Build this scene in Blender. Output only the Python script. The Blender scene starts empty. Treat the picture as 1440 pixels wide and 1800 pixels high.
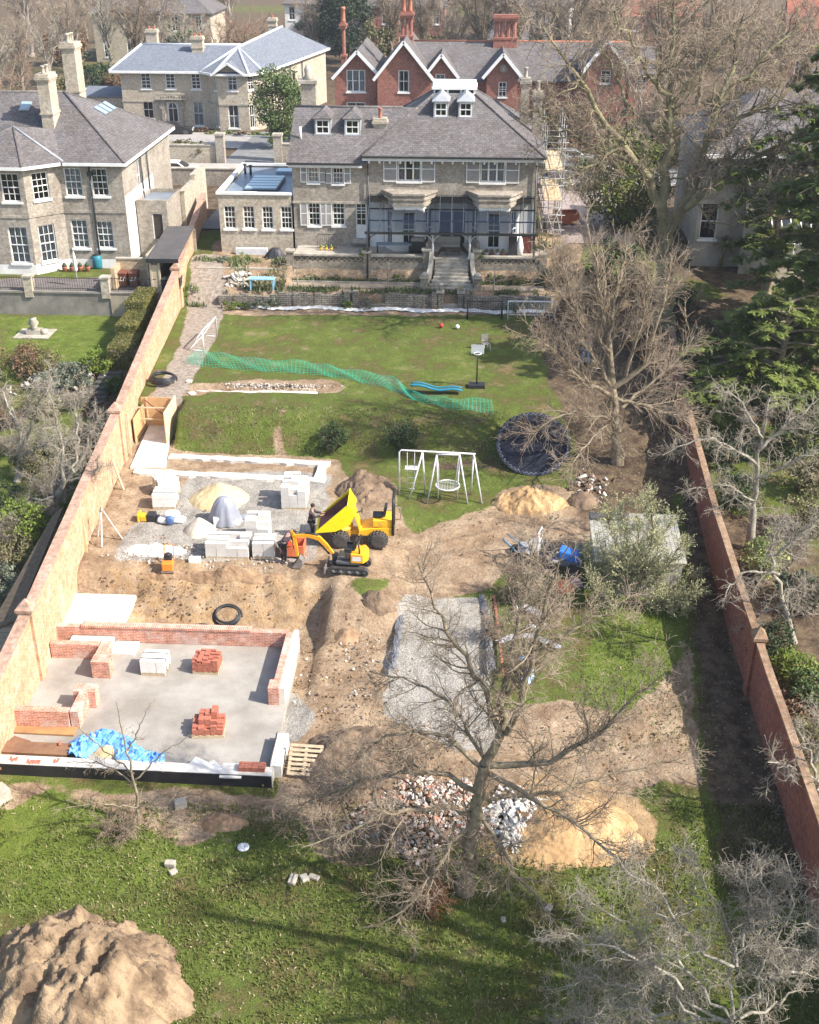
import bpy,bmesh,math,random
import numpy as np
from mathutils import Vector,Matrix,Euler,noise as mnoise
# --- camera, sky, sun, exposure
SC=bpy.context.scene
COL=SC.collection
F_PX,PITCH,YAW,CAM_H=2058.0,math.radians(27.8),math.radians(3.1),27.0
cd=bpy.data.cameras.new('camera')
cam=bpy.data.objects.new('camera',cd)
COL.objects.link(cam)
cd.sensor_fit='VERTICAL';cd.sensor_height=24.0;cd.lens=F_PX/1800*24.0
cd.clip_start=0.5;cd.clip_end=3000
cam.location=(0,0,CAM_H)
cam.rotation_euler=(math.pi/2-PITCH,0,YAW)
SC.camera=cam
SUN_EL,SUN_AZ=math.radians(42),math.radians(-17)
w=bpy.data.worlds.new('World');SC.world=w;w.use_nodes=True
wn=w.node_tree
sky=wn.nodes.new('ShaderNodeTexSky');sky.sky_type='NISHITA';sky.sun_disc=False
sky.sun_elevation=SUN_EL;sky.sun_rotation=math.pi/2-SUN_AZ
sky.air_density=1.0;sky.dust_density=2.0
bg=wn.nodes['Background'];bg.inputs['Strength'].default_value=0.15
wn.links.new(sky.outputs[0],bg.inputs['Color'])
sl=bpy.data.lights.new('sun','SUN');sl.energy=4.6;sl.angle=math.radians(0.5);sl.color=(1,0.95,0.87)
sun=bpy.data.objects.new('sun',sl);COL.objects.link(sun)
to_sun=Vector((math.cos(SUN_EL)*math.cos(SUN_AZ),math.cos(SUN_EL)*math.sin(SUN_AZ),math.sin(SUN_EL)))
sun.rotation_euler=to_sun.to_track_quat('Z','Y').to_euler();sun.location=(40,-20,60)
vs=SC.view_settings
vs.view_transform='Standard';vs.look='None';vs.gamma=1;vs.exposure=1.0;vs.use_curve_mapping=False
SC.cycles.max_bounces=5;SC.cycles.transparent_max_bounces=12;SC.cycles.diffuse_bounces=3
SC.cycles.glossy_bounces=2;SC.cycles.use_denoising=True
# --- measuring: photo position -> place on a level
_s,_c,_sp,_cp=math.sin(PITCH),math.cos(PITCH),math.sin(YAW),math.cos(YAW)
def _ray(px,py):
 a=(px-720)/F_PX;b=(py-900)/F_PX;f=_c-b*_s
 return a*_cp-f*_sp,a*_sp+f*_cp,-_s-b*_c
def G(px,py,z=0.0):
 d=_ray(px,py);t=(z-CAM_H)/d[2]
 return(d[0]*t,d[1]*t)
def G3(px,py,z=0.0):
 return G(px,py,z)+(z,)
def V(px,py,Y):
 d=_ray(px,py);t=Y/d[1]
 return(d[0]*t,CAM_H+d[2]*t)
def V3(px,py,Y):
 x,z=V(px,py,Y);return(x,Y,z)
# --- materials
MATS={}
def rgb(c):return(c[0],c[1],c[2],1)
def M(name,col,col2=None,rough=0.85,scale=3.0,detail=5,bump=0.0,bscale=None,metal=0.0,spec=0.3,lo=0.35,hi=0.65,obj=True):
 if name in MATS:return MATS[name]
 m=bpy.data.materials.new(name);m.use_nodes=True;nt=m.node_tree;p=nt.nodes['Principled BSDF']
 p.inputs['Roughness'].default_value=rough;p.inputs['Metallic'].default_value=metal
 p.inputs['Specular IOR Level'].default_value=spec
 tc=nt.nodes.new('ShaderNodeTexCoord');co=tc.outputs['Object']
 if col2 is None:col2=tuple(min(1,x*0.72)for x in col)
 n=nt.nodes.new('ShaderNodeTexNoise');n.inputs['Scale'].default_value=scale;n.inputs['Detail'].default_value=detail
 n.inputs['Roughness'].default_value=0.62
 nt.links.new(co,n.inputs['Vector'])
 r=nt.nodes.new('ShaderNodeValToRGB');r.color_ramp.elements[0].position=lo;r.color_ramp.elements[1].position=hi
 r.color_ramp.elements[0].color=rgb(col2);r.color_ramp.elements[1].color=rgb(col)
 nt.links.new(n.outputs['Fac'],r.inputs['Fac']);nt.links.new(r.outputs['Color'],p.inputs['Base Color'])
 if bump>0:
  n2=nt.nodes.new('ShaderNodeTexNoise');n2.inputs['Scale'].default_value=bscale or scale*4;n2.inputs['Detail'].default_value=6
  nt.links.new(co,n2.inputs['Vector'])
  b=nt.nodes.new('ShaderNodeBump');b.inputs['Strength'].default_value=min(1,bump);b.inputs['Distance'].default_value=0.05
  nt.links.new(n2.outputs['Fac'],b.inputs['Height']);nt.links.new(b.outputs['Normal'],p.inputs['Normal'])
 MATS[name]=m;return m
def BRICK(name,c1,c2,mortar,bw=0.225,rh=0.075,ms=0.012,stain=(0.6,0.6,0.6),stain_amt=0.5,bump=0.3,stain_scale=0.7,offset=0.5,bias=0.0,white=0.0):
 """bricks, tiles or slates laid out in metres on the UV map"""
 if name in MATS:return MATS[name]
 m=bpy.data.materials.new(name);m.use_nodes=True;nt=m.node_tree;p=nt.nodes['Principled BSDF'];L=nt.links.new
 p.inputs['Roughness'].default_value=0.85;p.inputs['Specular IOR Level'].default_value=0.25
 uv=nt.nodes.new('ShaderNodeUVMap')
 bt=nt.nodes.new('ShaderNodeTexBrick');bt.offset=offset
 for k,v in(('Color1',rgb(c1)),('Color2',rgb(c2)),('Mortar',rgb(mortar))):bt.inputs[k].default_value=v
 bt.inputs['Scale'].default_value=1;bt.inputs['Mortar Size'].default_value=ms;bt.inputs['Brick Width'].default_value=bw
 bt.inputs['Row Height'].default_value=rh;bt.inputs['Bias'].default_value=bias;bt.inputs['Mortar Smooth'].default_value=0.2
 L(uv.outputs[0],bt.inputs['Vector'])
 tc=nt.nodes.new('ShaderNodeTexCoord')
 n=nt.nodes.new('ShaderNodeTexNoise');n.inputs['Scale'].default_value=stain_scale;n.inputs['Detail'].default_value=8;n.inputs['Roughness'].default_value=0.65
 L(tc.outputs['Object'],n.inputs['Vector'])
 r=nt.nodes.new('ShaderNodeMapRange');r.inputs[1].default_value=0.35;r.inputs[2].default_value=0.7
 r.inputs[3].default_value=0;r.inputs[4].default_value=stain_amt
 L(n.outputs['Fac'],r.inputs[0])
 mx=nt.nodes.new('ShaderNodeMix');mx.data_type='RGBA';mx.blend_type='MULTIPLY'
 L(r.outputs[0],mx.inputs['Factor']);L(bt.outputs['Color'],mx.inputs[6]);mx.inputs[7].default_value=rgb(stain)
 last=mx.outputs[2]
 n3=nt.nodes.new('ShaderNodeTexNoise');n3.inputs['Scale'].default_value=5;n3.inputs['Detail'].default_value=6
 L(tc.outputs['Object'],n3.inputs['Vector'])
 mr=nt.nodes.new('ShaderNodeMapRange');mr.inputs[1].default_value=0.3;mr.inputs[2].default_value=0.7;mr.inputs[3].default_value=0.72;mr.inputs[4].default_value=1.25
 L(n3.outputs['Fac'],mr.inputs[0])
 mu=nt.nodes.new('ShaderNodeMix');mu.data_type='RGBA';mu.blend_type='MULTIPLY';mu.inputs['Factor'].default_value=1
 L(last,mu.inputs[6]);L(mr.outputs[0],mu.inputs[7]);last=mu.outputs[2]
 if white>0:
  n4=nt.nodes.new('ShaderNodeTexNoise');n4.inputs['Scale'].default_value=1.6;n4.inputs['Detail'].default_value=7
  L(tc.outputs['Object'],n4.inputs['Vector'])
  m4=nt.nodes.new('ShaderNodeMapRange');m4.inputs[1].default_value=0.5;m4.inputs[2].default_value=0.7;m4.inputs[3].default_value=0;m4.inputs[4].default_value=white
  L(n4.outputs['Fac'],m4.inputs[0])
  m5=nt.nodes.new('ShaderNodeMix');m5.data_type='RGBA';L(m4.outputs[0],m5.inputs['Factor']);L(last,m5.inputs[6]);m5.inputs[7].default_value=(0.62,0.57,0.52,1)
  last=m5.outputs[2]
 L(last,p.inputs['Base Color'])
 if bump:
  b=nt.nodes.new('ShaderNodeBump');b.inputs['Strength'].default_value=bump;b.inputs['Distance'].default_value=0.02;b.invert=True
  L(bt.outputs['Fac'],b.inputs['Height']);L(b.outputs['Normal'],p.inputs['Normal'])
 MATS[name]=m;return m
def GLASS(name,tint=(0.75,0.8,0.82),gloss=0.18):
 if name in MATS:return MATS[name]
 m=bpy.data.materials.new(name);m.use_nodes=True;nt=m.node_tree;L=nt.links.new
 nt.nodes.remove(nt.nodes['Principled BSDF']);out=nt.nodes['Material Output']
 t=nt.nodes.new('ShaderNodeBsdfTransparent');t.inputs[0].default_value=rgb(tint)
 g=nt.nodes.new('ShaderNodeBsdfGlossy');g.inputs['Roughness'].default_value=0.06;g.inputs[0].default_value=(0.9,0.95,1,1)
 f=nt.nodes.new('ShaderNodeFresnel');f.inputs[0].default_value=1.5
 a=nt.nodes.new('ShaderNodeMath');a.operation='ADD';a.inputs[1].default_value=gloss;L(f.outputs[0],a.inputs[0])
 x=nt.nodes.new('ShaderNodeMixShader');L(a.outputs[0],x.inputs[0]);L(t.outputs[0],x.inputs[1]);L(g.outputs[0],x.inputs[2]);L(x.outputs[0],out.inputs[0])
 MATS[name]=m;return m
# --- mesh helper
ROOTLOC={}
class MB:
 def __init__(s):s.v=[];s.f=[];s.mi=[];s.cur=0;s.sm=[]
 def add(s,vs,fs,smooth=False):
  b=len(s.v);s.v.extend([tuple(p)for p in vs])
  for f in fs:s.f.append(tuple(b+i for i in f));s.mi.append(s.cur);s.sm.append(smooth)
  return s
 def mat(s,i):s.cur=i;return s
 def quad(s,a,b,c,d):return s.add([a,b,c,d],[(0,1,2,3)])
 def box(s,x0,x1,y0,y1,z0,z1):
  return s.add([(x0,y0,z0),(x1,y0,z0),(x1,y1,z0),(x0,y1,z0),(x0,y0,z1),(x1,y0,z1),(x1,y1,z1),(x0,y1,z1)],[(0,3,2,1),(4,5,6,7),(0,1,5,4),(1,2,6,5),(2,3,7,6),(3,0,4,7)])
 def obox(s,c,size,rz=0.0,rx=0.0,ry=0.0):
  """oriented box, c = centre of its base"""
  R=Euler((rx,ry,rz)).to_matrix();hx,hy,hz=size[0]/2,size[1]/2,size[2]
  P=[]
  for z in(0,hz):
   for x,y in((-hx,-hy),(hx,-hy),(hx,hy),(-hx,hy)):
    q=R@Vector((x,y,z));P.append((c[0]+q.x,c[1]+q.y,c[2]+q.z))
  return s.add(P,[(0,3,2,1),(4,5,6,7),(0,1,5,4),(1,2,6,5),(2,3,7,6),(3,0,4,7)])
 def prism(s,poly,z0,z1,cap=True):
  n=len(poly)
  a=sum(poly[i][0]*poly[(i+1)%n][1]-poly[(i+1)%n][0]*poly[i][1]for i in range(n))
  if a<0:poly=poly[::-1]
  vs=[(p[0],p[1],z0)for p in poly]+[(p[0],p[1],z1)for p in poly]
  fs=[(i,(i+1)%n,n+(i+1)%n,n+i)for i in range(n)]
  if cap:fs+=[tuple(range(n,2*n)),tuple(range(n-1,-1,-1))]
  return s.add(vs,fs)
 def bar(s,a,b,w,h=None,up=(0,0,1)):
  """rectangular bar from a to b"""
  h=h or w;a=Vector(a);b=Vector(b);d=(b-a).normalized();u=Vector(up)
  if abs(d.dot(u))>0.98:u=Vector((0,1,0))
  r=d.cross(u).normalized();u=r.cross(d)
  P=[]
  for q in(a,b):
   for x,y in((-1,-1),(1,-1),(1,1),(-1,1)):P.append(q+r*(x*w/2)+u*(y*h/2))
  return s.add(P,[(0,1,2,3),(7,6,5,4),(0,4,5,1),(1,5,6,2),(2,6,7,3),(3,7,4,0)])
 def tube(s,pts,r,n=8,cap=True,closed=False):
  pts=[Vector(p)for p in pts];k=len(pts);rr=r if hasattr(r,'__len__')else[r]*k
  V_=[];ref=None
  for i,p in enumerate(pts):
   if closed:d=(pts[(i+1)%k]-pts[i-1]).normalized()
   else:d=(pts[min(i+1,k-1)]-pts[max(i-1,0)])
   d=d.normalized()if d.length>1e-9 else Vector((0,0,1))
   if ref is None:
    ref=Vector((0,0,1))if abs(d.z)<0.9 else Vector((1,0,0))
   x=d.cross(ref);x=x.normalized()if x.length>1e-6 else Vector((1,0,0));ref=x.cross(d)
   for j in range(n):
    t=2*math.pi*j/n;V_.append(p+(x*math.cos(t)+ref*math.sin(t))*rr[i])
  fs=[]
  for i in range(k if closed else k-1):
   for j in range(n):
    a=i*n+j;b=i*n+(j+1)%n;c2=((i+1)%k)*n+(j+1)%n;d2=((i+1)%k)*n+j
    fs.append((a,b,c2,d2))
  if cap and not closed:fs+=[tuple(range(n-1,-1,-1)),tuple(range((k-1)*n,k*n))]
  return s.add(V_,fs,True)
 def lathe(s,c,prof,n=14,axis='z'):
  V_=[]
  for r,z in prof:
   for j in range(n):
    t=2*math.pi*j/n;x,y=r*math.cos(t),r*math.sin(t)
    V_.append((c[0]+x,c[1]+y,c[2]+z)if axis=='z'else((c[0]+z,c[1]+x,c[2]+y)if axis=='x'else(c[0]+x,c[1]+z,c[2]+y)))
  k=len(prof);fs=[(i*n+j,i*n+(j+1)%n,(i+1)*n+(j+1)%n,(i+1)*n+j)for i in range(k-1)for j in range(n)]
  fs+=[tuple(range(n-1,-1,-1)),tuple(range((k-1)*n,k*n))]
  return s.add(V_,fs,True)
 def build(s,name,mats,parent=None,bevel=0.0,origin=None,smooth=None,uv=True,recalc=False):
  if not isinstance(mats,(list,tuple)):mats=[mats]
  if parent is not None:off=ROOTLOC.get(parent.name,(0,0,0))
  elif origin is not None:off=origin
  else:off=(0,0,0)
  A=np.array(s.v,dtype=np.float64)-np.array(off)
  me=bpy.data.meshes.new(name)
  me.from_pydata(A.tolist(),[],s.f)
  for m in mats:me.materials.append(m)
  me.polygons.foreach_set('material_index',s.mi)
  me.polygons.foreach_set('use_smooth',[bool(x)if smooth is None else smooth for x in s.sm])
  if recalc:
   bm=bmesh.new();bm.from_mesh(me);bmesh.ops.recalc_face_normals(bm,faces=bm.faces);bm.to_mesh(me);bm.free()
  if bevel>0:
   bm=bmesh.new();bm.from_mesh(me)
   bmesh.ops.bevel(bm,geom=[e for e in bm.edges if len(e.link_faces)==2 and e.calc_face_angle(0)>0.5],offset=bevel,segments=2,affect='EDGES',profile=0.5)
   bm.to_mesh(me);bm.free()
  if uv:metric_uv(me)
  o=bpy.data.objects.new(name,me);COL.objects.link(o)
  if parent is not None:
   o.parent=parent;ROOTLOC[o.name]=off
  else:
   o.location=off;ROOTLOC[o.name]=off
  return o
def metric_uv(me):
 nl=len(me.loops)
 if nl==0:return
 uvl=me.uv_layers.new(name='UVMap')
 vi=np.empty(nl,dtype=np.int32);me.loops.foreach_get('vertex_index',vi)
 co=np.empty(len(me.vertices)*3);me.vertices.foreach_get('co',co);co=co.reshape(-1,3)
 npg=len(me.polygons);nr=np.empty(npg*3);me.polygons.foreach_get('normal',nr);nr=nr.reshape(-1,3)
 lt=np.empty(npg,dtype=np.int32);me.polygons.foreach_get('loop_total',lt)
 N=np.repeat(nr,lt,axis=0);Pp=co[vi]
 t=np.stack([-N[:,1],N[:,0],np.zeros(len(N))],1);ln=np.linalg.norm(t,axis=1)
 flat=ln<0.12
 t[flat]=(1,0,0);ln[flat]=1;t/=ln[:,None]
 b=np.cross(N,t)
 uvs=np.stack([(Pp*t).sum(1),(Pp*b).sum(1)],1)
 uvl.data.foreach_set('uv',uvs.astype(np.float32).ravel())
def tag(o,label=None,cat=None,group=None,kind=None):
 if label:o['label']=label
 if cat:o['category']=cat
 if group:o['group']=group
 if kind:o['kind']=kind
 return o
def empty(name,loc,label,cat,group=None,rz=0.0):
 o=bpy.data.objects.new(name,None);COL.objects.link(o);o.empty_display_size=0.3
 o.location=loc;o.rotation_euler=(0,0,rz);ROOTLOC[o.name]=tuple(loc)
 return tag(o,label,cat,group,'thing')
def copy_tree(o,loc=None,rz=None,label=None,parent=None,scale=None):
 c=o.copy();COL.objects.link(c)
 if parent is not None:c.parent=parent
 if loc is not None:c.location=loc
 if rz is not None:c.rotation_euler=(0,0,rz)
 if scale is not None:c.scale=(scale,)*3 if not hasattr(scale,'__len__')else scale
 if label:c['label']=label
 for ch in list(o.children):copy_tree(ch,parent=c)
 return c
def local(o):
 """build the parts of o round the origin, as if it stood at (0,0,0)"""
 ROOTLOC[o.name]=(0,0,0);return o
def fbm(x,y,z=0.0,oct=4):
 return mnoise.fractal(Vector((x,y,z)),0.9,2.1,oct)
def smooth01(a,b,x):
 t=np.clip((np.asarray(x,dtype=float)-a)/(b-a),0,1);return t*t*(3-2*t)
# --- terrain
def vnoise(x,y,seed=0):
 x=np.asarray(x,float);y=np.asarray(y,float)
 xi=np.floor(x).astype(np.int64);yi=np.floor(y).astype(np.int64);fx=x-xi;fy=y-yi
 fx=fx*fx*(3-2*fx);fy=fy*fy*(3-2*fy)
 def hsh(a,b):
  n=(a*374761393+b*668265263+seed*974634253)&0x7fffffff
  n=((n^(n>>13))*1274126177)&0x7fffffff
  return((n^(n>>16))&0xffff)/65535.0
 return(hsh(xi,yi)*(1-fx)+hsh(xi+1,yi)*fx)*(1-fy)+(hsh(xi,yi+1)*(1-fx)+hsh(xi+1,yi+1)*fx)*fy
def vfbm(x,y,seed=0,oct=4):
 s=0;a=0.5;t=0
 for k in range(oct):
  s=s+a*vnoise(x*2**k+17.3*k,y*2**k+9.1*k,seed+k);t+=a;a*=0.55
 return s/t-0.5
def in_poly(x,y,poly):
 r=np.zeros(np.shape(x),bool);n=len(poly);j=n-1
 for i in range(n):
  xi,yi=poly[i];xj,yj=poly[j]
  with np.errstate(divide='ignore',invalid='ignore'):
   r^=((yi>y)!=(yj>y))&(x<(xj-xi)*(y-yi)/(yj-yi+1e-12)+xi)
  j=i
 return r
WALL_L=[(31.0,-15.9),(36.0,-16.05),(53.0,-17.35),(73.6,-19.0),(94.0,-20.3)]
WALL_R=[(19.0,10.6),(27.3,10.75),(37.5,10.72),(48.6,10.8),(59.0,11.15),(66.0,11.6)]
def wl(y):return np.interp(y,[p[0]for p in WALL_L],[p[1]for p in WALL_L])
def wr(y):return np.interp(y,[p[0]for p in WALL_R],[p[1]for p in WALL_R])
def smooth_box(x,y,x0,x1,y0,y1,e=0.25):
 return smooth01(x0-e,x0+e,x)*(1-smooth01(x1-e,x1+e,x))*smooth01(y0-e,y0+e,y)*(1-smooth01(y1-e,y1+e,y))
def HT(x,y):
 x=np.asarray(x,float);y=np.asarray(y,float)
 lower=np.interp(y,[10,27,32,40,47,53,58],[-0.3,0,0.3,0.6,1.15,1.5,1.7])
 pad=(1-smooth01(-4.5,-1.5,x))*smooth01(39,41,y)
 lower=lower*(1-pad)+pad*1.5
 bs=np.interp(x,[-16,1,4,8,12],[54.7,53.9,52.5,49,47]);be=np.interp(x,[-16,1,4,8,12],[56.2,56.3,59,62,64])
 lawn=lower+(3.0-lower)*smooth01(0,1,(y-bs)/(be-bs))
 site=lawn
 k=smooth_box(x,y,-17,-5.7,30.5,38.9,0.15);site=site*(1-k)+0.25*k
 k2=(1-smooth01(-6.1,-5.3,x))*smooth01(38.4,38.8,y)
 face=np.interp(y+0.5*vfbm(x*0.9,y*0.9,5),[39.9,40.6,42.0,42.9],[0,0.1,0.8,1.0])
 pit=-0.05+(1.5+0.05)*face+0.3*vfbm(x*1.5,y*0.8,41)*(face>.02)*(face<.98)
 m=(y<43.5)*k2;site=site*(1-m)+np.minimum(pit,1.5)*m
 k=smooth_box(x,y,-17,-13.6,39.3,42.0,0.15);site=site*(1-k)+0.45*k
 k=smooth_box(x,y,-17.6,-15.3,54.0,57.6,0.12);site=site*(1-k)+1.45*k
 k=smooth_box(x,y,-15.2,-8.2,59.1,59.75,0.12);site=site*(1-k)+2.75*k
 t1=smooth01(74.12,74.3,y);site=site+t1*0.9
 t2=smooth01(77.2,77.4,y)*smooth01(-12.3,-12.1,x)*(1-smooth01(5.0,5.3,x))
 site=site+t2*1.5
 side=np.where(x<-12.2,smooth01(75.2,77.5,y)*0.95,smooth01(5.0,7.0,x)*smooth01(74.6,80,y)*1.4);site=site+side*(1-t2)
 hl=np.interp(y,[20,45,58,60.5,64.2,73.2,73.5,82,90],[0.1,0.4,1.0,1.3,2.5,2.5,4.0,4.2,5.0])
 lw=wl(y);f=1-smooth01(-0.45,-0.15,x-lw)
 site=site*(1-f)+hl*f
 hr=np.interp(y,[15,25,60,75,85],[-0.2,0.1,3.0,3.6,4.4])
 f=smooth01(0.15,0.45,x-wr(y));site=site*(1-f)+hr*f
 far=np.interp(y,[80,100,112,142,170,400,1200],[5.4,5.0,4.0,3.0,3.0,3.0,3.0])
 f=smooth01(80.5,84.5,y);site=site*(1-f)+far*f
 return site
def ht(x,y):return float(HT(x,y))
def gp(px,py,z0=1.0,it=4):
 """where the sight line to a photo position meets the terrain"""
 z=z0
 for _ in range(it):
  x,y=G(px,py,z);z=0.5*z+0.5*ht(x,y)
 for _ in range(3):
  x,y=G(px,py,z);z=ht(x,y)
 x,y=G(px,py,z)
 return(x,y,ht(x,y))
ZD=[(1.5,[(120,1010),(255,745),(300,720),(312,745),(300,790),(590,805),(600,830),(690,870),(720,930),(800,905),(870,880),(1040,895),(1060,985),(890,985),(850,1010),(735,1035),(690,1010),(560,1025),(545,1060),(120,1060)]),(0.6,[(80,1110),(180,990),(580,1010),(640,1090),(700,1040),(710,1060),(675,1230),(600,1270),(520,1250),(480,1250),(500,1130)]),(0.3,[(470,1290),(560,1250),(680,1240),(870,1250),(1000,1240),(1100,1260),(1180,1180),(1205,1100),(1225,1240),(1235,1400),(1200,1370),(1130,1380),(1080,1440),(700,1480),(640,1530),(560,1500),(500,1400)]),(2.0,[(860,850),(960,830),(1010,845),(1090,850),(1190,890),(1200,915),(1060,910),(900,915)]),(2.2,[(1120,740),(1150,700),(1185,690),(1180,800),(1150,880),(1110,860)]),(0.2,[(0,1375),(470,1400),(540,1420),(520,1440),(330,1430),(400,1470),(330,1480),(250,1440),(90,1390),(0,1420)]),(3.0,[(310,680),(430,665),(600,672),(600,690),(440,690),(320,695)]),(3.9,[(395,530),(960,530),(960,484),(740,486),(515,484),(470,478),(380,500)]),(4.4,[(375,500),(375,440),(520,430),(520,480)]),(4.2,[(935,440),(1010,430),(1040,540),(935,535)]),(2.6,[(300,760),(330,800),(300,800)]),(2.2,[(395,765),(400,795),(370,795)]),(2.4,[(488,735),(503,735),(500,795),(482,795)]),]
ZG=[(1.5,[(200,960),(340,830),(580,830),(560,990),(330,985),(190,985)]),(0.9,[(715,1042),(850,1046),(858,1150),(880,1290),(800,1300),(668,1235),(690,1110)]),(0.4,[(490,1205),(540,1215),(560,1260),(470,1330)]),]
ZS=[(0.9,[(185,1008),(300,1003),(560,1028),(572,1048),(520,1108),(180,1102)]),(0.1,[(840,1400),(960,1360),(1120,1400),(1155,1440),(1140,1500),(960,1535),(850,1500)])]
ZM=[(0.5,[(1190,700),(1215,720),(1260,950),(1310,1150),(1440,1540),(1440,1570),(1290,1560),(1250,1380),(1215,1050),(1200,900),(1130,760)]),(2.6,[(610,735),(870,735),(880,790),(760,790),(690,765),(610,775)]),(2.0,[(1000,720),(1130,690),(1190,700),(1190,880),(1010,880)]),(2.6,[(320,730),(480,735),(470,755),(330,755)]),(3.5,[(930,540),(1190,500),(1190,700),(1000,730),(960,640)]),]
ZL=[(0.1,[(0,1370),(360,1400),(400,1500),(250,1560),(0,1600)]),(0.6,[(1030,1040),(1200,1040),(1220,1100),(1150,1230),(1040,1240)]),(2.5,[(0,555),(235,555),(200,632),(0,632)])]
ZP=[(3.9,[(345,470),(392,470),(396,520),(352,612),(305,690),(250,690),(305,600)])]
def make_terrain():
 xs=np.concatenate([np.linspace(-420,-60,40,False),np.linspace(-60,-24,60,False),np.arange(-24,13,0.2),np.linspace(13,60,80,False),np.linspace(60,420,40)])
 ys=np.concatenate([np.linspace(-30,17,20,False),np.arange(17,60,0.2),np.arange(60,82,0.3),np.linspace(82,130,60,False),np.linspace(130,500,60,False),np.linspace(500,1500,8)])
 X,Y=np.meshgrid(xs,ys);nx,ny=len(xs),len(ys)
 Z=HT(X,Y)
 wx=X+0.9*vfbm(X*0.8,Y*0.8,3);wy=Y+0.9*vfbm(X*0.8,Y*0.8,7)
 def zone(Ls):
  m=np.zeros(X.shape)
  for z,p in Ls:m[in_poly(wx,wy,[G(a,b,z)for a,b in p])]=1
  return m
 D,Gv,S,Mu,Lu,Pa=(zone(q)for q in(ZD,ZG,ZS,ZM,ZL,ZP))
 left=X<wl(Y)-0.3;right=X>wr(Y)+0.3
 for q in(D,Gv,S,Pa):q[left|right]=0
 bank=(Y>53.5)&(X<2.5)&(Y<60);Mu[bank]*=.42;Mu[right]=0;Mu[left]=0
 Mu[left&(Y<64)]=(vfbm(X*0.25,Y*0.25,31)>0.0)[left&(Y<64)]
 Mu[right&(Y<84)]=(vfbm(X*0.22,Y*0.22,33)>-0.02)[right&(Y<84)]
 Mu[(Y>84)]=(vfbm(X*0.05,Y*0.05,35)>-0.16)[Y>84]*0.9
 D[(Y>84)]=(vfbm(X*0.06,Y*0.06,37)>0.12)[Y>84]*0.6
 def blur(m):
  for _ in range(2):m=(m+np.roll(m,1,0)+np.roll(m,-1,0))/3;m=(m+np.roll(m,1,1)+np.roll(m,-1,1))/3
  return m
 S[(Y>39)&(X<-5)]*=.52
 D,Gv,S,Mu,Lu,Pa=(blur(q)for q in(D,Gv,S,Mu,Lu,Pa))
 rough=np.maximum(D,Mu*0.4)
 flat=(Y>14)&(Y<84)
 Z=Z+flat*(0.05*vfbm(X*1.2,Y*1.2,11)+rough*(0.2*vfbm(X*1.1,Y*1.1,13)+0.1*vfbm(X*2.6,Y*2.6,15)))
 for pl in(((1150,720,2.6),(1215,880,1.8),(1245,1080,1.0),(1290,1330,.4),(1335,1520,.1)),((700,985,1.4),(870,950,1.4),(1030,900,1.6),(1140,800,2.2)),((530,1240,.4),(760,1275,.3),(1000,1320,.2),(1200,1260,.3),(1250,1100,.8)),((700,940,1.5),(850,900,1.6),(1040,880,1.7))):
  q=[G(a,b,z)for a,b,z in pl];q=np.array([[np.interp(t,np.linspace(0,1,len(q)),[p[j]for p in q])for j in(0,1)]for t in np.linspace(0,1,60)])
  dist=np.full(X.shape,9.0);sub=(Y>20)&(Y<66)&(np.abs(X)<16);xs_,ys_=X[sub],Y[sub];best=np.full(xs_.shape,9.0)
  for k in range(59):
   a,b=q[k],q[k+1];dd=b-a;L2=dd@dd+1e-9;t=np.clip(((xs_-a[0])*dd[0]+(ys_-a[1])*dd[1])/L2,0,1);best=np.minimum(best,np.hypot(xs_-a[0]-t*dd[0],ys_-a[1]-t*dd[1]))
  dist[sub]=best+.25*vfbm(xs_*.5,ys_*.5,91);Z=Z-np.maximum(D,Mu)*(.085*np.exp(-((dist-.7)/.2)**2)-.04*np.exp(-((dist-1.1)/.2)**2))
 idx=np.arange(nx*ny).reshape(ny,nx)
 f=np.stack([idx[:-1,:-1],idx[:-1,1:],idx[1:,1:],idx[1:,:-1]],-1).reshape(-1,4)
 me=bpy.data.meshes.new('ground');nv=nx*ny;nf=len(f)
 me.vertices.add(nv);me.vertices.foreach_set('co',np.stack([X,Y,Z],-1).ravel())
 me.loops.add(nf*4);me.loops.foreach_set('vertex_index',f.ravel().astype(np.int32))
 me.polygons.add(nf);me.polygons.foreach_set('loop_start',np.arange(0,nf*4,4,dtype=np.int32));me.polygons.foreach_set('loop_total',np.full(nf,4,dtype=np.int32))
 me.polygons.foreach_set('use_smooth',np.ones(nf,bool));me.update(calc_edges=True)
 for nm,(a,b,c2)in(('zone_a',(D,Gv,S)),('zone_b',(Mu,Lu,Pa))):
  at=me.color_attributes.new(nm,'FLOAT_COLOR','POINT')
  at.data.foreach_set('color',np.stack([a,b,c2,np.ones_like(a)],-1).astype(np.float32).ravel())
 o=bpy.data.objects.new('ground',me);COL.objects.link(o);tag(o,kind='structure');return o
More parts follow.
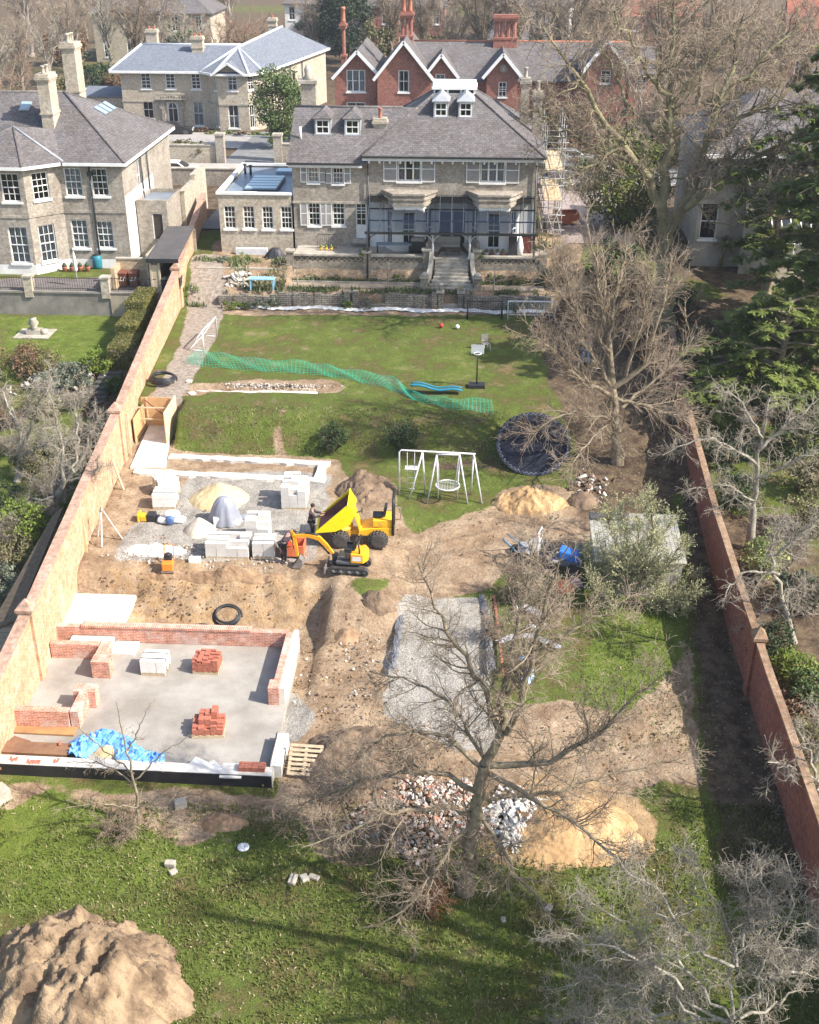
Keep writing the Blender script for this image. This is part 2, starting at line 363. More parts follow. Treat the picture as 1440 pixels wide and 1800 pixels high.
def terrain_material():
 m=bpy.data.materials.new('earth_and_grass');m.use_nodes=True;nt=m.node_tree;L=nt.links.new;p=nt.nodes['Principled BSDF']
 p.inputs['Roughness'].default_value=0.95;p.inputs['Specular IOR Level'].default_value=0.1
 tc=nt.nodes.new('ShaderNodeTexCoord');co=tc.outputs['Object']
 def nz(sc,det=6,rg=0.62,dist=0.0):
  n=nt.nodes.new('ShaderNodeTexNoise');n.inputs['Scale'].default_value=sc;n.inputs['Detail'].default_value=det;n.inputs['Roughness'].default_value=rg;n.inputs['Distortion'].default_value=dist
  L(co,n.inputs['Vector']);return n.outputs['Fac']
 def ramp(fac,stops):
  r=nt.nodes.new('ShaderNodeValToRGB');e=r.color_ramp.elements
  while len(e)<len(stops):e.new(0.5)
  for q,(pos,c2)in zip(e,stops):q.position=pos;q.color=rgb(c2)
  L(fac,r.inputs['Fac']);return r.outputs['Color']
 def mix(fac,a,b,mode='MIX'):
  x=nt.nodes.new('ShaderNodeMix');x.data_type='RGBA';x.blend_type=mode
  if isinstance(fac,(int,float)):x.inputs['Factor'].default_value=fac
  else:L(fac,x.inputs['Factor'])
  for k,q in((6,a),(7,b)):
   if isinstance(q,tuple):x.inputs[k].default_value=rgb(q)
   else:L(q,x.inputs[k])
  return x.outputs[2]
 def edge(chan,amp=0.9,lo=0.42,hi=0.58,sc=2.2):
  a=nt.nodes.new('ShaderNodeMath');a.operation='MULTIPLY_ADD';L(nz(sc,8,0.7),a.inputs[0]);a.inputs[1].default_value=amp;a.inputs[2].default_value=-amp/2
  b=nt.nodes.new('ShaderNodeMath');b.operation='ADD';L(a.outputs[0],b.inputs[0]);L(chan,b.inputs[1])
  r=nt.nodes.new('ShaderNodeMapRange');r.inputs[1].default_value=lo;r.inputs[2].default_value=hi;L(b.outputs[0],r.inputs[0]);return r.outputs[0]
 A=nt.nodes.new('ShaderNodeAttribute');A.attribute_name='zone_a';sa=nt.nodes.new('ShaderNodeSeparateColor');L(A.outputs['Color'],sa.inputs[0])
 B=nt.nodes.new('ShaderNodeAttribute');B.attribute_name='zone_b';sb=nt.nodes.new('ShaderNodeSeparateColor');L(B.outputs['Color'],sb.inputs[0])
 grass=ramp(nz(0.55,7,0.75),[(0.33,(0.17,0.125,0.062)),(0.43,(0.10,0.095,0.032)),(0.53,(0.094,0.125,0.026)),(0.62,(0.13,0.148,0.038)),(0.7,(0.21,0.175,0.085))])
 lush=ramp(nz(1.1,7,0.75),[(0.34,(0.085,0.1,0.025)),(0.5,(0.11,0.15,0.026)),(0.66,(0.175,0.19,0.055))])
 g=mix(edge(sb.outputs[1],1.2,0.3,0.8,0.9),grass,lush)
 fine=ramp(nz(22,4,0.8),[(0.32,(0.42,0.42,0.38)),(0.5,(1,1,1)),(0.68,(1.6,1.55,1.4))])
 g=mix(1.0,g,fine,'MULTIPLY')
 bare=nt.nodes.new('ShaderNodeMapRange');bare.inputs[1].default_value=0.58;bare.inputs[2].default_value=0.68;bare.inputs[4].default_value=0.65;L(nz(0.9,8,0.7),bare.inputs[0])
 g=mix(bare.outputs[0],g,(0.24,0.185,0.11))
 dirt=ramp(nz(0.8,7,0.72),[(0.34,(0.19,0.125,0.077)),(0.46,(0.27,0.19,0.122)),(0.56,(0.34,0.25,0.165)),(0.68,(0.43,0.325,0.22))])
 dirt=mix(1.0,dirt,ramp(nz(9,8,0.75),[(0.32,(0.6,0.58,0.56)),(0.5,(1,1,1)),(0.68,(1.25,1.25,1.25))]),'MULTIPLY')
 vo=nt.nodes.new('ShaderNodeTexVoronoi');vo.inputs['Scale'].default_value=22;L(co,vo.inputs['Vector'])
 stone=ramp(vo.outputs['Distance'],[(0.0,(0.46,0.43,0.39)),(0.35,(0.40,0.37,0.33)),(0.6,(0.24,0.22,0.19))])
 stone=mix(1.0,stone,ramp(nz(1.1,8,0.7),[(0.33,(0.72,0.68,0.62)),(0.5,(1,1,1)),(0.66,(1.25,1.22,1.18))]),'MULTIPLY')
 sand=ramp(nz(1.6,9,0.72),[(0.35,(0.24,0.15,0.078)),(0.5,(0.36,0.24,0.13)),(0.65,(0.46,0.325,0.185))])
 mud=ramp(nz(1.7,9,0.75),[(0.35,(0.055,0.04,0.028)),(0.48,(0.10,0.07,0.046)),(0.58,(0.16,0.115,0.072)),(0.68,(0.09,0.095,0.038))])
 pav=ramp(nz(4,8,0.7),[(0.35,(0.2,0.165,0.13)),(0.5,(0.29,0.24,0.195)),(0.65,(0.4,0.345,0.285))])
 col=mix(edge(sa.outputs[0]),g,dirt)
 col=mix(edge(sb.outputs[0],1.3,0.35,0.7,1.4),col,mud)
 col=mix(edge(sa.outputs[2]),col,sand)
 col=mix(edge(sa.outputs[1],0.7),col,stone)
 col=mix(edge(sb.outputs[2],0.5),col,pav)
 L(col,p.inputs['Base Color'])
 b1=nt.nodes.new('ShaderNodeBump');b1.inputs['Strength'].default_value=0.75;b1.inputs['Distance'].default_value=0.09;L(nz(14,8,0.75),b1.inputs['Height'])
 b2=nt.nodes.new('ShaderNodeBump');b2.inputs['Strength'].default_value=0.5;b2.inputs['Distance'].default_value=0.25;L(nz(2.5,6,0.65),b2.inputs['Height']);L(b1.outputs[0],b2.inputs['Normal'])
 L(b2.outputs[0],p.inputs['Normal']);return m
GROUND=make_terrain();GROUND.data.materials.append(terrain_material())
# --- long brick garden walls
B_ORANGE=BRICK('orange_garden_brick',(0.46,0.24,0.13),(0.56,0.34,0.2),(0.5,0.39,0.27),stain=(0.7,0.62,0.55),stain_amt=0.5,white=0.25)
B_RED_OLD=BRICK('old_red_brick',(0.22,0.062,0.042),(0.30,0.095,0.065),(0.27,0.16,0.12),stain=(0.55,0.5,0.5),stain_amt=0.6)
B_COPE=BRICK('coping_brick',(0.42,0.22,0.15),(0.5,0.31,0.22),(0.4,0.33,0.27),bw=0.075,rh=0.225,offset=0,stain=(0.55,0.52,0.48),stain_amt=0.7)
B_NEW=BRICK('new_red_brick',(0.46,0.15,0.09),(0.55,0.23,0.15),(0.55,0.45,0.37),stain=(0.8,0.75,0.72),stain_amt=0.4,white=0.55)
def wall_run(name,xy_top,thick,side,mat,cope,label,piers,pier_w=0.55,pier_up=0.35,step=0.7):
 """wall whose visible face follows (x, y) with a top height; side = direction of the back"""
 root=empty(name,(xy_top[0][0],xy_top[0][1],ht(xy_top[0][0],xy_top[0][1])-0.2),label,'garden wall')
 ys=[p[1]for p in xy_top];tops=[p[2]for p in xy_top];xs=[p[0]for p in xy_top]
 n=int((ys[-1]-ys[0])/step);b=MB();cp=MB()
 yy=np.linspace(ys[0],ys[-1],n+1)
 F_=lambda y:(float(np.interp(y,ys,xs)),float(np.interp(y,ys,tops)))
 P=[]
 for i,y in enumerate(yy):
  x,t=F_(y);x+=0.025*float(vfbm(y*0.35,3.3,5));t+=0.05*float(vfbm(y*0.5,8.3,6));z0=min(ht(x-side*0.9,y),ht(x+side*(thick+0.9),y))-0.4
  P.append(((x,y,z0),(x,y,t),(x+side*thick,y,t),(x+side*thick,y,z0)))
 for i in range(n):
  A,B2=P[i],P[i+1]
  for k in range(3):
   q=(A[k],B2[k],B2[k+1],A[k+1]);b.quad(*(q if side>0 else q[::-1]))
  ov=0.04;x0,t0,x1,t1=A[1][0],A[1][2],B2[1][0],B2[1][2]
  c0,c1=sorted((-side*ov,side*(thick+ov)))
  a0=[(x0+c0,A[0][1],t0+0.003),(x0+c1,A[0][1],t0+0.003),(x0+c1,A[0][1],t0+0.10),(x0+c0,A[0][1],t0+0.10)]
  a1=[(x1+c0,B2[0][1],t1+0.003),(x1+c1,B2[0][1],t1+0.003),(x1+c1,B2[0][1],t1+0.10),(x1+c0,B2[0][1],t1+0.10)]
  cp.add(a0+a1,[(0,4,5,1),(1,5,6,2),(2,6,7,3),(3,7,4,0)]+([(0,1,2,3)]if i==0 else[])+([(4,7,6,5)]if i==n-1 else[]))
 b.add(list(P[0]),[(0,1,2,3)]);b.add(list(P[-1]),[(3,2,1,0)])
 b.build('wall_face',mat,root);cp.build('coping',cope,root)
 for y in piers:
  x,t=F_(y);pm=MB();z0=ht(x-side*0.6,y)-0.3
  xa,xb=sorted((x-side*0.11,x+side*(thick+0.11)))
  pm.box(xa,xb,y-pier_w/2,y+pier_w/2,z0,t+0.15)
  pr=pm.build('pier',mat,root)
  cm=MB();xm,ym=(xa+xb)/2,y;hw,hd=(xb-xa)/2+0.05,pier_w/2+0.05
  cm.box(xm-hw,xm+hw,ym-hd,ym+hd,t+0.153,t+0.27);cm.add([(xm-hw,ym-hd,t+0.27),(xm+hw,ym-hd,t+0.27),(xm+hw,ym+hd,t+0.27),(xm-hw,ym+hd,t+0.27),(xm,ym,t+0.27+pier_up)],[(0,1,4),(1,2,4),(2,3,4),(3,0,4)])
  cm.build('pier_cap',cope,pr)
 return root
def face_top(pts,ymap):
 out=[]
 for(px,py),Y in zip(pts,ymap):out.append((float(wl(Y)),Y,V(px,py,Y)[1]))
 return out
wall_run('garden_wall',[(-15.88,24.5,2.55),(-15.9,31.0,2.9),(-16.05,36.0,3.35),(-17.35,53.0,4.15),(-19.0,73.6,5.4),(-20.1,88.0,7.1)],0.34,-1,B_ORANGE,B_COPE,'long sunlit orange brick garden wall running down the left side of the building site',[36.0,53.0,73.6])
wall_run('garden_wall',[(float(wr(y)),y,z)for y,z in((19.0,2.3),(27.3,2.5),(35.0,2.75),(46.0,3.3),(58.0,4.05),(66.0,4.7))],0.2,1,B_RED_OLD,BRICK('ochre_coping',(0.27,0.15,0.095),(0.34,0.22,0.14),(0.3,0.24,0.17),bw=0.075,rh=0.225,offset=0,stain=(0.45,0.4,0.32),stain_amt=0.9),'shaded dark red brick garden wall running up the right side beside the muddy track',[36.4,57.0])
# --- building kit
GAULT=BRICK('grey_gault_brick',(0.42,0.37,0.305),(0.30,0.262,0.215),(0.37,0.335,0.28),stain=(0.5,0.45,0.42),stain_amt=0.75,bias=0.0)
GAULT_PALE=BRICK('pale_gault_brick',(0.5,0.44,0.34),(0.40,0.34,0.26),(0.45,0.4,0.33),stain=(0.65,0.58,0.5),stain_amt=0.5)
REDB=BRICK('red_house_brick',(0.33,0.125,0.09),(0.25,0.09,0.068),(0.32,0.2,0.155),stain=(0.55,0.5,0.5),stain_amt=0.5)
SLATE=BRICK('old_grey_slate',(0.125,0.115,0.118),(0.17,0.155,0.15),(0.085,0.08,0.08),bw=0.3,rh=0.2,ms=0.014,stain=(0.62,0.56,0.5),stain_amt=0.7,stain_scale=0.45,bump=0.4)
SLATE_BLUE=BRICK('blue_grey_slate',(0.15,0.165,0.195),(0.185,0.20,0.23),(0.09,0.1,0.115),bw=0.3,rh=0.2,ms=0.012,stain=(0.75,0.75,0.75),stain_amt=0.5,bump=0.3)
STONEW=BRICK('coursed_rubble_stone',(0.36,0.325,0.27),(0.24,0.215,0.18),(0.13,0.115,0.095),bw=0.34,rh=0.14,ms=0.022,stain=(0.5,0.47,0.42),stain_amt=0.8,bump=0.8)
BUFFW=BRICK('buff_terrace_brick',(0.39,0.34,0.265),(0.29,0.25,0.195),(0.29,0.255,0.205),stain=(0.42,0.4,0.35),stain_amt=0.85)
WHITE=M('white_paint',(0.76,0.75,0.72),(0.66,0.65,0.62),rough=0.55,scale=2.5)
CREAM=M('cream_render',(0.72,0.68,0.6),(0.6,0.56,0.49),rough=0.8,scale=0.9)
RENDERW=M('white_render',(0.76,0.74,0.7),(0.64,0.61,0.56),rough=0.8,scale=1.1)
DARKIN=M('dim_interior',(0.035,0.032,0.03),(0.02,0.018,0.017),rough=0.9)
CURT=M('net_curtain',(0.62,0.62,0.6),(0.42,0.42,0.42),rough=0.9,scale=7)
SHUT=M('grey_shutter_paint',(0.40,0.37,0.33),(0.34,0.31,0.28),rough=0.6,scale=6)
STONE=M('weathered_stone',(0.45,0.405,0.33),(0.26,0.235,0.19),rough=0.9,scale=1.8,detail=8,bump=0.4)
LEAD=M('lead_sheet',(0.36,0.37,0.38),(0.25,0.26,0.28),rough=0.5,scale=2)
IRON=M('dark_iron',(0.022,0.024,0.027),(0.03,0.032,0.034),rough=0.4,spec=0.5)
ANTH=M('anthracite_frame',(0.045,0.05,0.055),(0.06,0.065,0.07),rough=0.35,spec=0.5)
TERRA=M('terracotta',(0.42,0.17,0.1),(0.32,0.12,0.075),rough=0.8)
PANE=GLASS('window_glass',(0.7,0.74,0.76),0.02)
ROOFGLASS=GLASS('roof_glass',(0.7,0.74,0.77),0.03)
def dir2(A,B):
 dx,dy=B[0]-A[0],B[1]-A[1];l=math.hypot(dx,dy);return(dx/l,dy/l),l
def on_plane(px,py,A,B):
 """position on the upright plane through A-B: (distance along, height)"""
 (dx,dy),l=dir2(A,B);n=(dy,-dx);r=_ray(px,py)
 t=(A[0]*n[0]+A[1]*n[1])/(r[0]*n[0]+r[1]*n[1])
 return((r[0]*t-A[0])*dx+(r[1]*t-A[1])*dy,CAM_H+r[2]*t)
def rect_on(box,A,B):
 x0,x1,y0,y1=box
 a=on_plane(x0,y1,A,B);b=on_plane(x1,y1,A,B);c2=on_plane(x1,y0,A,B);d=on_plane(x0,y0,A,B)
 return((a[0]+d[0])/2,(b[0]+c2[0])/2,(a[1]+b[1])/2,(c2[1]+d[1])/2)
def facade(mb,A,B,z0,z1,ops=(),depth=0.14,room=0.7):
 """upright wall skin from A to B (outside on the right hand), with openings, reveals and dim rooms"""
 (dx,dy),l=dir2(A,B);n=(dy,-dx)
 P=lambda u,z,k=0.0:(A[0]+dx*u-n[0]*k,A[1]+dy*u-n[1]*k,z)
 us=sorted({0,l,*[o[0]for o in ops],*[o[1]for o in ops]});zs=sorted({z0,z1,*[o[2]for o in ops],*[o[3]for o in ops]})
 for i in range(len(us)-1):
  for j in range(len(zs)-1):
   um,zm=(us[i]+us[i+1])/2,(zs[j]+zs[j+1])/2
   if any(o[0]<um<o[1]and o[2]<zm<o[3]for o in ops):continue
   mb.quad(P(us[i],zs[j]),P(us[i+1],zs[j]),P(us[i+1],zs[j+1]),P(us[i],zs[j+1]))
 for o in ops:
  u0,u1,v0,v1=o[:4]
  for k0,k1,mi in((0,depth+0.05,0),(depth+0.05,room,1)):
   mb.mat(mi)
   mb.quad(P(u0,v0,k0),P(u0,v1,k0),P(u0,v1,k1),P(u0,v0,k1));mb.quad(P(u1,v1,k0),P(u1,v0,k0),P(u1,v0,k1),P(u1,v1,k1))
   mb.quad(P(u0,v1,k0),P(u1,v1,k0),P(u1,v1,k1),P(u0,v1,k1));mb.quad(P(u1,v0,k0),P(u0,v0,k0),P(u0,v0,k1),P(u1,v0,k1))
  mb.mat(1).quad(P(u0,v0,room),P(u1,v0,room),P(u1,v1,room),P(u0,v1,room));mb.mat(0)
def window(root,A,B,o,nx=2,ny=2,depth=0.14,curtain=None,sill=True,fw=0.07,bw=0.03,mat=None,name='window',mid=None,arch=False,muls=()):
 (dx,dy),l=dir2(A,B);n=(dy,-dx);u0,u1,v0,v1=o[:4];mat=mat or WHITE
 P=lambda u,z,k=0.0:Vector((A[0]+dx*u-n[0]*k,A[1]+dy*u-n[1]*k,z))
 b=MB();d=depth;nn=(n[0],n[1],0)
 for a,c2 in(((u0+fw/2,v0),(u0+fw/2,v1)),((u1-fw/2,v0),(u1-fw/2,v1))):b.bar(P(a[0],a[1],d),P(c2[0],c2[1],d),fw,0.07,nn)
 for z,hh in((v0+fw/2,fw),(v1-fw/2,fw)):b.bar(P(u0+fw,z,d),P(u1-fw,z,d),hh,0.07,nn)
 for i in range(1,nx):
  u=u0+fw+(u1-u0-2*fw)*i/nx;b.bar(P(u,v0+fw,d),P(u,v1-fw,d),bw,0.045,nn)
 for j in range(1,ny):
  z=v0+fw+(v1-v0-2*fw)*j/ny;b.bar(P(u0+fw,z,d+0.004),P(u1-fw,z,d+0.004),bw,0.04,nn)
 zmid=v0+(v1-v0)*(0.5 if mid is None else mid)
 if mid!=0:b.bar(P(u0+fw,zmid,d-0.012),P(u1-fw,zmid,d-0.012),0.06,0.06,nn)
 for q in muls:
  u=u0+(u1-u0)*q;b.bar(P(u,v0+fw,d-0.02),P(u,v1-fw,d-0.02),0.11,0.07,nn)
 if arch:
  r=(u1-u0)/2;uc=(u0+u1)/2;pts=[P(uc+(r-fw)*math.cos(t),v1-r+r*math.sin(t)*0.96,d-0.03)for t in np.linspace(0,math.pi,13)]
  for a,c2 in zip(pts[:-1],pts[1:]):b.bar(a,c2,0.1,0.08,nn)
 W=b.build(name,mat,root)
 g=MB();g.quad(P(u0+fw/2,v0+fw/2,d+0.03),P(u1-fw/2,v0+fw/2,d+0.03),P(u1-fw/2,v1-fw/2,d+0.03),P(u0+fw/2,v1-fw/2,d+0.03));g.build('pane',PANE,W)
 if sill:
  s=MB();s.bar(P(u0-0.1,v0-0.075,0.04),P(u1+0.1,v0-0.075,0.04),0.14,0.26,nn);s.build('sill',WHITE,W)
 if curtain:
  c_=MB()
  spans={'full':[(0,1)],'sides':[(0,0.26),(0.74,1)],'left':[(0,0.4)],'right':[(0.6,1)],'half':[(0,1)]}[curtain]
  for a,e in spans:
   m_=22;top=v1 if curtain!='half'else v0+0.5*(v1-v0)
   L_=[(u0+(u1-u0)*(a+(e-a)*i/m_),d+0.14+0.035*math.sin(i*2.3))for i in range(m_+1)]
   for(ua,ka),(ub,kb)in zip(L_[:-1],L_[1:]):c_.quad(P(ua,v0,ka),P(ub,v0,kb),P(ub,top,kb),P(ua,top,ka))
  c_.build('curtain',CURT,W)
 return W
def shutter(root,A,B,u0,u1,v0,v1):
 (dx,dy),l=dir2(A,B);n=(dy,-dx);nn=(n[0],n[1],0)
 P=lambda u,z,k=0.0:Vector((A[0]+dx*u-n[0]*k,A[1]+dy*u-n[1]*k,z))
 b=MB();f=0.06
 b.mat(1)
 for u in(u0+f/2,u1-f/2):b.bar(P(u,v0,-0.05),P(u,v1,-0.05),f,0.05,nn)
 for z in(v0+f/2,v1-f/2,(v0+v1)/2):b.bar(P(u0+f,z,-0.05),P(u1-f,z,-0.05),f,0.046,nn)
 b.mat(0);k=int((v1-v0-2*f)/0.075)
 for i in range(k):
  z=v0+f+(i+0.5)*(v1-v0-2*f)/k
  a=P(u0+f,z,-0.045);c2=P(u1-f,z,-0.045);b.bar(a,c2,0.062,0.02,(n[0],n[1],0.9))
 b.build('shutter',[SHUT,WHITE],root)
def slopes(mb,polys,under=0.10):
 """roof slopes as thin slabs (vertices counter-clockwise from above)"""
 for p in polys:
  n=(Vector(p[1])-Vector(p[0])).cross(Vector(p[2])-Vector(p[0]))
  if n.z<0:p=p[::-1]
  k=len(p);vs=[tuple(q)for q in p]+[(q[0],q[1],q[2]-under)for q in p]
  mb.add(vs,[tuple(range(k)),tuple(range(2*k-1,k-1,-1))]+[(i,k+i,k+(i+1)%k,(i+1)%k)for i in range(k)])
def ridges(root,lines,mat,r=0.11,name='ridge_tiles'):
 b=MB()
 for a,c2 in lines:b.tube([a,c2],r,6)
 return b.build(name,mat,root)
def chimney(root,x,y,z0,z1,sx,sy,mat,pots=2,pot_h=0.5,potmat=None,steps=True,name='chimney',cap=None):
 b=MB();hx,hy=sx/2,sy/2
 b.box(x-hx,x+hx,y-hy,y+hy,z0,z1-0.5)
 for i,(e,a,c2)in enumerate(((0.06,0.5,0.36),(0.12,0.36,0.18),(0.05,0.18,0.0))):b.box(x-hx-e,x+hx+e,y-hy-e,y+hy+e,z1-a,z1-c2)
 b.box(x-hx-0.07,x+hx+0.07,y-hy-0.07,y+hy+0.07,z0+0.35*(z1-z0),z0+0.35*(z1-z0)+0.12)
 C_=b.build(name,mat,root)
 for i in range(pots):
  u=(i+0.5)/pots-0.5
  px_,py_=(x+u*sx,y)if sx>=sy else(x,y+u*sy)
  q=MB();r=min(0.16,0.42*max(sx,sy)/pots);q.lathe((px_,py_,z1),[(r,0),(r*0.85,0.08),(r*0.75,pot_h-0.1),(r*0.95,pot_h-0.08),(r*0.9,pot_h),(r*0.6,pot_h),(r*0.6,pot_h-0.1)],10);q.build('chimney_pot',potmat or TERRA,C_)
 return C_
def dormer(root,x,y,z0,w,h,back,mat_roof,name='dormer'):
 """white fronted dormer with a small hipped slate roof; y is its front face"""
 b=MB();x0,x1=x-w/2,x+w/2
 b.box(x0,x0+0.1,y,y+back,z0,z0+h);b.box(x1-0.1,x1,y,y+back,z0,z0+h);b.box(x0+0.1,x1-0.1,y,y+0.1,z0+h-0.12,z0+h)
 b.box(x0-0.05,x1+0.05,y-0.06,y+0.1,z0-0.1,z0);b.mat(1).box(x0+0.1,x1-0.1,y+0.4,y+0.5,z0,z0+h-0.12);b.mat(0)
 D=b.build(name,[LEAD,DARKIN],root)
 window(D,(x0+0.08,y),(x1-0.08,y),(0,w-0.16,z0,z0+h-0.1),2,2,0.03,None,False,0.09,0.045)
 r=MB();e=0.12;zt=z0+h;zr=zt+0.5
 slopes(r,[[(x0-e,y-e,zt),(x1+e,y-e,zt),(x,y+0.45,zr)],[(x0-e,y-e,zt),(x,y+0.45,zr),(x,y+back+0.5,zr),(x0-e,y+back+0.5,zt)],[(x1+e,y-e,zt),(x1+e,y+back+0.5,zt),(x,y+back+0.5,zr),(x,y+0.45,zr)]],0.07)
 r.build('dormer_roof',mat_roof,D)
 return D
def c1(x,y):return(x/2.769,y/2.769)
def c2_(x,y):return(480+x/2.769,y/2.769)
def c4(x,y):return(x/2.769,250+y/2.769)
def c5(x,y):return(370+x/2.4,160+y/2.4)
def bx(f,a,b,c,d):
 p=f(a,c);q=f(b,d);return(p[0],q[0],p[1],q[1])
# --- the grey brick villa
FY=80.2
def villa():
 R=empty('villa',(-4.0,FY,5.3),'large grey brick villa with shuttered windows and slate dormer roof above the glass veranda','house')
 A,B=(-7.25,FY),(4.25,FY);zb,ze=5.2,11.62
 w1=rect_on(bx(c5,790,888,275,380),A,B);w2=rect_on(bx(c5,1140,1243,280,385),A,B)
 b=MB();facade(b,A,B,zb,ze,[w1,w2]);facade(b,B,(4.25,92.6),zb,ze,[]);facade(b,(-7.25,92.6),(-7.25,FY+0.01),zb,ze,[]);facade(b,(4.25,92.6),(-7.25,92.6),zb,ze)
 b.build('wall',[GAULT,DARKIN],R)
 for o,cu in((w1,'sides'),(w2,'full')):
  window(R,A,B,o,3,2,0.12,cu,True,0.08,0.03,muls=(0.33,0.67));sw=0.93
  shutter(R,A,B,o[0]-sw-0.03,o[0]-0.03,o[2]-0.05,o[3]+0.05);shutter(R,A,B,o[1]+0.03,o[1]+sw+0.03,o[2]-0.05,o[3]+0.05)
 A2,B2=(-12.3,FY+0.02),(-7.25,FY+0.02);ze2=11.12
 up=[rect_on(bx(c5,410,456,302,385),A2,B2),rect_on(bx(c5,515,561,303,390),A2,B2)]
 dn=[rect_on(bx(c5,413,463,465,567),A2,B2),rect_on(bx(c5,515,567,467,567),A2,B2)]
 dr=rect_on(bx(c5,613,660,465,622),A2,B2)
 b=MB();facade(b,A2,B2,5.0,ze2,up+dn+[dr]);facade(b,(-12.3,88.6),A2,5.0,ze2);facade(b,(-7.25,88.6),(-12.3,88.6),5.0,ze2)
 b.build('wing_wall',[GAULT,DARKIN],R)
 s=MB();s.box(-12.36,-7.3,FY-0.07,FY+0.015,8.33,8.47);s.build('string_course',STONE,R)
 for o,cu in zip(up+dn,('full','half',None,None)):window(R,A2,B2,o,3,4,0.12,cu)
 for o in up:shutter(R,A2,B2,o[0]-0.5,o[0]-0.03,o[2],o[3]);shutter(R,A2,B2,o[1]+0.03,o[1]+0.5,o[2],o[3])
 for o in dn[:1]:shutter(R,A2,B2,o[0]-0.55,o[0]-0.03,o[2],o[3]);shutter(R,A2,B2,o[1]+0.03,o[1]+0.42,o[2],o[3])
 shutter(R,A2,B2,dn[1][0]-0.45,dn[1][0]-0.03,dn[1][2],dn[1][3])
 W=window(R,A2,B2,(dr[0],dr[1],dr[2]+0.85,dr[3]),2,4,0.12,None,False,0.09,0.04,name='garden_door',mid=0.62)
 q=MB();x0,x1=A2[0]+dr[0],A2[0]+dr[1];q.box(x0,x1,FY+0.09,FY+0.17,dr[2],dr[2]+0.85);q.build('door_panel',WHITE,W)
 q=MB();q.box(x0-0.2,x1+0.1,FY-0.5,FY-0.001,dr[2]-0.22,dr[2]-0.01);q.build('door_step',STONE,R)
 e=0.45;zr=14.75;fx0,fx1=-2.95,-0.05;ay0,ay1=85.3,87.6
 E0=(-7.25-0.3,FY-e,ze);E1=(4.25+e,FY-e,ze+0.0);E2=(4.25+e,93.0,ze);E3=(-7.55,93.0,ze);T0=(fx0,ay0,zr);T1=(fx1,ay0,zr);T2=(fx1,ay1,zr);T3=(fx0,ay1,zr)
 r=MB();slopes(r,[[E0,E1,T1,T0],[E1,E2,T2,T1],[E2,E3,T3,T2],[E3,E0,T0,T3],[T0,T1,T2,T3]],0.12)
 RF=r.build('roof',SLATE,R)
 ridges(R,[(E0,T0),(E1,T1),(E2,T2),(E3,T3)],SLATE,0.09,'hip_tiles')
 w0,wr_=(-12.3-0.25,FY-0.4,ze2),(-7.2,FY-0.4,ze2);rg0,rg1=(-12.55,84.5,14.0),(-3.8,84.5,14.0);bk0,bk1=(-12.55,89.0,ze2),(-3.8,89.0,ze2)
 r=MB();slopes(r,[[w0,wr_,(-3.8,FY-0.4+(14.0-ze2)*0+3.0,ze2+1.94),rg1,rg0],[rg0,rg1,bk1,bk0]],0.12);r.build('wing_roof',SLATE,R)
 g=MB();g.add([(-12.3,FY,ze2),(-12.3,88.6,ze2),(-12.3,84.5,13.9)],[(0,1,2)]);g.build('gable_wall',GAULT,R)
 ridges(R,[(rg0,(-5.0,84.5,14.0))],SLATE,0.1)
 gt=MB();gt.box(-7.6,4.75,FY-0.55,FY-0.43,ze-0.14,ze-0.02);gt.box(4.66,4.78,FY-0.4,93.0,ze-0.14,ze-0.02);gt.box(-12.6,-7.62,FY-0.5,FY-0.38,ze2-0.14,ze2-0.02);gt.build('gutter',IRON,R)
 fa=MB();fa.box(-7.5,4.6,FY-0.42,FY-0.002,ze-0.34,ze-0.16);fa.box(-12.5,-7.52,FY-0.37,FY-0.002,ze2-0.32,ze2-0.16);fa.build('eaves_board',WHITE,R)
 for i in range(17):br=MB();br.box(-7.1+i*0.7,-6.98+i*0.7,FY-0.38,FY-0.004,ze-0.5,ze-0.345);br.build('eaves_bracket',WHITE,R)
 L_=MB();L_.box(fx0,fx1,ay0+0.1,ay1-0.1,zr-0.1,zr+0.32);L_.mat(1)
 for i in range(3):L_.box(fx0+0.12+i*0.93,fx0+0.9+i*0.93,ay0+0.085,ay0+0.097,zr+0.08,zr+0.28)
 L_.mat(0).box(fx0-0.12,fx1+0.12,ay0-0.02,ay1+0.02,zr+0.32,zr+0.5);L_.box(fx0-0.05,fx1+0.05,ay0+0.05,ay1-0.05,zr+0.5,zr+0.72)
 L_.build('roof_lantern',[WHITE,DARKIN],R)
 def zs(y):return ze+(zr-ze)*(y-(FY-e))/(ay0-(FY-e))
 for bxs in((775,860),(895,980)):
  xa=V(*c2_(bxs[0],575),83.4)[0];xb=V(*c2_(bxs[1],575),83.4)[0];dormer(R,(xa+xb)/2,83.2,zs(83.2)+0.05,1.0,1.02,1.7,LEAD)
 def zs2(y):return ze2+(14.0-ze2)*(y-(FY-0.4))/4.7
 for bxs in((203,283),(347,427)):
  xa=V(*c2_(bxs[0],640),82.2)[0];xb=V(*c2_(bxs[1],640),82.2)[0];dormer(R,(xa+xb)/2,82.1,zs2(82.1)+0.05,1.08,1.05,1.8,SLATE)
 chimney(R,-6.5,83.0,12.3,13.55,0.85,0.6,GAULT_PALE,1,0.65)
 chimney(R,3.5,88.4,11.9,15.5,0.6,0.9,GAULT,1,0.7,STONE);chimney(R,4.35,86.9,8.0,14.8,0.62,0.9,GAULT,1,0.7,STONE)
 vp=MB();vp.tube([(-11.85,81.8,12.2),(-11.85,81.8,13.1)],0.09,8);vp.build('flue_pipe',WHITE,R)
 for x in(-7.15,4.15):dp=MB();dp.tube([(x,FY-0.12,5.3),(x,FY-0.12,ze2-0.1)],0.05,6);dp.build('downpipe',IRON,R)
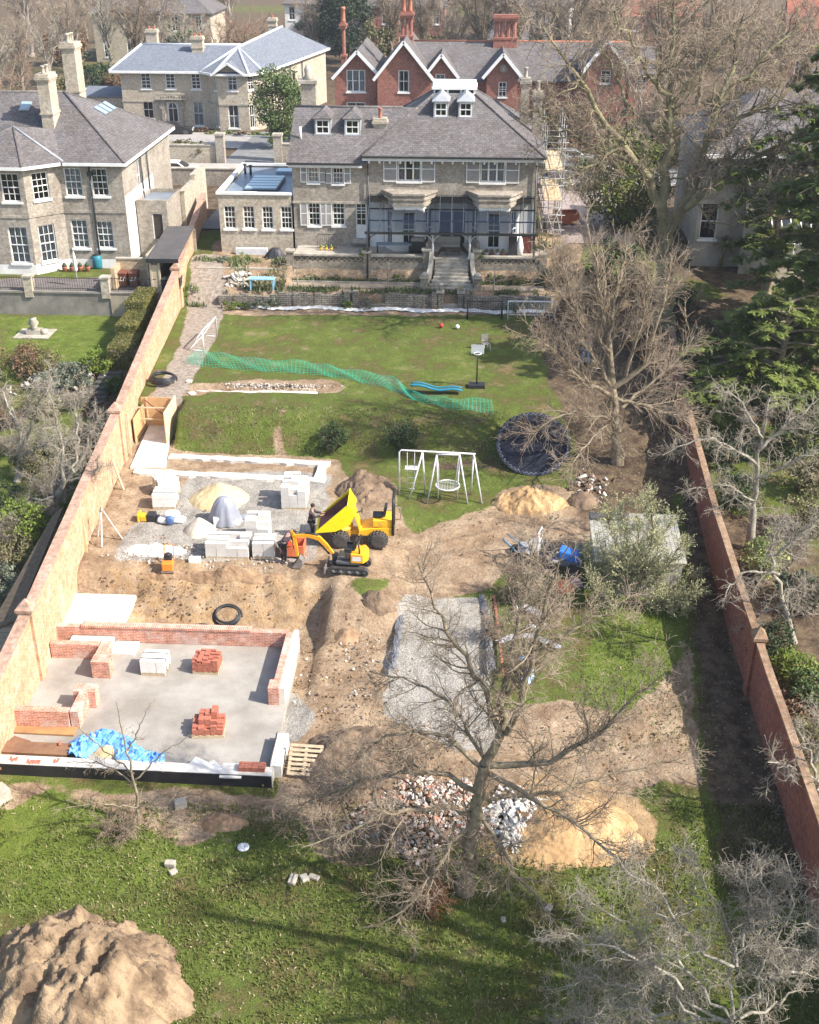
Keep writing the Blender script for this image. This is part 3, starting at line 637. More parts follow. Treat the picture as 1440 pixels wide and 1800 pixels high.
 for xc in(-4.33,1.42):
  pts=[(xc-1.75,FY),(xc-1.0,FY-1.25),(xc+1.0,FY-1.25),(xc+1.75,FY)]
  P5=MB();zt=9.32
  for i,(z0,z1,ex)in enumerate(((8.5,8.68,0.1),(8.68,8.9,0.0),(8.9,9.02,0.1),(9.02,9.2,0.02),(9.2,9.34,0.14))):
   q=[(xc-1.75-ex,FY-0.001),(xc-1.0-ex*0.6,FY-1.25-ex),(xc+1.0+ex*0.6,FY-1.25-ex),(xc+1.75+ex,FY-0.001)]
   P5.prism(q,z0,z1)
  P5.build('bay_parapet',GAULT,R)
  bw_=MB();opsl=[]
  for a,c_ in zip(pts[:-1],pts[1:]):
   l=dir2(a,c_)[1];o=(l*0.5-0.42,l*0.5+0.42,5.75,8.1);opsl.append((a,c_,o));facade(bw_,a,c_,5.3,8.495,[o],0.1,0.5)
  BWL=bw_.build('bay_wall',[RENDERW,DARKIN],R)
  for a,c_,o in opsl:window(R,a,c_,o,2,3,0.08,None,False)
 for x0,x1 in((-7.08,-6.12),(-2.54,-0.38),(3.22,4.08)):wp=MB();wp.box(x0,x1,FY-0.03,FY-0.003,5.3,8.45);wp.build('white_wall_panel',RENDERW,R)
 for x in(-1.9,-0.95):
  o=(x-0.4-A[0],x+0.4-A[0],5.6,7.9)
  d_=MB();d_.box(x-0.4,x+0.4,FY-0.045,FY-0.033,5.5,7.9);d_.build('french_door',DARKIN,R)
villa()
def extension():
 R=empty('flat_roofed_extension',(-15.0,FY,5.0),'low pale brick extension with flat roof, big rooflight and four sash windows in a row','extension')
 A,B=(-17.5,FY+0.04),(-12.55,FY+0.04);zt=8.85
 ops=[rect_on(bx(c5,*q),A,B)for q in((58,107,485,580),(138,187,485,580),(218,265,487,582),(297,345,487,582))]
 b=MB();facade(b,A,B,4.5,zt,ops);facade(b,(-17.5,90.0),A,4.5,zt);facade(b,(-12.55,90.0),(-17.5,90.0),4.5,zt);b.build('wall',[GAULT_PALE,DARKIN],R)
 for o in ops:window(R,A,B,o,3,4,0.1,None)
 c=MB()
 for x0,x1,y0,y1 in((-17.62,-12.4,FY-0.06,FY+0.28),(-17.62,-17.3,FY+0.28,90.1),(-17.3,-12.4,89.8,90.1)):c.box(x0,x1,y0,y1,zt+0.003,zt+0.17)
 c.build('parapet_coping',WHITE,R)
 f=MB();f.box(-17.3,-12.4,FY+0.28,89.8,zt-0.35,zt-0.1);f.build('flat_roof',M('grey_membrane',(0.2,0.23,0.27),(0.13,0.155,0.19),rough=0.35,scale=0.8),R)
 gp_=[G3(*c1(*q),zt+0.2)for q in((1185,918),(1345,918),(1387,838),(1232,840))]
 k=MB();x0,x1,y0,y1=-15.9,-13.6,81.4,85.6
 k.prism([(x0,y0),(x1,y0),(x1,y1),(x0,y1)],zt-0.1,zt+0.1);k.mat(1).prism([(x0+0.05,y0+0.05),(x1-0.05,y0+0.05),(x1-0.05,y1-0.05),(x0+0.05,y1-0.05)],zt+0.1,zt+0.2)
 k.mat(0)
 for i in range(1,5):k.box(x0+0.03,x1-0.03,y0+i*0.84-0.02,y0+i*0.84+0.02,zt+0.2,zt+0.215)
 k.build('rooflight',[ANTH,M('rooflight_glass',(0.30,0.40,0.47),(0.26,0.36,0.43),rough=0.08,spec=0.6)],R)
 k=MB();k.box(-14.6,-13.4,87.4,88.6,zt-0.1,zt+0.12);k.build('small_rooflight',MATS['rooflight_glass'],R)
 for x,y in((-16.9,87.5),(-16.4,87.0)):
  k=MB();k.tube([(x,y,zt-0.1),(x,y,zt+0.55)],0.09,8);k.lathe((x,y,zt+0.5),[(0.14,0),(0.14,0.12)],8);k.build('vent_pipe',IRON,R)
extension()
def veranda():
 R=empty('glass_veranda',(-1.45,77.5,5.4),'dark framed lean-to glass veranda roof spanning the garden front of the grey villa','veranda')
 x0,x1,yb,yf,zb,zf=-7.02,4.15,FY-0.06,77.25,9.0,7.22
 f=MB();n=14
 for i in range(n+1):
  x=x0+(x1-x0)*i/n;f.bar((x,yb,zb),(x,yf,zf),0.05,0.1)
 for t in(0.03,0.36,0.68):f.bar((x0,yb+(yf-yb)*t,zb+(zf-zb)*t-0.07),(x1,yb+(yf-yb)*t,zb+(zf-zb)*t-0.07),0.1,0.08)
 f.build('roof_frame',ANTH,R)
 g=MB()
 for i in range(n):
  a,b_=x0+(x1-x0)*i/n+0.03,x0+(x1-x0)*(i+1)/n-0.03
  for xa,xb,t0,t1 in((a,b_,0,1),):
   if any(abs((a+b_)/2-xc)<1.2 for xc in(-4.33,1.42)):t0=0.42
   g.quad((xa,yb+(yf-yb)*t0,zb+(zf-zb)*t0+0.02),(xa,yf,zf+0.02),(xb,yf,zf+0.02),(xb,yb+(yf-yb)*t0,zb+(zf-zb)*t0+0.02))
 g.build('roof_glazing',ROOFGLASS,R)
 q=MB();q.box(x0-0.15,x1+0.15,yf-0.14,yf+0.04,zf-0.16,zf-0.02);q.build('gutter',IRON,R)
 for x,mt in((x0+0.05,IRON),(-2.63,WHITE),(-0.17,WHITE),(x1-0.05,IRON)):
  p=MB();p.lathe((x,yf+0.1,5.4),[(0.13,0),(0.13,0.12),(0.075,0.2),(0.06,0.9),(0.085,0.95),(0.05,1.05),(0.05,1.55),(0.1,1.66)],10)
  for s in(-1,1):
   if(x<-6 and s<0)or(x>4 and s>0):continue
   p.tube([(x+s*0.05,yf+0.1,6.6),(x+s*0.22,yf+0.1,6.86),(x+s*0.55,yf+0.1,7.03)],0.03,5)
  p.build('veranda_post',mt,R)
 d=MB();d.tube([(-7.0,yf-0.1,4.0),(-7.0,yf-0.1,zf-0.1)],0.05,6);d.build('downpipe',IRON,R)
veranda()
# --- terrace, steps, retaining walls
def terrace():
 PAVE=M('terrace_flags',(0.42,0.37,0.31),(0.32,0.28,0.23),rough=0.9,scale=2.5,bump=0.2)
 t=MB();t.prism([(-12.1,77.62),(5.0,77.62),(5.0,FY),(-12.1,FY)],5.1,5.42);o=t.build('terrace_paving',PAVE);tag(o,kind='structure')
 R=empty('terrace_wall',(-4,77.2,3.8),'weathered buff terrace wall with pierced parapet in front of the villa','terrace wall')
 y0,y1=77.25,77.6
 piers=[-12.25,-7.05,-3.05,0.35,4.75]
 for a,b_ in((-12.0,-7.3),(-6.8,-3.3),(0.6,4.5)):
  w_=MB();w_.box(a,b_,y0,y1,3.4,5.12);w_.build('wall_face',BUFFW,R)
  p=MB();n=int((b_-a)/0.36)
  for i in range(n):
   xa=a+(b_-a)*i/n;xb=a+(b_-a)*(i+1)/n
   p.bar((xa,y0+0.1,5.12),(xb,y0+0.1,5.5),0.09,0.12,(0,1,0));p.bar((xb,y0+0.105,5.12),(xa,y0+0.105,5.5),0.09,0.12,(0,1,0))
  p.build('pierced_parapet',BUFFW,R)
  c=MB();c.box(a,b_,y0-0.05,y1+0.02,5.51,5.63);c.build('coping',STONE,R)
 for x in piers:
  p=MB();hi=5.95 if x in(-3.05,0.35)else 5.75
  p.box(x-0.25,x+0.25,y0-0.08,y1+0.06,3.4,hi);q=p.build('pier',BUFFW,R)
  c=MB();c.box(x-0.32,x+0.32,y0-0.15,y1+0.13,hi+0.002,hi+0.12);c.build('pier_cap',STONE,q)
 S=empty('garden_steps',(-1.35,76.4,3.9),'broad flight of stone steps between curved cheek walls climbing to the terrace','steps')
 n=9;zt,zb_=5.42,3.9;ya,yb=77.6,75.05
 b=MB()
 for i in range(n):
  z=zb_+(zt-zb_)*(i+1)/n;y=yb+(ya-yb)*i/n;hw=1.12+0.5*max(0,(4-i)/4)**1.5
  b.box(-1.35-hw,-1.35+hw,y,ya+0.02 if i==n-1 else y+(ya-yb)/n+0.05,z-0.19 if i else zb_-0.1,z)
 b.build('tread',STONE,S)
 for s in(-1,1):
  c=MB();L_=[]
  for i in range(9):
   t=i/8;y=77.15-t*1.75;z=5.95-1.35*(1-(1-t)**1.8);x=-1.35+s*(1.35+0.38*t*t);L_.append((x,y,z))
  for p,q in zip(L_[:-1],L_[1:]):
   c.add([(p[0]-0.14,p[1],3.6),(p[0]+0.14,p[1],3.6),(p[0]+0.14,p[1],p[2]),(p[0]-0.14,p[1],p[2]),(q[0]-0.14,q[1],3.6),(q[0]+0.14,q[1],3.6),(q[0]+0.14,q[1],q[2]),(q[0]-0.14,q[1],q[2])],[(3,2,6,7),(0,3,7,4),(1,5,6,2),(4,7,6,5),(0,1,2,3)])
  c.build('cheek_wall',STONE,S)
  p=MB();x=-1.35+s*1.75;p.box(x-0.24,x+0.24,74.95,75.43,3.5,4.75);q=p.build('pier',BUFFW,S)
  c=MB();c.box(x-0.3,x+0.3,74.89,75.49,4.752,4.86);c.lathe((x,75.19,4.86),[(0.22,0),(0.26,0.1),(0.14,0.2),(0.05,0.27)],10);c.build('pier_cap',STONE,q)
 W=empty('stone_retaining_wall',(-5,74.1,2.9),'low coursed stone retaining wall with collapsed stretches along the top of the lawn','retaining wall')
 rnd=random.Random(4)
 def stretch(a,b_,lo):
  m=MB();n=max(2,int((b_-a)/0.45));xs_=[a+(b_-a)*i/n for i in range(n+1)]
  for xa,xb in zip(xs_[:-1],xs_[1:]):
   m.box(xa,xb-0.004,74.0+rnd.uniform(-0.05,0.05),74.3,2.6,lo+rnd.uniform(-0.07,0.09))
  m.build('wall_face',STONEW,W)
 stretch(-16.6,-12.6,3.7);stretch(-12.6,-7.9,3.86);stretch(-5.6,-2.2,3.9);stretch(-0.55,5.2,3.9);stretch(-7.9,-5.6,3.25)
 for x in(-8.1,-7.55,-2.35,-2.0,-0.65,-0.3):
  p=MB();p.box(x-0.2,x+0.2,73.9,74.4,2.7,4.1);q=p.build('pier',STONEW,W)
  if x in(-2.0,-0.65):
   c=MB();c.box(x-0.26,x+0.26,73.84,74.46,4.102,4.22);c.lathe((x,74.15,4.22),[(0.16,0),(0.1,0.25),(0.22,0.4),(0.12,0.5)],9);c.build('pier_cap',STONE,q)
 S2=empty('lawn_steps',(-1.33,73.8,2.9),'short flight of old stone steps from the lawn through the low stone wall','steps')
 b=MB()
 for i in range(5):b.box(-1.8,-0.85,73.55+i*0.26,74.95,2.75+i*0.19+(0.002 if i else 0),2.75+(i+1)*0.19+0.02)
 b.build('tread',STONE,S2)
 m=MB();n=90;prev=None
 for i in range(n+1):
  x=-15.6+20.4*i/n;y=73.55+0.16*math.sin(i*0.31)+rnd.uniform(-0.06,0.06);wd=0.18+0.2*rnd.random();z=ht(x,y)+0.06+rnd.uniform(0,0.05)
  cur=[(x,y-wd,z-0.03),(x,y,z+0.05+0.05*rnd.random()),(x,y+wd,z)]
  if prev:
   m.quad(prev[0],cur[0],cur[1],prev[1]);m.quad(prev[1],cur[1],cur[2],prev[2])
  prev=cur
 o=m.build('membrane_strip',M('white_membrane',(0.7,0.69,0.66),(0.5,0.49,0.46),rough=0.7,scale=4));tag(o,'crumpled white membrane strip lying along the foot of the low stone wall','membrane',kind='thing')
terrace()
# --- neighbour on the left
def bay_house():
 R=empty('bay_house',(-26,79,4.0),'old grey brick house with octagonal bay and white plinth left of the garden wall','house')
 fy=78.4;ze=11.3;xr=-23.45
 wins=[]
 P0,P1,P2,P3=(-34.5,76.7),(-29.55,76.7),(-27.7,78.35),(xr,fy)
 b=MB();mats=[GAULT,DARKIN,RENDERW]
 def face(A,B,ops):facade(b,A,B,4.75,ze,ops);b.mat(2);facade(b,A,B,3.7,4.75);b.mat(0);return[(A,B,o)for o in ops]
 L_=[]
 L_+=face(P0,P1,[rect_on(bx(c4,5,95,152,290),P0,P1),rect_on(bx(c4,48,140,413,588),P0,P1)])
 L_+=face(P1,P2,[rect_on(bx(c4,158,238,145,280),P1,P2),rect_on(bx(c4,195,275,400,580),P1,P2)])
 L_+=face(P2,P3,[rect_on(bx(c4,*q),P2,P3)for q in((315,398,125,262),(445,525,128,262),(350,430,378,515),(472,552,385,515))])
 Bk=(xr,91.5);Bl=(-44.0,91.5)
 so=[(3.6,4.5,8.6,10.6)]
 facade(b,P3,Bk,3.7,ze,so);facade(b,Bk,Bl,3.7,ze);facade(b,Bl,(-44,76.7),3.7,ze);facade(b,(-44,76.7),P0,3.7,ze)
 b.build('wall',mats,R)
 cur=[None,'full',None,'full','full','sides','full','full']
 for(A,B,o),cu in zip(L_,cur):window(R,A,B,o,3,4,0.12,cu)
 window(R,P3,Bk,so[0],2,2,0.12,'full')
 q=MB();q.box(xr+0.003,xr+0.02,fy+0.05,86.0,3.9,9.0);q.build('rendered_side',RENDERW,R)
 e=0.4;zr=14.75;ry=85.0
 A0=(-44.6,fy-e,ze);A1=(xr+e,fy-e,ze);A2=(xr+e,92.0,ze);A3=(-44.6,92.0,ze);R0=(-44.6,ry,zr);R1=(-28.9,ry,zr)
 r=MB();slopes(r,[[A0,A1,R1,R0],[A1,A2,R1],[A2,A3,R0,R1]],0.14);r.build('roof',SLATE,R)
 ap=(-30.7,79.3,13.35);q0=(-35.0,76.35,ze+0.02);q1=(-29.4,76.3,ze+0.02);q2=(-27.25,78.2,ze+0.02);zi=ze+0.9
 r=MB();slopes(r,[[q0,q1,ap],[q1,q2,ap],[q2,(-28.6,81.4,12.9),ap],[q0,ap,(-34,82.0,12.9),(-36,79.0,ze+0.1)]],0.1);r.build('bay_roof',SLATE,R)
 ridges(R,[(R0,R1),(A1,R1),(A2,R1)],SLATE,0.1);ridges(R,[(q1,ap),(q0,ap)],SLATE,0.08,'bay_hip');ridges(R,[(q2,ap)],LEAD,0.09,'lead_valley')
 g=MB()
 for a,c in(((q0[0],q0[1],ze-0.1),(q1[0],q1[1],ze-0.1)),((q1[0],q1[1],ze-0.1),(q2[0],q2[1],ze-0.1)),((q2[0],fy-e,ze-0.1),(xr+e,fy-e,ze-0.1)),((xr+e,fy-e,ze-0.1),(xr+e,92,ze-0.1))):g.bar(a,c,0.12,0.2)
 g.build('gutter',WHITE,R)
 s=MB()
 for A,B in((P0,P1),(P1,P2),(P2,P3)):
  (dx,dy),l=dir2(A,B);n=(dy,-dx);s.bar((A[0]+n[0]*0.02,A[1]+n[1]*0.02,8.0),(B[0]+n[0]*0.02,B[1]+n[1]*0.02,8.0),0.07,0.16)
 s.build('string_course',GAULT,R)
 chimney(R,-29.0,82.0,12.4,16.4,0.8,1.5,GAULT_PALE,2,0.5,STONE);chimney(R,-29.4,89.2,12.4,17.6,0.95,1.5,GAULT_PALE,3,0.6,STONE)
 for x,y in((-25.6,fy-0.09),):
  d=MB();d.tube([(x,y,4.8),(x,y,ze-0.2)],0.06,6);d.box(x-0.16,x+0.16,y-0.12,y+0.06,ze-0.9,ze-0.6);d.build('downpipe',IRON,R)
 for y in(82.9,84.6):
  d=MB();d.tube([(xr+0.1,y,6.5),(xr+0.1,y,ze-0.1)],0.055,6);d.build('downpipe',IRON,R)
 for x,y in((-35.2,81.2),(-35.0,80.0),(-31.2,83.4)):
  z=ze+(zr-ze)*(y-fy+e)/(ry-fy+e);sl_=math.atan2(zr-ze,ry-fy+e)
  k=MB();k.obox((x,y,z+0.02),(0.7,1.0,0.09),0,sl_);k.mat(1).obox((x,y-0.02,z+0.112),(0.55,0.82,0.01),0,sl_);k.build('skylight',[LEAD,MATS['rooflight_glass']],R)
 for y in(83.6,84.6,85.7):
  x=-26.6;z=ze+(zr-ze)*(xr+e-x)/(xr+e-R1[0]);k=MB();k.obox((x,y+2,z+0.03),(0.9,0.7,0.08),0,0,math.atan2(zr-ze,xr+e-R1[0]));k.build('skylight',MATS['rooflight_glass'],R)
bay_house()
def lean_to():
 R=empty('brick_outhouse',(-21.6,81.5,4.2),'narrow brick outhouse with plain dark door between the bay house and the garden wall','outhouse')
 A,B=(-23.35,80.6),(-21.2,80.6);o=rect_on(bx(c4,745,797,347,472),A,B);b=MB();facade(b,A,B,4.0,8.25,[o],0.08,0.4);facade(b,B,(-21.2,84.5),4.0,8.25);facade(b,(-21.2,84.5),(-23.35,84.5),4.0,8.25);facade(b,(-23.35,84.5),A,4.0,8.25)
 b.mat(0).box(-23.35,-21.2,80.6,80.85,8.25,8.3);b.build('wall',[GAULT,DARKIN],R)
 d=MB();d.box(A[0]+o[0]+0.06,A[0]+o[1]-0.06,80.68,80.73,o[2],o[3]-0.05);W=d.build('door',M('brown_door',(0.06,0.045,0.035),(0.045,0.034,0.028),rough=0.6),R)
 d=MB();d.box(A[0]+o[0],A[0]+o[0]+0.06,80.66,80.74,o[2],o[3]);d.box(A[0]+o[1]-0.06,A[0]+o[1],80.66,80.74,o[2],o[3]);d.box(A[0]+o[0],A[0]+o[1],80.66,80.74,o[3]-0.05,o[3]+0.01);d.build('door_frame',WHITE,R)
 r=MB();r.box(-23.3,-21.25,80.86,84.45,7.9,8.0);r.build('roof',MATS['grey_membrane'],R)
 w=empty('passage_wall',(-20.9,84,4.3),'pale brick side wall stepping down behind the brick outhouse','wall')
 b=MB();b.box(-21.2,-20.9,84.6,88.2,4.3,8.0);b.box(-21.2,-20.9,88.2,92.0,4.3,8.4);b.build('wall_face',GAULT_PALE,w)
 c=MB();c.box(-21.26,-20.84,84.55,88.2,8.003,8.1);c.box(-21.26,-20.84,88.2,92.05,8.403,8.5);c.build('coping',STONE,w)
 K=empty('carport',(-19.4,77,4.0),'open fronted carport with dark felt roof built against the orange garden wall','carport')
 FELT=M('dark_roof_felt',(0.10,0.09,0.088),(0.075,0.068,0.066),rough=0.85,scale=1.2)
 r=MB();r.add([(-20.85,73.0,6.3),(-17.95-0.9,73.0,6.35),(-19.4,80.5,6.6),(-21.3,80.5,6.55),(-20.85,73.0,6.18),(-18.85,73.0,6.23),(-19.4,80.5,6.48),(-21.3,80.5,6.43)],[(0,1,2,3),(4,7,6,5),(0,4,5,1),(1,5,6,2),(2,6,7,3),(3,7,4,0)]);r.build('roof',FELT,K)
 f=MB();f.box(-20.9,-18.8,72.93,72.99,6.1,6.36);f.build('fascia',IRON,K)
 for x in(-20.7,-20.15):p=MB();p.box(x-0.06,x+0.06,73.1,73.22,3.7,6.2);p.build('post',M('pale_timber',(0.5,0.43,0.31),(0.4,0.34,0.24),rough=0.8,scale=4),K)
 w_=MB();w_.box(-21.2,-21.1,74,80.4,3.9,6.3);w_.build('side_wall',GAULT_PALE,K);w_=MB();w_.box(-21.1,-19.3,80.3,80.4,4.0,6.4);w_.build('back_wall',GAULT,K)
 w_=MB();w_.box(-20.68,-20.17,73.14,73.18,3.75,5.9);w_.build('timber_gate',M('buff_board',(0.55,0.45,0.3),(0.45,0.36,0.24),rough=0.8,scale=3),K)
lean_to()
def yard():
 YARD=M('yard_paving',(0.17,0.145,0.135),(0.11,0.095,0.09),rough=0.9,scale=1.5,bump=0.2)
 m=MB();m.prism([(-45,73.5),(-19.6,73.5),(-20.2,83.5),(-45,83.5)],3.9,4.06);o=m.build('yard_paving',YARD);tag(o,kind='structure')
 R=empty('yard_retaining_wall',(-27,73.1,2.4),'stained grey retaining wall with railings dividing the neighbouring yard from its lawn','retaining wall')
 CONC=M('stained_render',(0.27,0.245,0.21),(0.16,0.145,0.125),rough=0.9,scale=1.1,detail=8)
 b=MB();b.box(-45,-23.5,72.95,73.35,2.2,3.98);b.build('wall_face',CONC,R)
 b=MB();b.box(-23.5,-20.3,72.9,73.35,2.2,3.9);b.build('rendered_panel',CREAM if False else M('buff_render',(0.42,0.35,0.26),(0.33,0.275,0.2),rough=0.9,scale=1.5),R)
 c=MB();c.box(-45,-20.3,72.88,73.4,3.983,4.1);c.build('coping',CONC,R)
 for x in(-28.85,-23.75):
  p=MB();p.box(x-0.27,x+0.27,72.85,73.42,3.7,5.0);q=p.build('pier',GAULT_PALE,R);p=MB();p.box(x-0.33,x+0.33,72.79,73.48,5.003,5.12);p.build('pier_cap',STONE,q)
 for a,b_ in((-36,-29.15),(-28.55,-24.05),(-23.45,-20.4)):
  r=MB()
  for z in(4.25,4.95):r.bar((a,73.15,z),(b_,73.15,z),0.035)
  n=int((b_-a)/0.16)
  for i in range(n+1):x=a+(b_-a)*i/n;r.bar((x,73.15,4.1),(x,73.15,5.02),0.018)
  r.build('railing',IRON,R)
 W=empty('bin_enclosure_wall',(-22.4,75.0,4.0),'low buff brick enclosure wall standing behind the two numbered brown bins','wall')
 b=MB();b.box(-23.45,-21.15,74.9,75.15,4.0,5.75);b.box(-23.45,-23.2,73.5,74.9,4.0,5.5);b.build('wall_face',BRICK('buff_brick',(0.5,0.38,0.23),(0.42,0.31,0.19),(0.42,0.35,0.26),stain=(0.7,0.66,0.6)),W)
 c=MB();c.box(-23.5,-21.1,74.85,75.2,5.752,5.83);c.build('coping',STONE,W)
yard()
def add_text(txt,size,loc,rot,mat,name,parent,extrude=0.004):
 cu=bpy.data.curves.new(name,'FONT');cu.body=txt;cu.size=size;cu.extrude=extrude;cu.align_x='CENTER';cu.align_y='CENTER'
 o0=bpy.data.objects.new(name,cu);COL.objects.link(o0);cu.materials.append(mat);bpy.context.view_layer.update()
 me=bpy.data.meshes.new_from_object(o0.evaluated_get(bpy.context.evaluated_depsgraph_get()));bpy.data.objects.remove(o0);o=bpy.data.objects.new(name,me);COL.objects.link(o)
 off=ROOTLOC.get(parent.name,(0,0,0));o.parent=parent;o.location=tuple(a-b for a,b in zip(loc,off));o.rotation_euler=rot;return o
def wheelie_bin(x,y,z,mat,label,text=None,rz=0.0):
 t=local(empty('wheelie_bin',(0,0,0),label,'wheelie bin','wheelie bins at the bay house'))
 b=MB();b.add([(-.24,-.26,.06),(.24,-.26,.06),(.22,.24,.1),(-.22,.24,.1),(-.29,-.33,.95),(.29,-.33,.95),(.29,.33,.95),(-.29,.33,.95)],[(0,3,2,1),(4,5,6,7),(0,1,5,4),(1,2,6,5),(2,3,7,6),(3,0,4,7)]);b.build('bin_body',mat,t,0.02)
 b=MB();b.add([(-.31,-.37,.952),(.31,-.37,.952),(.31,.36,.952),(-.31,.36,.952),(-.28,-.33,1.02),(.28,-.33,1.02),(.28,.33,1.06),(-.28,.33,1.06)],[(0,3,2,1),(4,5,6,7),(0,1,5,4),(1,2,6,5),(2,3,7,6),(3,0,4,7)]);b.build('lid',mat,t,0.015)
 for s in(-1,1):b=MB();b.lathe((s*.25-.03,.26,.1),[(.1,0),(.1,.06)],12,'x');b.build('wheel',IRON,t)
 b=MB();b.tube([(-.2,.38,.98),(.2,.38,.98)],.018,6);b.build('handle',IRON,t)
 if text:add_text(text,0.46,(0,-0.318,0.6),(math.pi/2-0.08,0,0),WHITE,'number',t)
 t.location=(x,y,z);t.rotation_euler=(0,0,rz);return t
BROWNBIN=M('brown_plastic',(0.17,0.062,0.04),(0.14,0.05,0.033),rough=0.5,spec=0.4);DARKBIN=M('charcoal_plastic',(0.03,0.034,0.04),(0.024,0.027,0.03),rough=0.5,spec=0.4)
wheelie_bin(-22.95,74.4,4.06,BROWNBIN,'brown wheelie bin numbered 27 with a closed lid, left of a matching pair','27')
wheelie_bin(-22.22,74.45,4.06,BROWNBIN,'brown wheelie bin numbered 27, nearer the carport of the matching pair','27')
wheelie_bin(-19.75,73.4,4.0,DARKBIN,'charcoal wheelie bin with red things heaped on its lid under the carport edge')
wheelie_bin(-19.15,73.6,4.0,DARKBIN,'charcoal wheelie bin tucked against the orange wall under the carport')
# --- house beyond the road, left
def slate_house():
 Y=139.0;R=empty('stone_house',(-34,Y,3.0),'pale stone coloured house with blue slate roof and arched front door across the road','house')
 ze=9.35;zb=2.8
 A,B=(-40.5,Y),(-30.6,Y)
 f=lambda*q:q
 up=[rect_on(bx(c1,*q),A,B)for q in((685,733,355,432),(805,852,358,432),(930,976,358,434))]
 dn=[rect_on(bx(c1,*q),A,B)for q in((697,747,490,577),(942,990,490,612))];dr=rect_on(bx(c1,815,870,495,597),A,B)
 b=MB();facade(b,A,B,zb,ze,up+dn+[dr],0.18)
 P0,P1,P2,P3=(-30.6,Y),(-29.0,Y-1.9),(-25.6,Y-1.9),(-24.4,Y-0.3)
 faces=[(P0,P1,[(1045,1070,365,440),(1055,1080,505,615)]),(P1,P2,[(1105,1155,345,442),(1112,1163,505,625)]),(P2,P3,[(1199,1237,362,440),(1205,1243,500,625)])]
 L_=[]
 for a,c,bs in faces:
  ops=[rect_on(bx(c1,*q),a,c)for q in bs];l=dir2(a,c)[1]
  ops=[(max(0.15,o[0]),min(l-0.15,o[1]),o[2],o[3])for o in ops]
  facade(b,a,c,zb,ze,ops,0.18);L_+=[(a,c,o)for o in ops]
 rw=[(6+i*4.5,6.9+i*4.5,6.2,8.4)for i in range(2)]
 Bk=(-19.5,Y+21)
 facade(b,P3,Bk,zb,ze+0.2,[(4,4.9,6.3,8.2),(10,10.9,6.3,8.2)]);facade(b,Bk,(-40.5,Y+21),zb,ze);facade(b,(-40.5,Y+21),A,zb,ze)
 b.build('wall',[GAULT_PALE,DARKIN],R)
 for o in up:window(R,A,B,o,2,4,0.15,None,True,0.1,0.05)
 window(R,A,B,dn[0],2,2,0.15,None);window(R,A,B,dn[1],2,2,0.15,'full')
 for i,(a,c,o)in enumerate(L_):window(R,a,c,o,2,3 if o[2]>5.5 else 2,0.15,('half'if o[2]<5.5 else 'sides'),True,0.1,0.05,arch=(i==2))
 W=window(R,A,B,dr,2,1,0.12,None,False,0.16,0.05,name='front_door',mid=0.68,arch=True)
 q=MB();x0,x1=A[0]+dr[0],A[0]+dr[1];q.box(x0+0.14,x1-0.14,Y+0.1,Y+0.16,dr[2],dr[2]+0.66*(dr[3]-dr[2]));q.build('door_leaf',M('black_gloss',(0.02,0.02,0.022),rough=0.2,spec=0.5),W)
 q=MB()
 for s in(x0-0.55,x1+0.2):q.box(s,s+0.35,Y-0.3,Y-0.002,zb,dr[3]+0.6)
 pts=[((x0+x1)/2+1.3*math.cos(t),Y-0.15,dr[3]-0.75+1.25*math.sin(t))for t in np.linspace(0,math.pi,11)]
 for a,c in zip(pts[:-1],pts[1:]):q.bar(a,c,0.3,0.35)
 q.build('arched_surround',GAULT,R)
 q=MB();q.box(x0-1.1,x1+1.1,Y-0.55,Y-0.002,6.28,6.42)
 q.box(x0-1.1,x1+1.1,Y-0.55,Y-0.4,6.85,6.98)
 for i in range(13):q.box(x0-1.05+i*0.31,x0-0.93+i*0.31,Y-0.52,Y-0.43,6.42,6.85)
 q.build('balcony',STONE,R)
 s=MB();s.box(-40.6,-30.7,Y-0.06,Y-0.002,5.95,6.12)
 for a,c,_ in faces:s.bar((a[0],a[1]-0.02,6.03),(c[0],c[1]-0.02,6.03),0.1,0.17)
 s.build('string_course',STONE,R)
 e=0.5
 r=MB();zr=11.5;A0=(-41.6,Y-e,ze);A1=(-29.0,Y-e,ze);R0=(-39.3,Y+6,zr);R1=(-27.5,Y+6,zr)
 A3=(-41.6,Y+12.5,ze)
 b0,b1,b2,b3=(-31.2,Y-0.6,ze),(-29.3,Y-2.4,ze),(-25.3,Y-2.4,ze),(-23.9,Y-0.6,ze);ap=(-27.3,Y+2.6,11.6)
 bk=(-19.0,Y+21.5,ze+0.2);rk=(-24.5,Y+18,12.4)
 slopes(r,[[A0,A1,R1,R0],[A0,R0,A3],[R0,R1,(-27.5,Y+12.5,ze),A3],[b0,b1,ap],[b1,b2,ap],[b2,b3,ap],[b0,ap,R1,(-30.5,Y+1.0,ze+0.5)],[b3,bk,rk,ap],[ap,rk,(-30,Y+21.5,ze),(-31,Y+8,ze+0.5)]],0.12)
 r.build('roof',SLATE_BLUE,R)
 LW=M('pale_lead',(0.55,0.57,0.6),(0.46,0.48,0.5),rough=0.5)
 ridges(R,[(A0,R0),(R0,R1),(b0,ap),(b1,ap),(b2,ap),(b3,ap),(ap,rk)],LW,0.16,'lead_hip')
 g=MB()
 for p,q in((A0,b0),(b0,b1),(b1,b2),(b2,b3),(b3,bk)):g.bar((p[0],p[1],ze-0.1),(q[0],q[1],q[2]-0.1),0.15,0.25)
 g.build('gutter',WHITE,R)
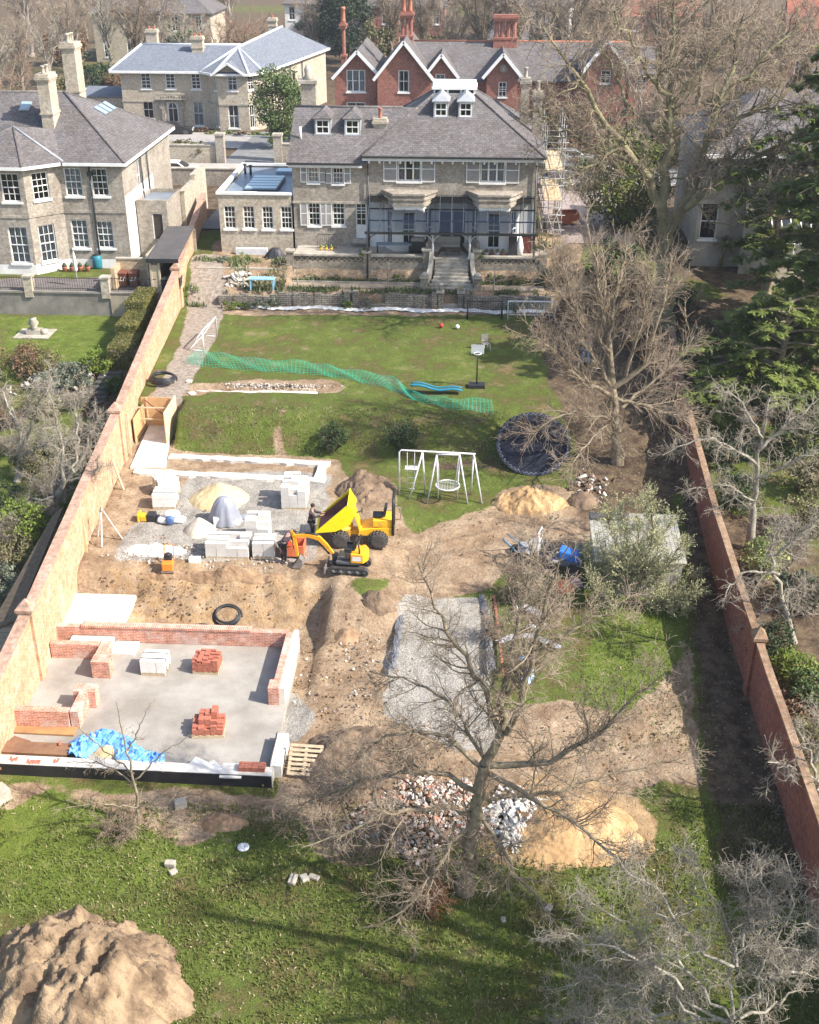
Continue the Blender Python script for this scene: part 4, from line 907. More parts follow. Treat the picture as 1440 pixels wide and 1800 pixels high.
 ga=MB();xc=-27.6;slopes(ga,[[(xc-1.9,Y-2.6,ze-0.1),(xc,Y-2.6,ze+1.15),(xc,Y+0.5,ze+1.15)],[(xc+1.9,Y-2.6,ze-0.1),(xc,Y+0.5,ze+1.15),(xc,Y-2.6,ze+1.15)]],0.16);ga.build('gablet_roof',SLATE_BLUE,R)
 gb=MB();gb.add([(xc-1.7,Y-2.0,ze),(xc+1.7,Y-2.0,ze),(xc,Y-2.0,ze+1.0)],[(0,1,2)]);gb.build('gablet',GAULT_PALE,R)
 gb=MB()
 for s in(-1,1):gb.bar((xc+s*1.95,Y-2.68,ze-0.15),(xc,Y-2.68,ze+1.12),0.12,0.22)
 gb.build('bargeboard',WHITE,R)
 chimney(R,-32.3,Y+4.5,10.6,12.6,1.3,1.0,GAULT_PALE,2,0.3);chimney(R,-39.5,Y+12,10,12.6,1.3,1.0,GAULT_PALE,2,0.3);chimney(R,-25.5,Y+17,12,13.5,1.0,1.0,GAULT_PALE,1,0.3)
 for u in(3,7,9,13):d=MB();(dx,dy),l=dir2(P3,Bk);d.tube([(P3[0]+dx*u+0.15,P3[1]+dy*u,3.2),(P3[0]+dx*u+0.15,P3[1]+dy*u,ze)],0.08,6);d.build('downpipe',IRON,R)
 w=MB();w.box(-47,-40.5,Y+1.5,Y+9,zb,6.2);w.build('side_wing',GAULT_PALE,R);w=MB();w.box(-47.2,-40.52,Y+1.3,Y+9.2,6.2,6.4);w.build('side_wing_roof',SLATE_BLUE,R)
slate_house()
# --- red brick gabled house
def gabled_house():
 Y=126.0;R=empty('red_gabled_house',(-5,Y,4.0),'red brick house of steep white edged gables with tall red chimney stacks behind the villa','house')
 zb=3.4
 MAIN=MB();depth=14
 mainz,rz_=10.0,13.4
 WB=M('white_bargeboard',(0.78,0.77,0.75),(0.7,0.69,0.67),rough=0.5)
 def gable(apex,el,er,y,wl_,wr__,back,wins,dormer_base=None):
  """apex/eaves as crop positions on the plane y"""
  ax,az=V(*c2_(*apex),y);xl,zl=V(*c2_(*el),y);xr_,zr2=V(*c2_(*er),y)
  zs_=min(zl,zr2);hwid=min(ax-xl,xr_-ax);sl_=(az-zs_)/max(ax-xl,xr_-ax)
  xa,xb=V(*c2_(wl_,400),y)[0],V(*c2_(wr__,400),y)[0]
  A,B=(xa,y),(xb,y);z0=dormer_base if dormer_base is not None else zb
  ops=[rect_on(bx(c2_,*q[:4]),A,B)for q in wins]
  hz=az-sl_*max(ax-xa,xb-ax)-0.1
  b=MB();top=min(hz,az-0.5)
  facade(b,A,B,z0,top,[o for o in ops if o[3]<top],0.15)
  big=[o for o in ops if o[3]>=top]
  if big:
   o=big[0];b=MB();low=[q for q in ops if q is not o]
   facade(b,A,B,z0,o[2]-0.02,[q for q in low if q[3]<o[2]],0.15)
   facade(b,(xa,y),(xa+o[0],y),o[2]-0.02,top,(),0.1);facade(b,(xa+o[1],y),(xb,y),o[2]-0.02,top,(),0.1)
   za=az-0.25
   lx,rx=xa+o[0],xa+o[1]
   zat=lambda x:az-0.12-sl_*abs(x-ax)
   b.add([(xa,y,top),(lx,y,top),(lx,y,zat(lx))],[(0,1,2)]);b.add([(rx,y,top),(xb,y,top),(rx,y,zat(rx))],[(0,1,2)])
   b.add([(lx,y,o[3]),(rx,y,o[3]),(rx,y,zat(rx)),(ax,y,az-0.12),(lx,y,zat(lx))],[(0,1,2,3,4)])
   b.mat(1).box(lx,rx,y+0.4,y+0.5,o[2]-0.02,o[3]);b.mat(0)
  else:
   b.add([(xa,y,top),(xb,y,top),(xb,y,az-0.12-sl_*(xb-ax)),(ax,y,az-0.12),(xa,y,az-0.12-sl_*(ax-xa))],[(0,1,2,3,4)])
  facade(b,B,(xb,y+back),z0,az-sl_*(xb-ax)-0.1);facade(b,(xa,y+back),A,z0,az-sl_*(ax-xa)-0.1)
  b.build('gable_wall',[REDB,DARKIN],R)
  for o,q in zip(ops,wins):window(R,A,B,o,q[4],q[5],0.12,q[6],True,0.1,0.05,muls=q[7]if len(q)>7 else())
  r=MB();o_=0.55;ex=max(ax-xl,xr_-ax)
  zl_=az-sl_*ex
  slopes(r,[[(ax-ex,y-o_,zl_),(ax,y-o_,az),(ax,y+back,az),(ax-ex,y+back,zl_)],[(ax+ex,y-o_,zl_),(ax+ex,y+back,zl_),(ax,y+back,az),(ax,y-o_,az)]],0.14)
  r.build('gable_roof',SLATE,R)
  g=MB()
  for s in(-1,1):g.bar((ax+s*ex,y-o_-0.05,zl_-0.12),(ax,y-o_-0.05,az-0.12),0.1,0.3)
  g.build('bargeboard',WB,R)
  return ax,az
 gable((410,242),(290,375),(520,350),Y+0.5,300,506,12,[(358,450,340,447,1,2,'full',(0.33,0.67)),(358,450,497,560,2,2,None)])
 gable((637,195),(490,382),(785,380),Y-0.5,508,772,12,[(610,663,342,449,2,2,'sides')])
 gable((820,258),(757,345),(905,372),Y+0.2,772,882,5,[(791,838,360,420,2,2,'full')])
 gable((1122,255),(1020,372),(1200,362),Y-1.0,1040,1192,6,[(1097,1137,398,472,2,3,None)])
 cxs=V(*c2_(1122,335),Y-1)
 k=MB();k.lathe((cxs[0],Y-1.02,cxs[1]),[(0.42,-0.05),(0.42,0.02)],12,'y');k.build('round_plaque',STONE,R)
 x0,x1=-7.0,16.0;b=MB();fy_=Y+1.0
 facade(b,(x0,fy_),(x1,fy_),zb,10.2,[rect_on(bx(c2_,938,985,400,425),(x0,fy_),(x1,fy_))]);facade(b,(x1,fy_),(x1,fy_+11),zb,10.2);b.build('wall',[REDB,DARKIN],R)
 window(R,(x0,fy_),(x1,fy_),rect_on(bx(c2_,938,985,400,425),(x0,fy_),(x1,fy_)),2,1,0.1,None,mid=0)
 r=MB();slopes(r,[[(x0,fy_-0.4,10.2),(x1+0.4,fy_-0.4,10.2),(x1+0.4,fy_+5.5,13.35),(x0,fy_+5.5,13.35)],[(x0,fy_+5.5,13.35),(x1+0.4,fy_+5.5,13.35),(x1+0.4,fy_+11.5,10.2),(x0,fy_+11.5,10.2)]],0.14);r.build('roof',SLATE,R)
 ridges(R,[((x0,fy_+5.5,13.35),(x1,fy_+5.5,13.35))],TERRA,0.12)
 yy=Y-4;A=V(*(920+285/2.769,345/2.769),yy);Bq=V(*(920+525/2.769,345/2.769),yy);C_=V(*(920+410/2.769,190/2.769),yy)
 b=MB();wa,wb=(A[0]+0.5,yy),(Bq[0]-0.4,yy);wo=rect_on((920+378/2.769,920+425/2.769,342/2.769,405/2.769),wa,wb);facade(b,wa,wb,zb,A[1]+0.4,[wo]if wo[3]<A[1]+0.4 else[]);b.add([(wa[0],yy,A[1]+0.4),(wb[0],yy,A[1]+0.4),(C_[0],yy,C_[1]-0.15)],[(0,1,2)]);facade(b,wb,(wb[0],yy+6),zb,A[1]+0.4);facade(b,(wa[0],yy+6),wa,zb,A[1]+0.4);b.build('gable_wall',[REDB,DARKIN],R)
 if wo[3]<A[1]+0.4:window(R,wa,wb,wo,2,3,0.1)
 r=MB();slopes(r,[[(A[0],yy-0.5,A[1]),(C_[0],yy-0.5,C_[1]),(C_[0],yy+7,C_[1]),(A[0],yy+7,A[1])],[(Bq[0],yy-0.5,Bq[1]),(Bq[0],yy+7,Bq[1]),(C_[0],yy+7,C_[1]),(C_[0],yy-0.5,C_[1])]],0.14);r.build('gable_roof',SLATE,R)
 g=MB();g.bar((A[0],yy-0.56,A[1]-0.1),(C_[0],yy-0.56,C_[1]-0.1),0.1,0.3);g.bar((Bq[0],yy-0.56,Bq[1]-0.1),(C_[0],yy-0.56,C_[1]-0.1),0.1,0.3);g.build('bargeboard',WB,R)
 xa,zt_=V(920+520/2.769,355/2.769,yy+2);xb=V(920+640/2.769,355/2.769,yy+2)[0]
 b=MB();o=rect_on((920+552/2.769,920+598/2.769,368/2.769,440/2.769),(xa,yy+2),(xb,yy+2));facade(b,(xa,yy+2),(xb,yy+2),zb,zt_,[o]);facade(b,(xb,yy+2),(xb,yy+8),zb,zt_);b.build('wing_wall',[REDB,DARKIN],R);window(R,(xa,yy+2),(xb,yy+2),o,2,3,0.1)
 b=MB();slopes(b,[[(xa-0.2,yy+1.6,zt_),(xb+0.3,yy+1.6,zt_),(xb+0.3,yy+7,zt_+2),(xa-0.2,yy+7,zt_+2)]],0.14);b.build('wing_roof',SLATE,R)
 RC=BRICK('chimney_red_brick',(0.36,0.13,0.09),(0.28,0.095,0.07),(0.3,0.18,0.14))
 def stack(bxs,y,n):
  xl,zt=V(*c2_(bxs[0],bxs[2]),y);xr_,z0=V(*c2_(bxs[1],bxs[3]),y);xc=(xl+xr_)/2;w_=xr_-xl
  z0=max(z0,10.0)-0.6;b=MB();b.box(xl,xr_,y-0.55,y+0.55,z0,z0+1.1);b.box(xl-0.08,xr_+0.08,y-0.62,y+0.62,z0+1.1,z0+1.3)
  for i in range(n):
   u=xl+w_*(i+0.5)/n;q=w_/n*0.40;b.prism([(u+q*1.05*math.cos(t),y+q*1.05*math.sin(t))for t in np.linspace(0,2*math.pi,9)[:-1]+0.39],z0+1.3,zt-0.75)
  b.box(xl-0.05,xr_+0.05,y-0.6,y+0.6,zt-0.75,zt-0.5);b.box(xl-0.14,xr_+0.14,y-0.68,y+0.68,zt-0.5,zt-0.3);b.box(xl,xr_,y-0.5,y+0.5,zt-0.3,zt-0.15)
  C2=b.build('chimney',RC,R)
  return xl,w_,zt,C2
 for bxs,y,n,pots in(((330,358,100,300),Y+3,1,1),((622,682,48,205),Y+5,3,2),((1076,1186,62,215),Y+6,4,0)):
  xl,w_,zt,C2=stack(bxs,y,n)
  for i in range(pots):q=MB();q.lathe((xl+w_*(i+0.5)/pots,y,zt-0.15),[(0.3,0),(0.24,0.2),(0.2,1.2),(0.25,1.25),(0.22,1.45)],10);q.build('chimney_pot',TERRA,C2)
gabled_house()
# --- pale house on the right behind the trees
def conservatory_house():
 Y=81.0;R=empty('cream_house',(19,Y,4.3),'cream house with big white sash windows and lean-to conservatory behind the conifers','house')
 c6=lambda x,y:(1180+x/5.142,150+y/5.142)
 A,B=(15.3,Y),(20.4,Y);zb=4.0;ze=V(*c6(300,580),Y)[1]
 o1=rect_on(bx(c6,265,420,1065,1390),A,B);o2=rect_on(bx(c6,350,440,660,880),A,B);o1=(o1[0],o1[1],o1[2],min(o1[3],o2[2]-0.4))
 b=MB();facade(b,A,B,zb,ze,[o1,o2]);facade(b,(15.3,Y+10),A,zb,ze)
 A2,B2=(20.4,Y-1.2),(28.0,Y-1.2);o3=rect_on(bx(c6,715,1010,630,1005),A2,B2);facade(b,A2,B2,zb,ze,[o3]);facade(b,(20.4,Y),A2,zb,ze);b.build('wall',[M('grey_stucco',(0.40,0.365,0.31),(0.27,0.245,0.205),rough=0.9,scale=0.9),DARKIN],R)
 window(R,A,B,o1,1,1,0.12);window(R,A,B,o2,2,2,0.12);window(R,A2,B2,o3,4,3,0.1,fw=0.14,bw=0.12)
 e=0.4;zr=ze+3.2
 r=MB();slopes(r,[[(14.9,Y-e-1.2,ze),(29,Y-e-1.2,ze),(29,Y+5,zr),(19.5,Y+5,zr)],[(14.9,Y-e-1.2,ze),(19.5,Y+5,zr),(14.9,Y+11,ze)],[(29,Y+5,zr),(29,Y+11,ze),(14.9,Y+11,ze),(19.5,Y+5,zr)]],0.14);r.build('roof',SLATE,R)
 g=MB();g.bar((14.8,Y-1.7,ze-0.12),(29,Y-1.7,ze-0.12),0.14,0.24);g.build('gutter',WHITE,R)
 zt=V(*c6(600,1040),Y-1.2)[1];yf=Y-4.6;x0,x1=19.6,24.6
 f=MB();zf=V(*c6(600,1430),yf)[1];zl=V(*c6(600,1610),yf)[1]
 for i in range(9):
  x=x0+(x1-x0)*i/8;f.bar((x,Y-1.25,zt),(x,yf,zf),0.07,0.09)
 for i in range(5):x=x0+(x1-x0)*i/4;f.bar((x,yf,zl),(x,yf,zf),0.09)
 for z in(zl,zf):f.bar((x0,yf,z),(x1,yf,z),0.1)
 f.build('glazing_bars',WHITE,R)
 g=MB();g.quad((x0,Y-1.25,zt+0.02),(x0,yf,zf+0.02),(x1,yf,zf+0.02),(x1,Y-1.25,zt+0.02));g.quad((x0,yf,zl),(x1,yf,zl),(x1,yf,zf),(x0,yf,zf));g.quad((x0,Y-1.25,zl),(x0,yf,zl),(x0,yf,zf),(x0,Y-1.25,zt));g.build('conservatory_glazing',ROOFGLASS,R)
 p=MB();p.box(x0,x1,yf+0.02,yf+0.2,3.8,zl-0.05);p.build('conservatory_plinth',GAULT_PALE,R)
conservatory_house()
# --- road, far gardens, more distant houses
def road():
 ASPH=M('asphalt',(0.21,0.205,0.2),(0.15,0.147,0.143),rough=0.9,scale=1.5)
 def sheet(name,pts,dz,mat):
  m=MB();n=60;xs_=np.linspace(pts[0],pts[1],n)
  for a,b_ in zip(xs_[:-1],xs_[1:]):
   ys_=np.linspace(pts[2],pts[3],8)
   for c,d in zip(ys_[:-1],ys_[1:]):m.quad(*[(x,y,ht(x,y)+dz)for x,y in((a,c),(b_,c),(b_,d),(a,d))])
  o=m.build(name,mat);tag(o,kind='structure')
 sheet('road',(-90,90,104.5,112.0),0.10,ASPH)
 sheet('pavement',(-90,90,112.0,114.2),0.2,M('pale_paving',(0.4,0.37,0.33),(0.32,0.29,0.26),rough=0.9,scale=2));sheet('pavement',(-90,90,102.6,104.5),0.2,MATS['pale_paving'])
 sheet('driveway',(-24.5,-19.0,114.2,136),0.10,ASPH);sheet('driveway',(-38.5,-24.5,124,135),0.11,M('pale_drive',(0.36,0.33,0.3),(0.28,0.26,0.24),rough=0.9,scale=1.5))
 sheet('driveway',(-20.0,-17.6,84.5,102.6),0.08,ASPH);sheet('driveway',(5.4,11.5,82.0,102.0),0.06,M('drive_gravel',(0.33,0.27,0.24),(0.25,0.2,0.18),rough=0.95,scale=2))
 def boundary(label,x0,x1,y,z1,mat,th=0.4):
  W=empty('roadside_wall',((x0+x1)/2,y,ht((x0+x1)/2,y)),label,'boundary wall');m=MB();m.box(x0,x1,y,y+th,ht(x0,y)-0.4,z1);m.build('wall_face',mat,W)
  c=MB();c.box(x0,x1,y-0.06,y+th+0.06,z1+0.002,z1+0.1);c.build('coping',STONE,W);return W
 boundary('roadside brick wall topped by a hedge to the left of the dark driveway',-30.5,-24.8,115.0,5.6,GAULT_PALE)
 boundary('shaded roadside brick wall to the right of the dark driveway below the round evergreen',-18.6,-12.6,115.0,5.8,GAULT)
 boundary('brick wall on the near side of the road left of the flat roofed extension',-27.0,-20.2,100.8,6.3,GAULT)
 for x,s in((-24.5,'left'),(-18.9,'right')):
  P=empty('gate_pier',(x,115.2,3.9),'square brick gate pier %s of the dark driveway mouth'%s,'gate pier','gate piers at the driveway');m=MB();m.box(x-0.4,x+0.4,114.8,115.6,3.6,6.6);m.build('pier',GAULT,P);m=MB();m.box(x-0.48,x+0.48,114.72,115.68,6.603,6.8);m.build('pier_cap',STONE,P)
road()
def far_house(x,y,w,d,h,rise,wallm,roofm,label,wins=(4,2),hip=False,rz=0.0,z0=2.6):
 R=local(empty('distant_house',(0,0,0),label,'house'));b=MB();A,B=(-w/2,-d/2),(w/2,-d/2)
 ops=[];n,m_=wins
 for j in range(m_):
  for i in range(n):
   u=w*(i+0.5)/n;z=h*(j+0.28)/m_;ops.append((u-0.55,u+0.55,z,z+h/m_*0.55))
 facade(b,A,B,0,h,ops,0.1,0.4);facade(b,B,(w/2,d/2),0,h);facade(b,(w/2,d/2),(-w/2,d/2),0,h);facade(b,(-w/2,d/2),A,0,h)
 if not hip:
  for s in(-1,1):b.add([(s*w/2,-d/2,h),(s*w/2,d/2,h),(s*w/2,0,h+rise)],[(0,1,2)if s>0 else(2,1,0)])
 b.build('wall',[wallm,DARKIN],R)
 for o in ops:window(R,A,B,o,2,2,0.06,None,True,0.12,0.06)
 e=0.5;k=w/2-(d/2 if hip else-e);r=MB()
 E=[(-w/2-e,-d/2-e,h-0.2),(w/2+e,-d/2-e,h-0.2),(w/2+e,d/2+e,h-0.2),(-w/2-e,d/2+e,h-0.2)];T0,T1=(-k,0,h+rise),(k,0,h+rise)
 P=[[E[0],E[1],T1,T0],[E[2],E[3],T0,T1]]+([[E[1],E[2],T1],[E[3],E[0],T0]]if hip else[])
 slopes(r,P,0.2);r.build('roof',roofm,R)
 chimney(R,w*0.3,0.4,h+rise-0.9,h+rise+1.6,1.3,0.8,REDB if wallm is REDB else GAULT,2,0.5)
 R.location=(x,y,z0);R.rotation_euler=(0,0,rz);return R
REDROOF=BRICK('red_tile',(0.42,0.16,0.1),(0.34,0.12,0.08),(0.2,0.08,0.06),bw=0.25,rh=0.2,stain=(0.6,0.5,0.45))
far_house(-52,205,19,12,8.0,4,GAULT_PALE,SLATE,'distant grey stone house with a balustrade at the top edge left of centre',(5,2),True)
far_house(-68.0,152,11,9,6.5,3,RENDERW,SLATE,'distant white rendered house at the top left corner behind bare trees',(3,2),False,0.35)
far_house(-26,224,15,11,8.0,4,RENDERW,SLATE,'distant white fronted house with dark windows at the top edge above the slate roof',(6,2),True)
far_house(-12.5,214,14,11,8.5,4,REDB,SLATE,'distant red brick house with white balcony rails at the top edge beside the dark evergreen',(5,2),False)
far_house(10,235,15,10,7.0,3.5,RENDERW,SLATE_BLUE,'distant pale house with blue roof at the top edge above the red chimneys',(4,2),False,-0.2)
far_house(54,190,16,10,7.0,4,REDB,REDROOF,'distant red tiled brick house at the top right behind the great bare tree',(4,2),False,-0.15)
far_house(30,215,12,10,7.0,4,REDB,REDROOF,'distant small red roofed house glimpsed through branches right of the chimney cluster',(3,2),False)
far_house(40,126,14,10,6.0,3.5,REDB,SLATE,'red brick house with slate roof glimpsed behind the cream house on the right',(4,2),False,0.1,3.3)
# --- building site: slabs, footings, new brick walls
CONC_N=M('fresh_concrete',(0.66,0.63,0.57),(0.5,0.47,0.42),rough=0.9,scale=1.3,detail=8,bump=0.15)
CONC_G=M('dusty_concrete',(0.36,0.335,0.295),(0.23,0.205,0.175),rough=0.95,scale=0.55,detail=9,bump=0.3,bscale=18)
BITU=M('black_bitumen',(0.018,0.018,0.02),(0.03,0.03,0.032),rough=0.5,scale=2)
BLOCKM=BRICK('grey_block',(0.50,0.48,0.44),(0.43,0.41,0.375),(0.25,0.24,0.22),bw=0.44,rh=0.215,ms=0.008,stain=(0.8,0.78,0.75))
TIMBER=M('pale_sawn_timber',(0.55,0.43,0.28),(0.43,0.33,0.21),rough=0.8,scale=5)
PLY=M('orange_plywood',(0.58,0.37,0.19),(0.5,0.31,0.15),rough=0.7,scale=2.5)
YEL=M('machine_yellow',(0.78,0.43,0.02),(0.42,0.27,0.09),rough=0.5,spec=0.4,scale=3.5,detail=8,lo=0.3,hi=0.46)
YEL2=M('skip_yellow',(0.86,0.68,0.01),(0.5,0.36,0.08),rough=0.5,spec=0.4,scale=2.5,detail=8,lo=0.28,hi=0.42)
RUB=M('dusty_rubber',(0.085,0.075,0.068),(0.045,0.042,0.04),rough=0.9,scale=6)
BLK=M('black_plastic',(0.02,0.02,0.022),(0.03,0.03,0.032),rough=0.45,spec=0.4)
STEEL=M('worn_steel',(0.36,0.34,0.31),(0.2,0.18,0.165),rough=0.5,metal=0.5,scale=6)
GALV=M('pale_galvanised_tube',(0.68,0.68,0.68),(0.55,0.55,0.56),rough=0.4,scale=4)
def structure_prism(name,poly,z0,z1,mat):
 m=MB();m.prism(poly,z0,z1);o=m.build(name,mat);tag(o,kind='structure');return o
structure_prism('concrete_floor',[(-16.3,31.0),(-6.45,30.9),(-6.45,38.44),(-16.35,38.44)],0.1,0.45,CONC_G)
structure_prism('concrete_pad',[(-16.5,39.35),(-13.85,39.35),(-13.9,41.7),(-16.75,41.7)],0.2,0.66,CONC_N)
structure_prism('concrete_pad',[G(262,748,1.6),G(302,746,1.6),G(291,822,1.6),G(229,822,1.6)],1.2,1.62,CONC_N)
def ragged_strip(name,a,b_,w,z,h,mat,label,seed,holes=()):
 rnd=random.Random(seed);root=empty(name,(a[0],a[1],z),label,'footing');n=int(math.hypot(b_[0]-a[0],b_[1]-a[1])/0.35)
 (dx,dy),l=dir2(a,b_);nx,ny=-dy,dx;b=MB();prev=None
 for i in range(n+1):
  t=i/n;x,y=a[0]+(b_[0]-a[0])*t,a[1]+(b_[1]-a[1])*t;zz=z+0.015*rnd.uniform(-1,1)
  w0,w1=w/2+rnd.uniform(-.07,.07),w/2+rnd.uniform(-.07,.07)
  c=[(x+nx*w0,y+ny*w0,zz-h),(x+nx*w0,y+ny*w0,zz),(x-nx*w1,y-ny*w1,zz),(x-nx*w1,y-ny*w1,zz-h)]
  if prev:b.add(prev+c,[(1,5,6,2),(2,6,7,3),(0,4,5,1)]+([(0,1,2,3)]if i==1 else[])+([(7,6,5,4)]if i==n else[]))
  prev=c
 b.build('footing',mat,root,recalc=True);return root
zp=1.58
ragged_strip('concrete_footing',G(298,802,zp),G(580,816,zp),0.45,zp+0.05,0.3,CONC_N,'long white concrete footing strip at the foot of the grass bank',1)
ragged_strip('concrete_footing',G(236,829,zp),G(572,845,zp),0.5,zp+0.05,0.3,CONC_N,'white concrete footing strip along the near side of the trench, beside the block stacks',2)
ragged_strip('concrete_footing',G(566,818,zp),G(560,843,zp),0.45,zp+0.08,0.3,CONC_N,'short white concrete footing closing the right end of the trench',3)
ragged_strip('concrete_footing',G(345,687,2.9),G(590,688,2.9),0.35,2.84,0.2,CONC_N,'thin white concrete strip in the narrow trench across the lawn',5)
def new_walls():
 R=empty('new_brick_wall',(-11.5,39.1,0.3),'new red brick back wall with soldier course top, facing the dusty concrete floor','brick wall')
 zt=1.12
 b=MB();b.box(-16.3,-6.9,38.45,38.73,0.2,zt);b.build('wall_face',B_NEW,R)
 b=MB();b.box(-15.2,-8.4,38.42,38.76,zt+0.003,zt+0.1);b.build('soldier_course',BRICK('soldier_brick',(0.5,0.19,0.12),(0.58,0.27,0.18),(0.6,0.52,0.44),bw=0.075,rh=0.4,offset=0,ms=0.012),R)
 def wall(label,segs,mat=B_NEW):
  R=empty('new_brick_wall',(segs[0][0],segs[0][2],0.3),label,'brick wall')
  for i,s in enumerate(segs):m=MB();m.box(*s);m.build('pier'if s[1]-s[0]<0.8 and s[3]-s[2]<0.8 else 'wall_face',mat,R)
 wall('new red brick wall returning on the right of the concrete floor beside the earth bank',[(-6.95,-6.7,35.25,38.445,0.2,1.18),(-7.1,-6.7,34.7,35.245,0.2,1.22)])
 R2=empty('block_leaf',(-6.55,37,0.3),'pale block outer leaf standing against the right hand brick return','block wall');m=MB();m.box(-6.695,-6.5,34.8,38.7,0.2,1.14);m.build('wall_face',CONC_N,R2)
 wall('short new brick wall of the upper store room, joined to the orange garden wall',[(-16.1,-14.15,37.25,37.55,0.3,1.1),(-14.1,-13.75,36.5,37.55,0.3,1.15),(-14.1,-13.4,36.0,36.495,0.3,1.2)])
 wall('short new white streaked brick wall of the lower store room',[(-15.95,-14.0,32.9,33.2,0.3,1.2),(-13.95,-13.65,32.95,34.15,0.3,1.2),(-14.2,-13.4,34.155,34.65,0.3,1.2)])
 m=MB();m.box(-15.6,-13.9,37.7,38.4,0.45,0.75);m.box(-13.85,-12.9,37.5,38.4,0.45,0.56);o=m.build('rough_concrete_bench',CONC_N,origin=(-14,38.3,0.45));tag(o,'rough pale concrete step between the two brick walls beside the orange wall','concrete step',kind='thing')
 R=empty('retaining_wall',(-11,30.3,0.0),'low concrete retaining wall with black bitumen coated face at the near edge of the floor','retaining wall')
 L0,L1=-16.2,-6.3;ln=lambda x:30.62-0.016*(x+15.8)
 def skew(nm,x0,x1,d0,d1,z0,z1,mt):m=MB();m.prism([(x0,ln(x0)+d0),(x1,ln(x1)+d0),(x1,ln(x1)+d1),(x0,ln(x0)+d1)],z0,z1);m.build(nm,mt,R)
 skew('wall_core',L0,L1,0,.45,-.1,.72,CONC_N);skew('bitumen_face',L0,L1-.02,-.03,-.003,.1,.70,BITU);skew('footing',L0,L1+.3,-.42,-.033,-.15,.09,CONC_N)
 m=MB();m.box(-6.43,-6.05,30.93,32.7,0.0,0.76);m.build('return_wall',CONC_N,R);m=MB();m.box(-6.46,-6.433,30.95,32.6,0.5,0.88);m.build('membrane_upstand',BITU,R)
new_walls()
# --- pallets of blocks and bricks
def pallet_mb(b,w,d,h=0.12):
 for i in range(5):x=-w/2+0.05+i*(w-0.1)/4;b.box(x-0.05,x+0.05,-d/2,d/2,h-0.022,h)
 for y in(-d/2+0.05,0,d/2-0.05):b.box(-w/2,w/2,y-0.045,y+0.045,0.0,h-0.024)
def block_stack(label,px,py,w,d,rows,rz=0.0,z=None,miss=0.0,seed=1,bl=(0.44,0.215,0.215),mat=None,cat='block stack',group='stacks of grey concrete blocks',name='block_stack',strap=True,wrap=False):
 g=gp(px,py,1.3)if z is None else G3(px,py,z)
 rnd=random.Random(seed);t=local(empty(name,(0,0,0),label,cat,group));b=MB();pallet_mb(b,w,d);b.build('timber_pallet',TIMBER,t)
 b=MB();nx,ny=max(1,round(w/bl[0])),max(1,round(d/bl[1]));sx,sy=w/nx,d/ny
 for k in range(rows):
  for i in range(nx):
   for j in range(ny):
    if k>=rows-2 and rnd.random()<miss*(1 if k==rows-1 else 0.35):continue
    x=-w/2+(i+0.5)*sx+rnd.uniform(-.008,.008);y=-d/2+(j+0.5)*sy+rnd.uniform(-.008,.008)
    b.box(x-sx/2+.004,x+sx/2-.004,y-sy/2+.004,y+sy/2-.004,0.125+k*bl[2]+0.001*i+.0015*j,0.125+(k+1)*bl[2]-0.006+0.001*i+.0015*j)
 b.build('blocks'if 'brick'not in name else 'bricks',mat or M('aerated_block',(0.60,0.575,0.53),(0.5,0.475,0.435),rough=0.95,scale=1.2),t)
 if strap:
  b=MB();H=0.125+rows*bl[2]+0.012
  for y in(-d*.22,d*.22):b.box(-w/2-.006,w/2+.006,y-.02,y+.02,H-.004,H);b.box(-w/2-.012,-w/2-.006,y-.02,y+.02,.1,H);b.box(w/2+.006,w/2+.012,y-.02,y+.02,.1,H)
  if miss==0:b.build('strap',BLK,t)
 t.location=(g[0],g[1]+d/2*math.cos(rz),g[2]);t.rotation_euler=(0,0,rz);return t
block_stack('full square stack of grey blocks, leftmost of the row beside the orange compactor',381,983,0.95,1.15,3,0.02)
block_stack('stack of grey blocks with gaps in its top layer, middle of the row',418,984,0.95,1.15,3,0.0,miss=0.55,seed=5)
block_stack('stack of grey blocks nearest the bending worker at the right end of the row',463,983,0.95,0.95,3,0.04,seed=8)
block_stack('higher stack of grey blocks standing right behind the end of the row',453,957,1.0,0.95,5,0.03,miss=0.35,seed=11)
block_stack('tall stepped stack of grey blocks beside the white footing strip',516,897,1.15,1.7,5,0.03,miss=0.6,seed=13)
WRAPW=M('white_wrapped_block',(0.72,0.70,0.66),(0.66,0.63,0.58),rough=0.6,scale=2)
block_stack('cream wrapped pack of blocks on a pallet, nearer of the two by the garden wall',288,896,1.05,0.9,3,0.05,seed=14,mat=WRAPW)
block_stack('cream wrapped pack of blocks set askew behind its twin by the garden wall',290,869,1.05,0.9,3,0.6,seed=15,mat=WRAPW)
block_stack('single white wrapped pack of blocks standing alone on the concrete floor',270,1188,0.95,0.85,2,-0.03,z=0.455,seed=16,mat=WRAPW,bl=(0.3,0.215,0.26))
REDBR=M('loose_red_brick',(0.44,0.165,0.105),(0.31,0.105,0.07),rough=0.9,scale=9)
block_stack('square pallet of red bricks beside the white pack on the concrete floor',362,1186,1.0,0.8,7,-0.03,z=0.455,miss=0.4,seed=21,bl=(0.215,0.105,0.075),mat=REDBR,cat='brick pallet',group='pallets of red bricks',name='brick_pallet',strap=False)
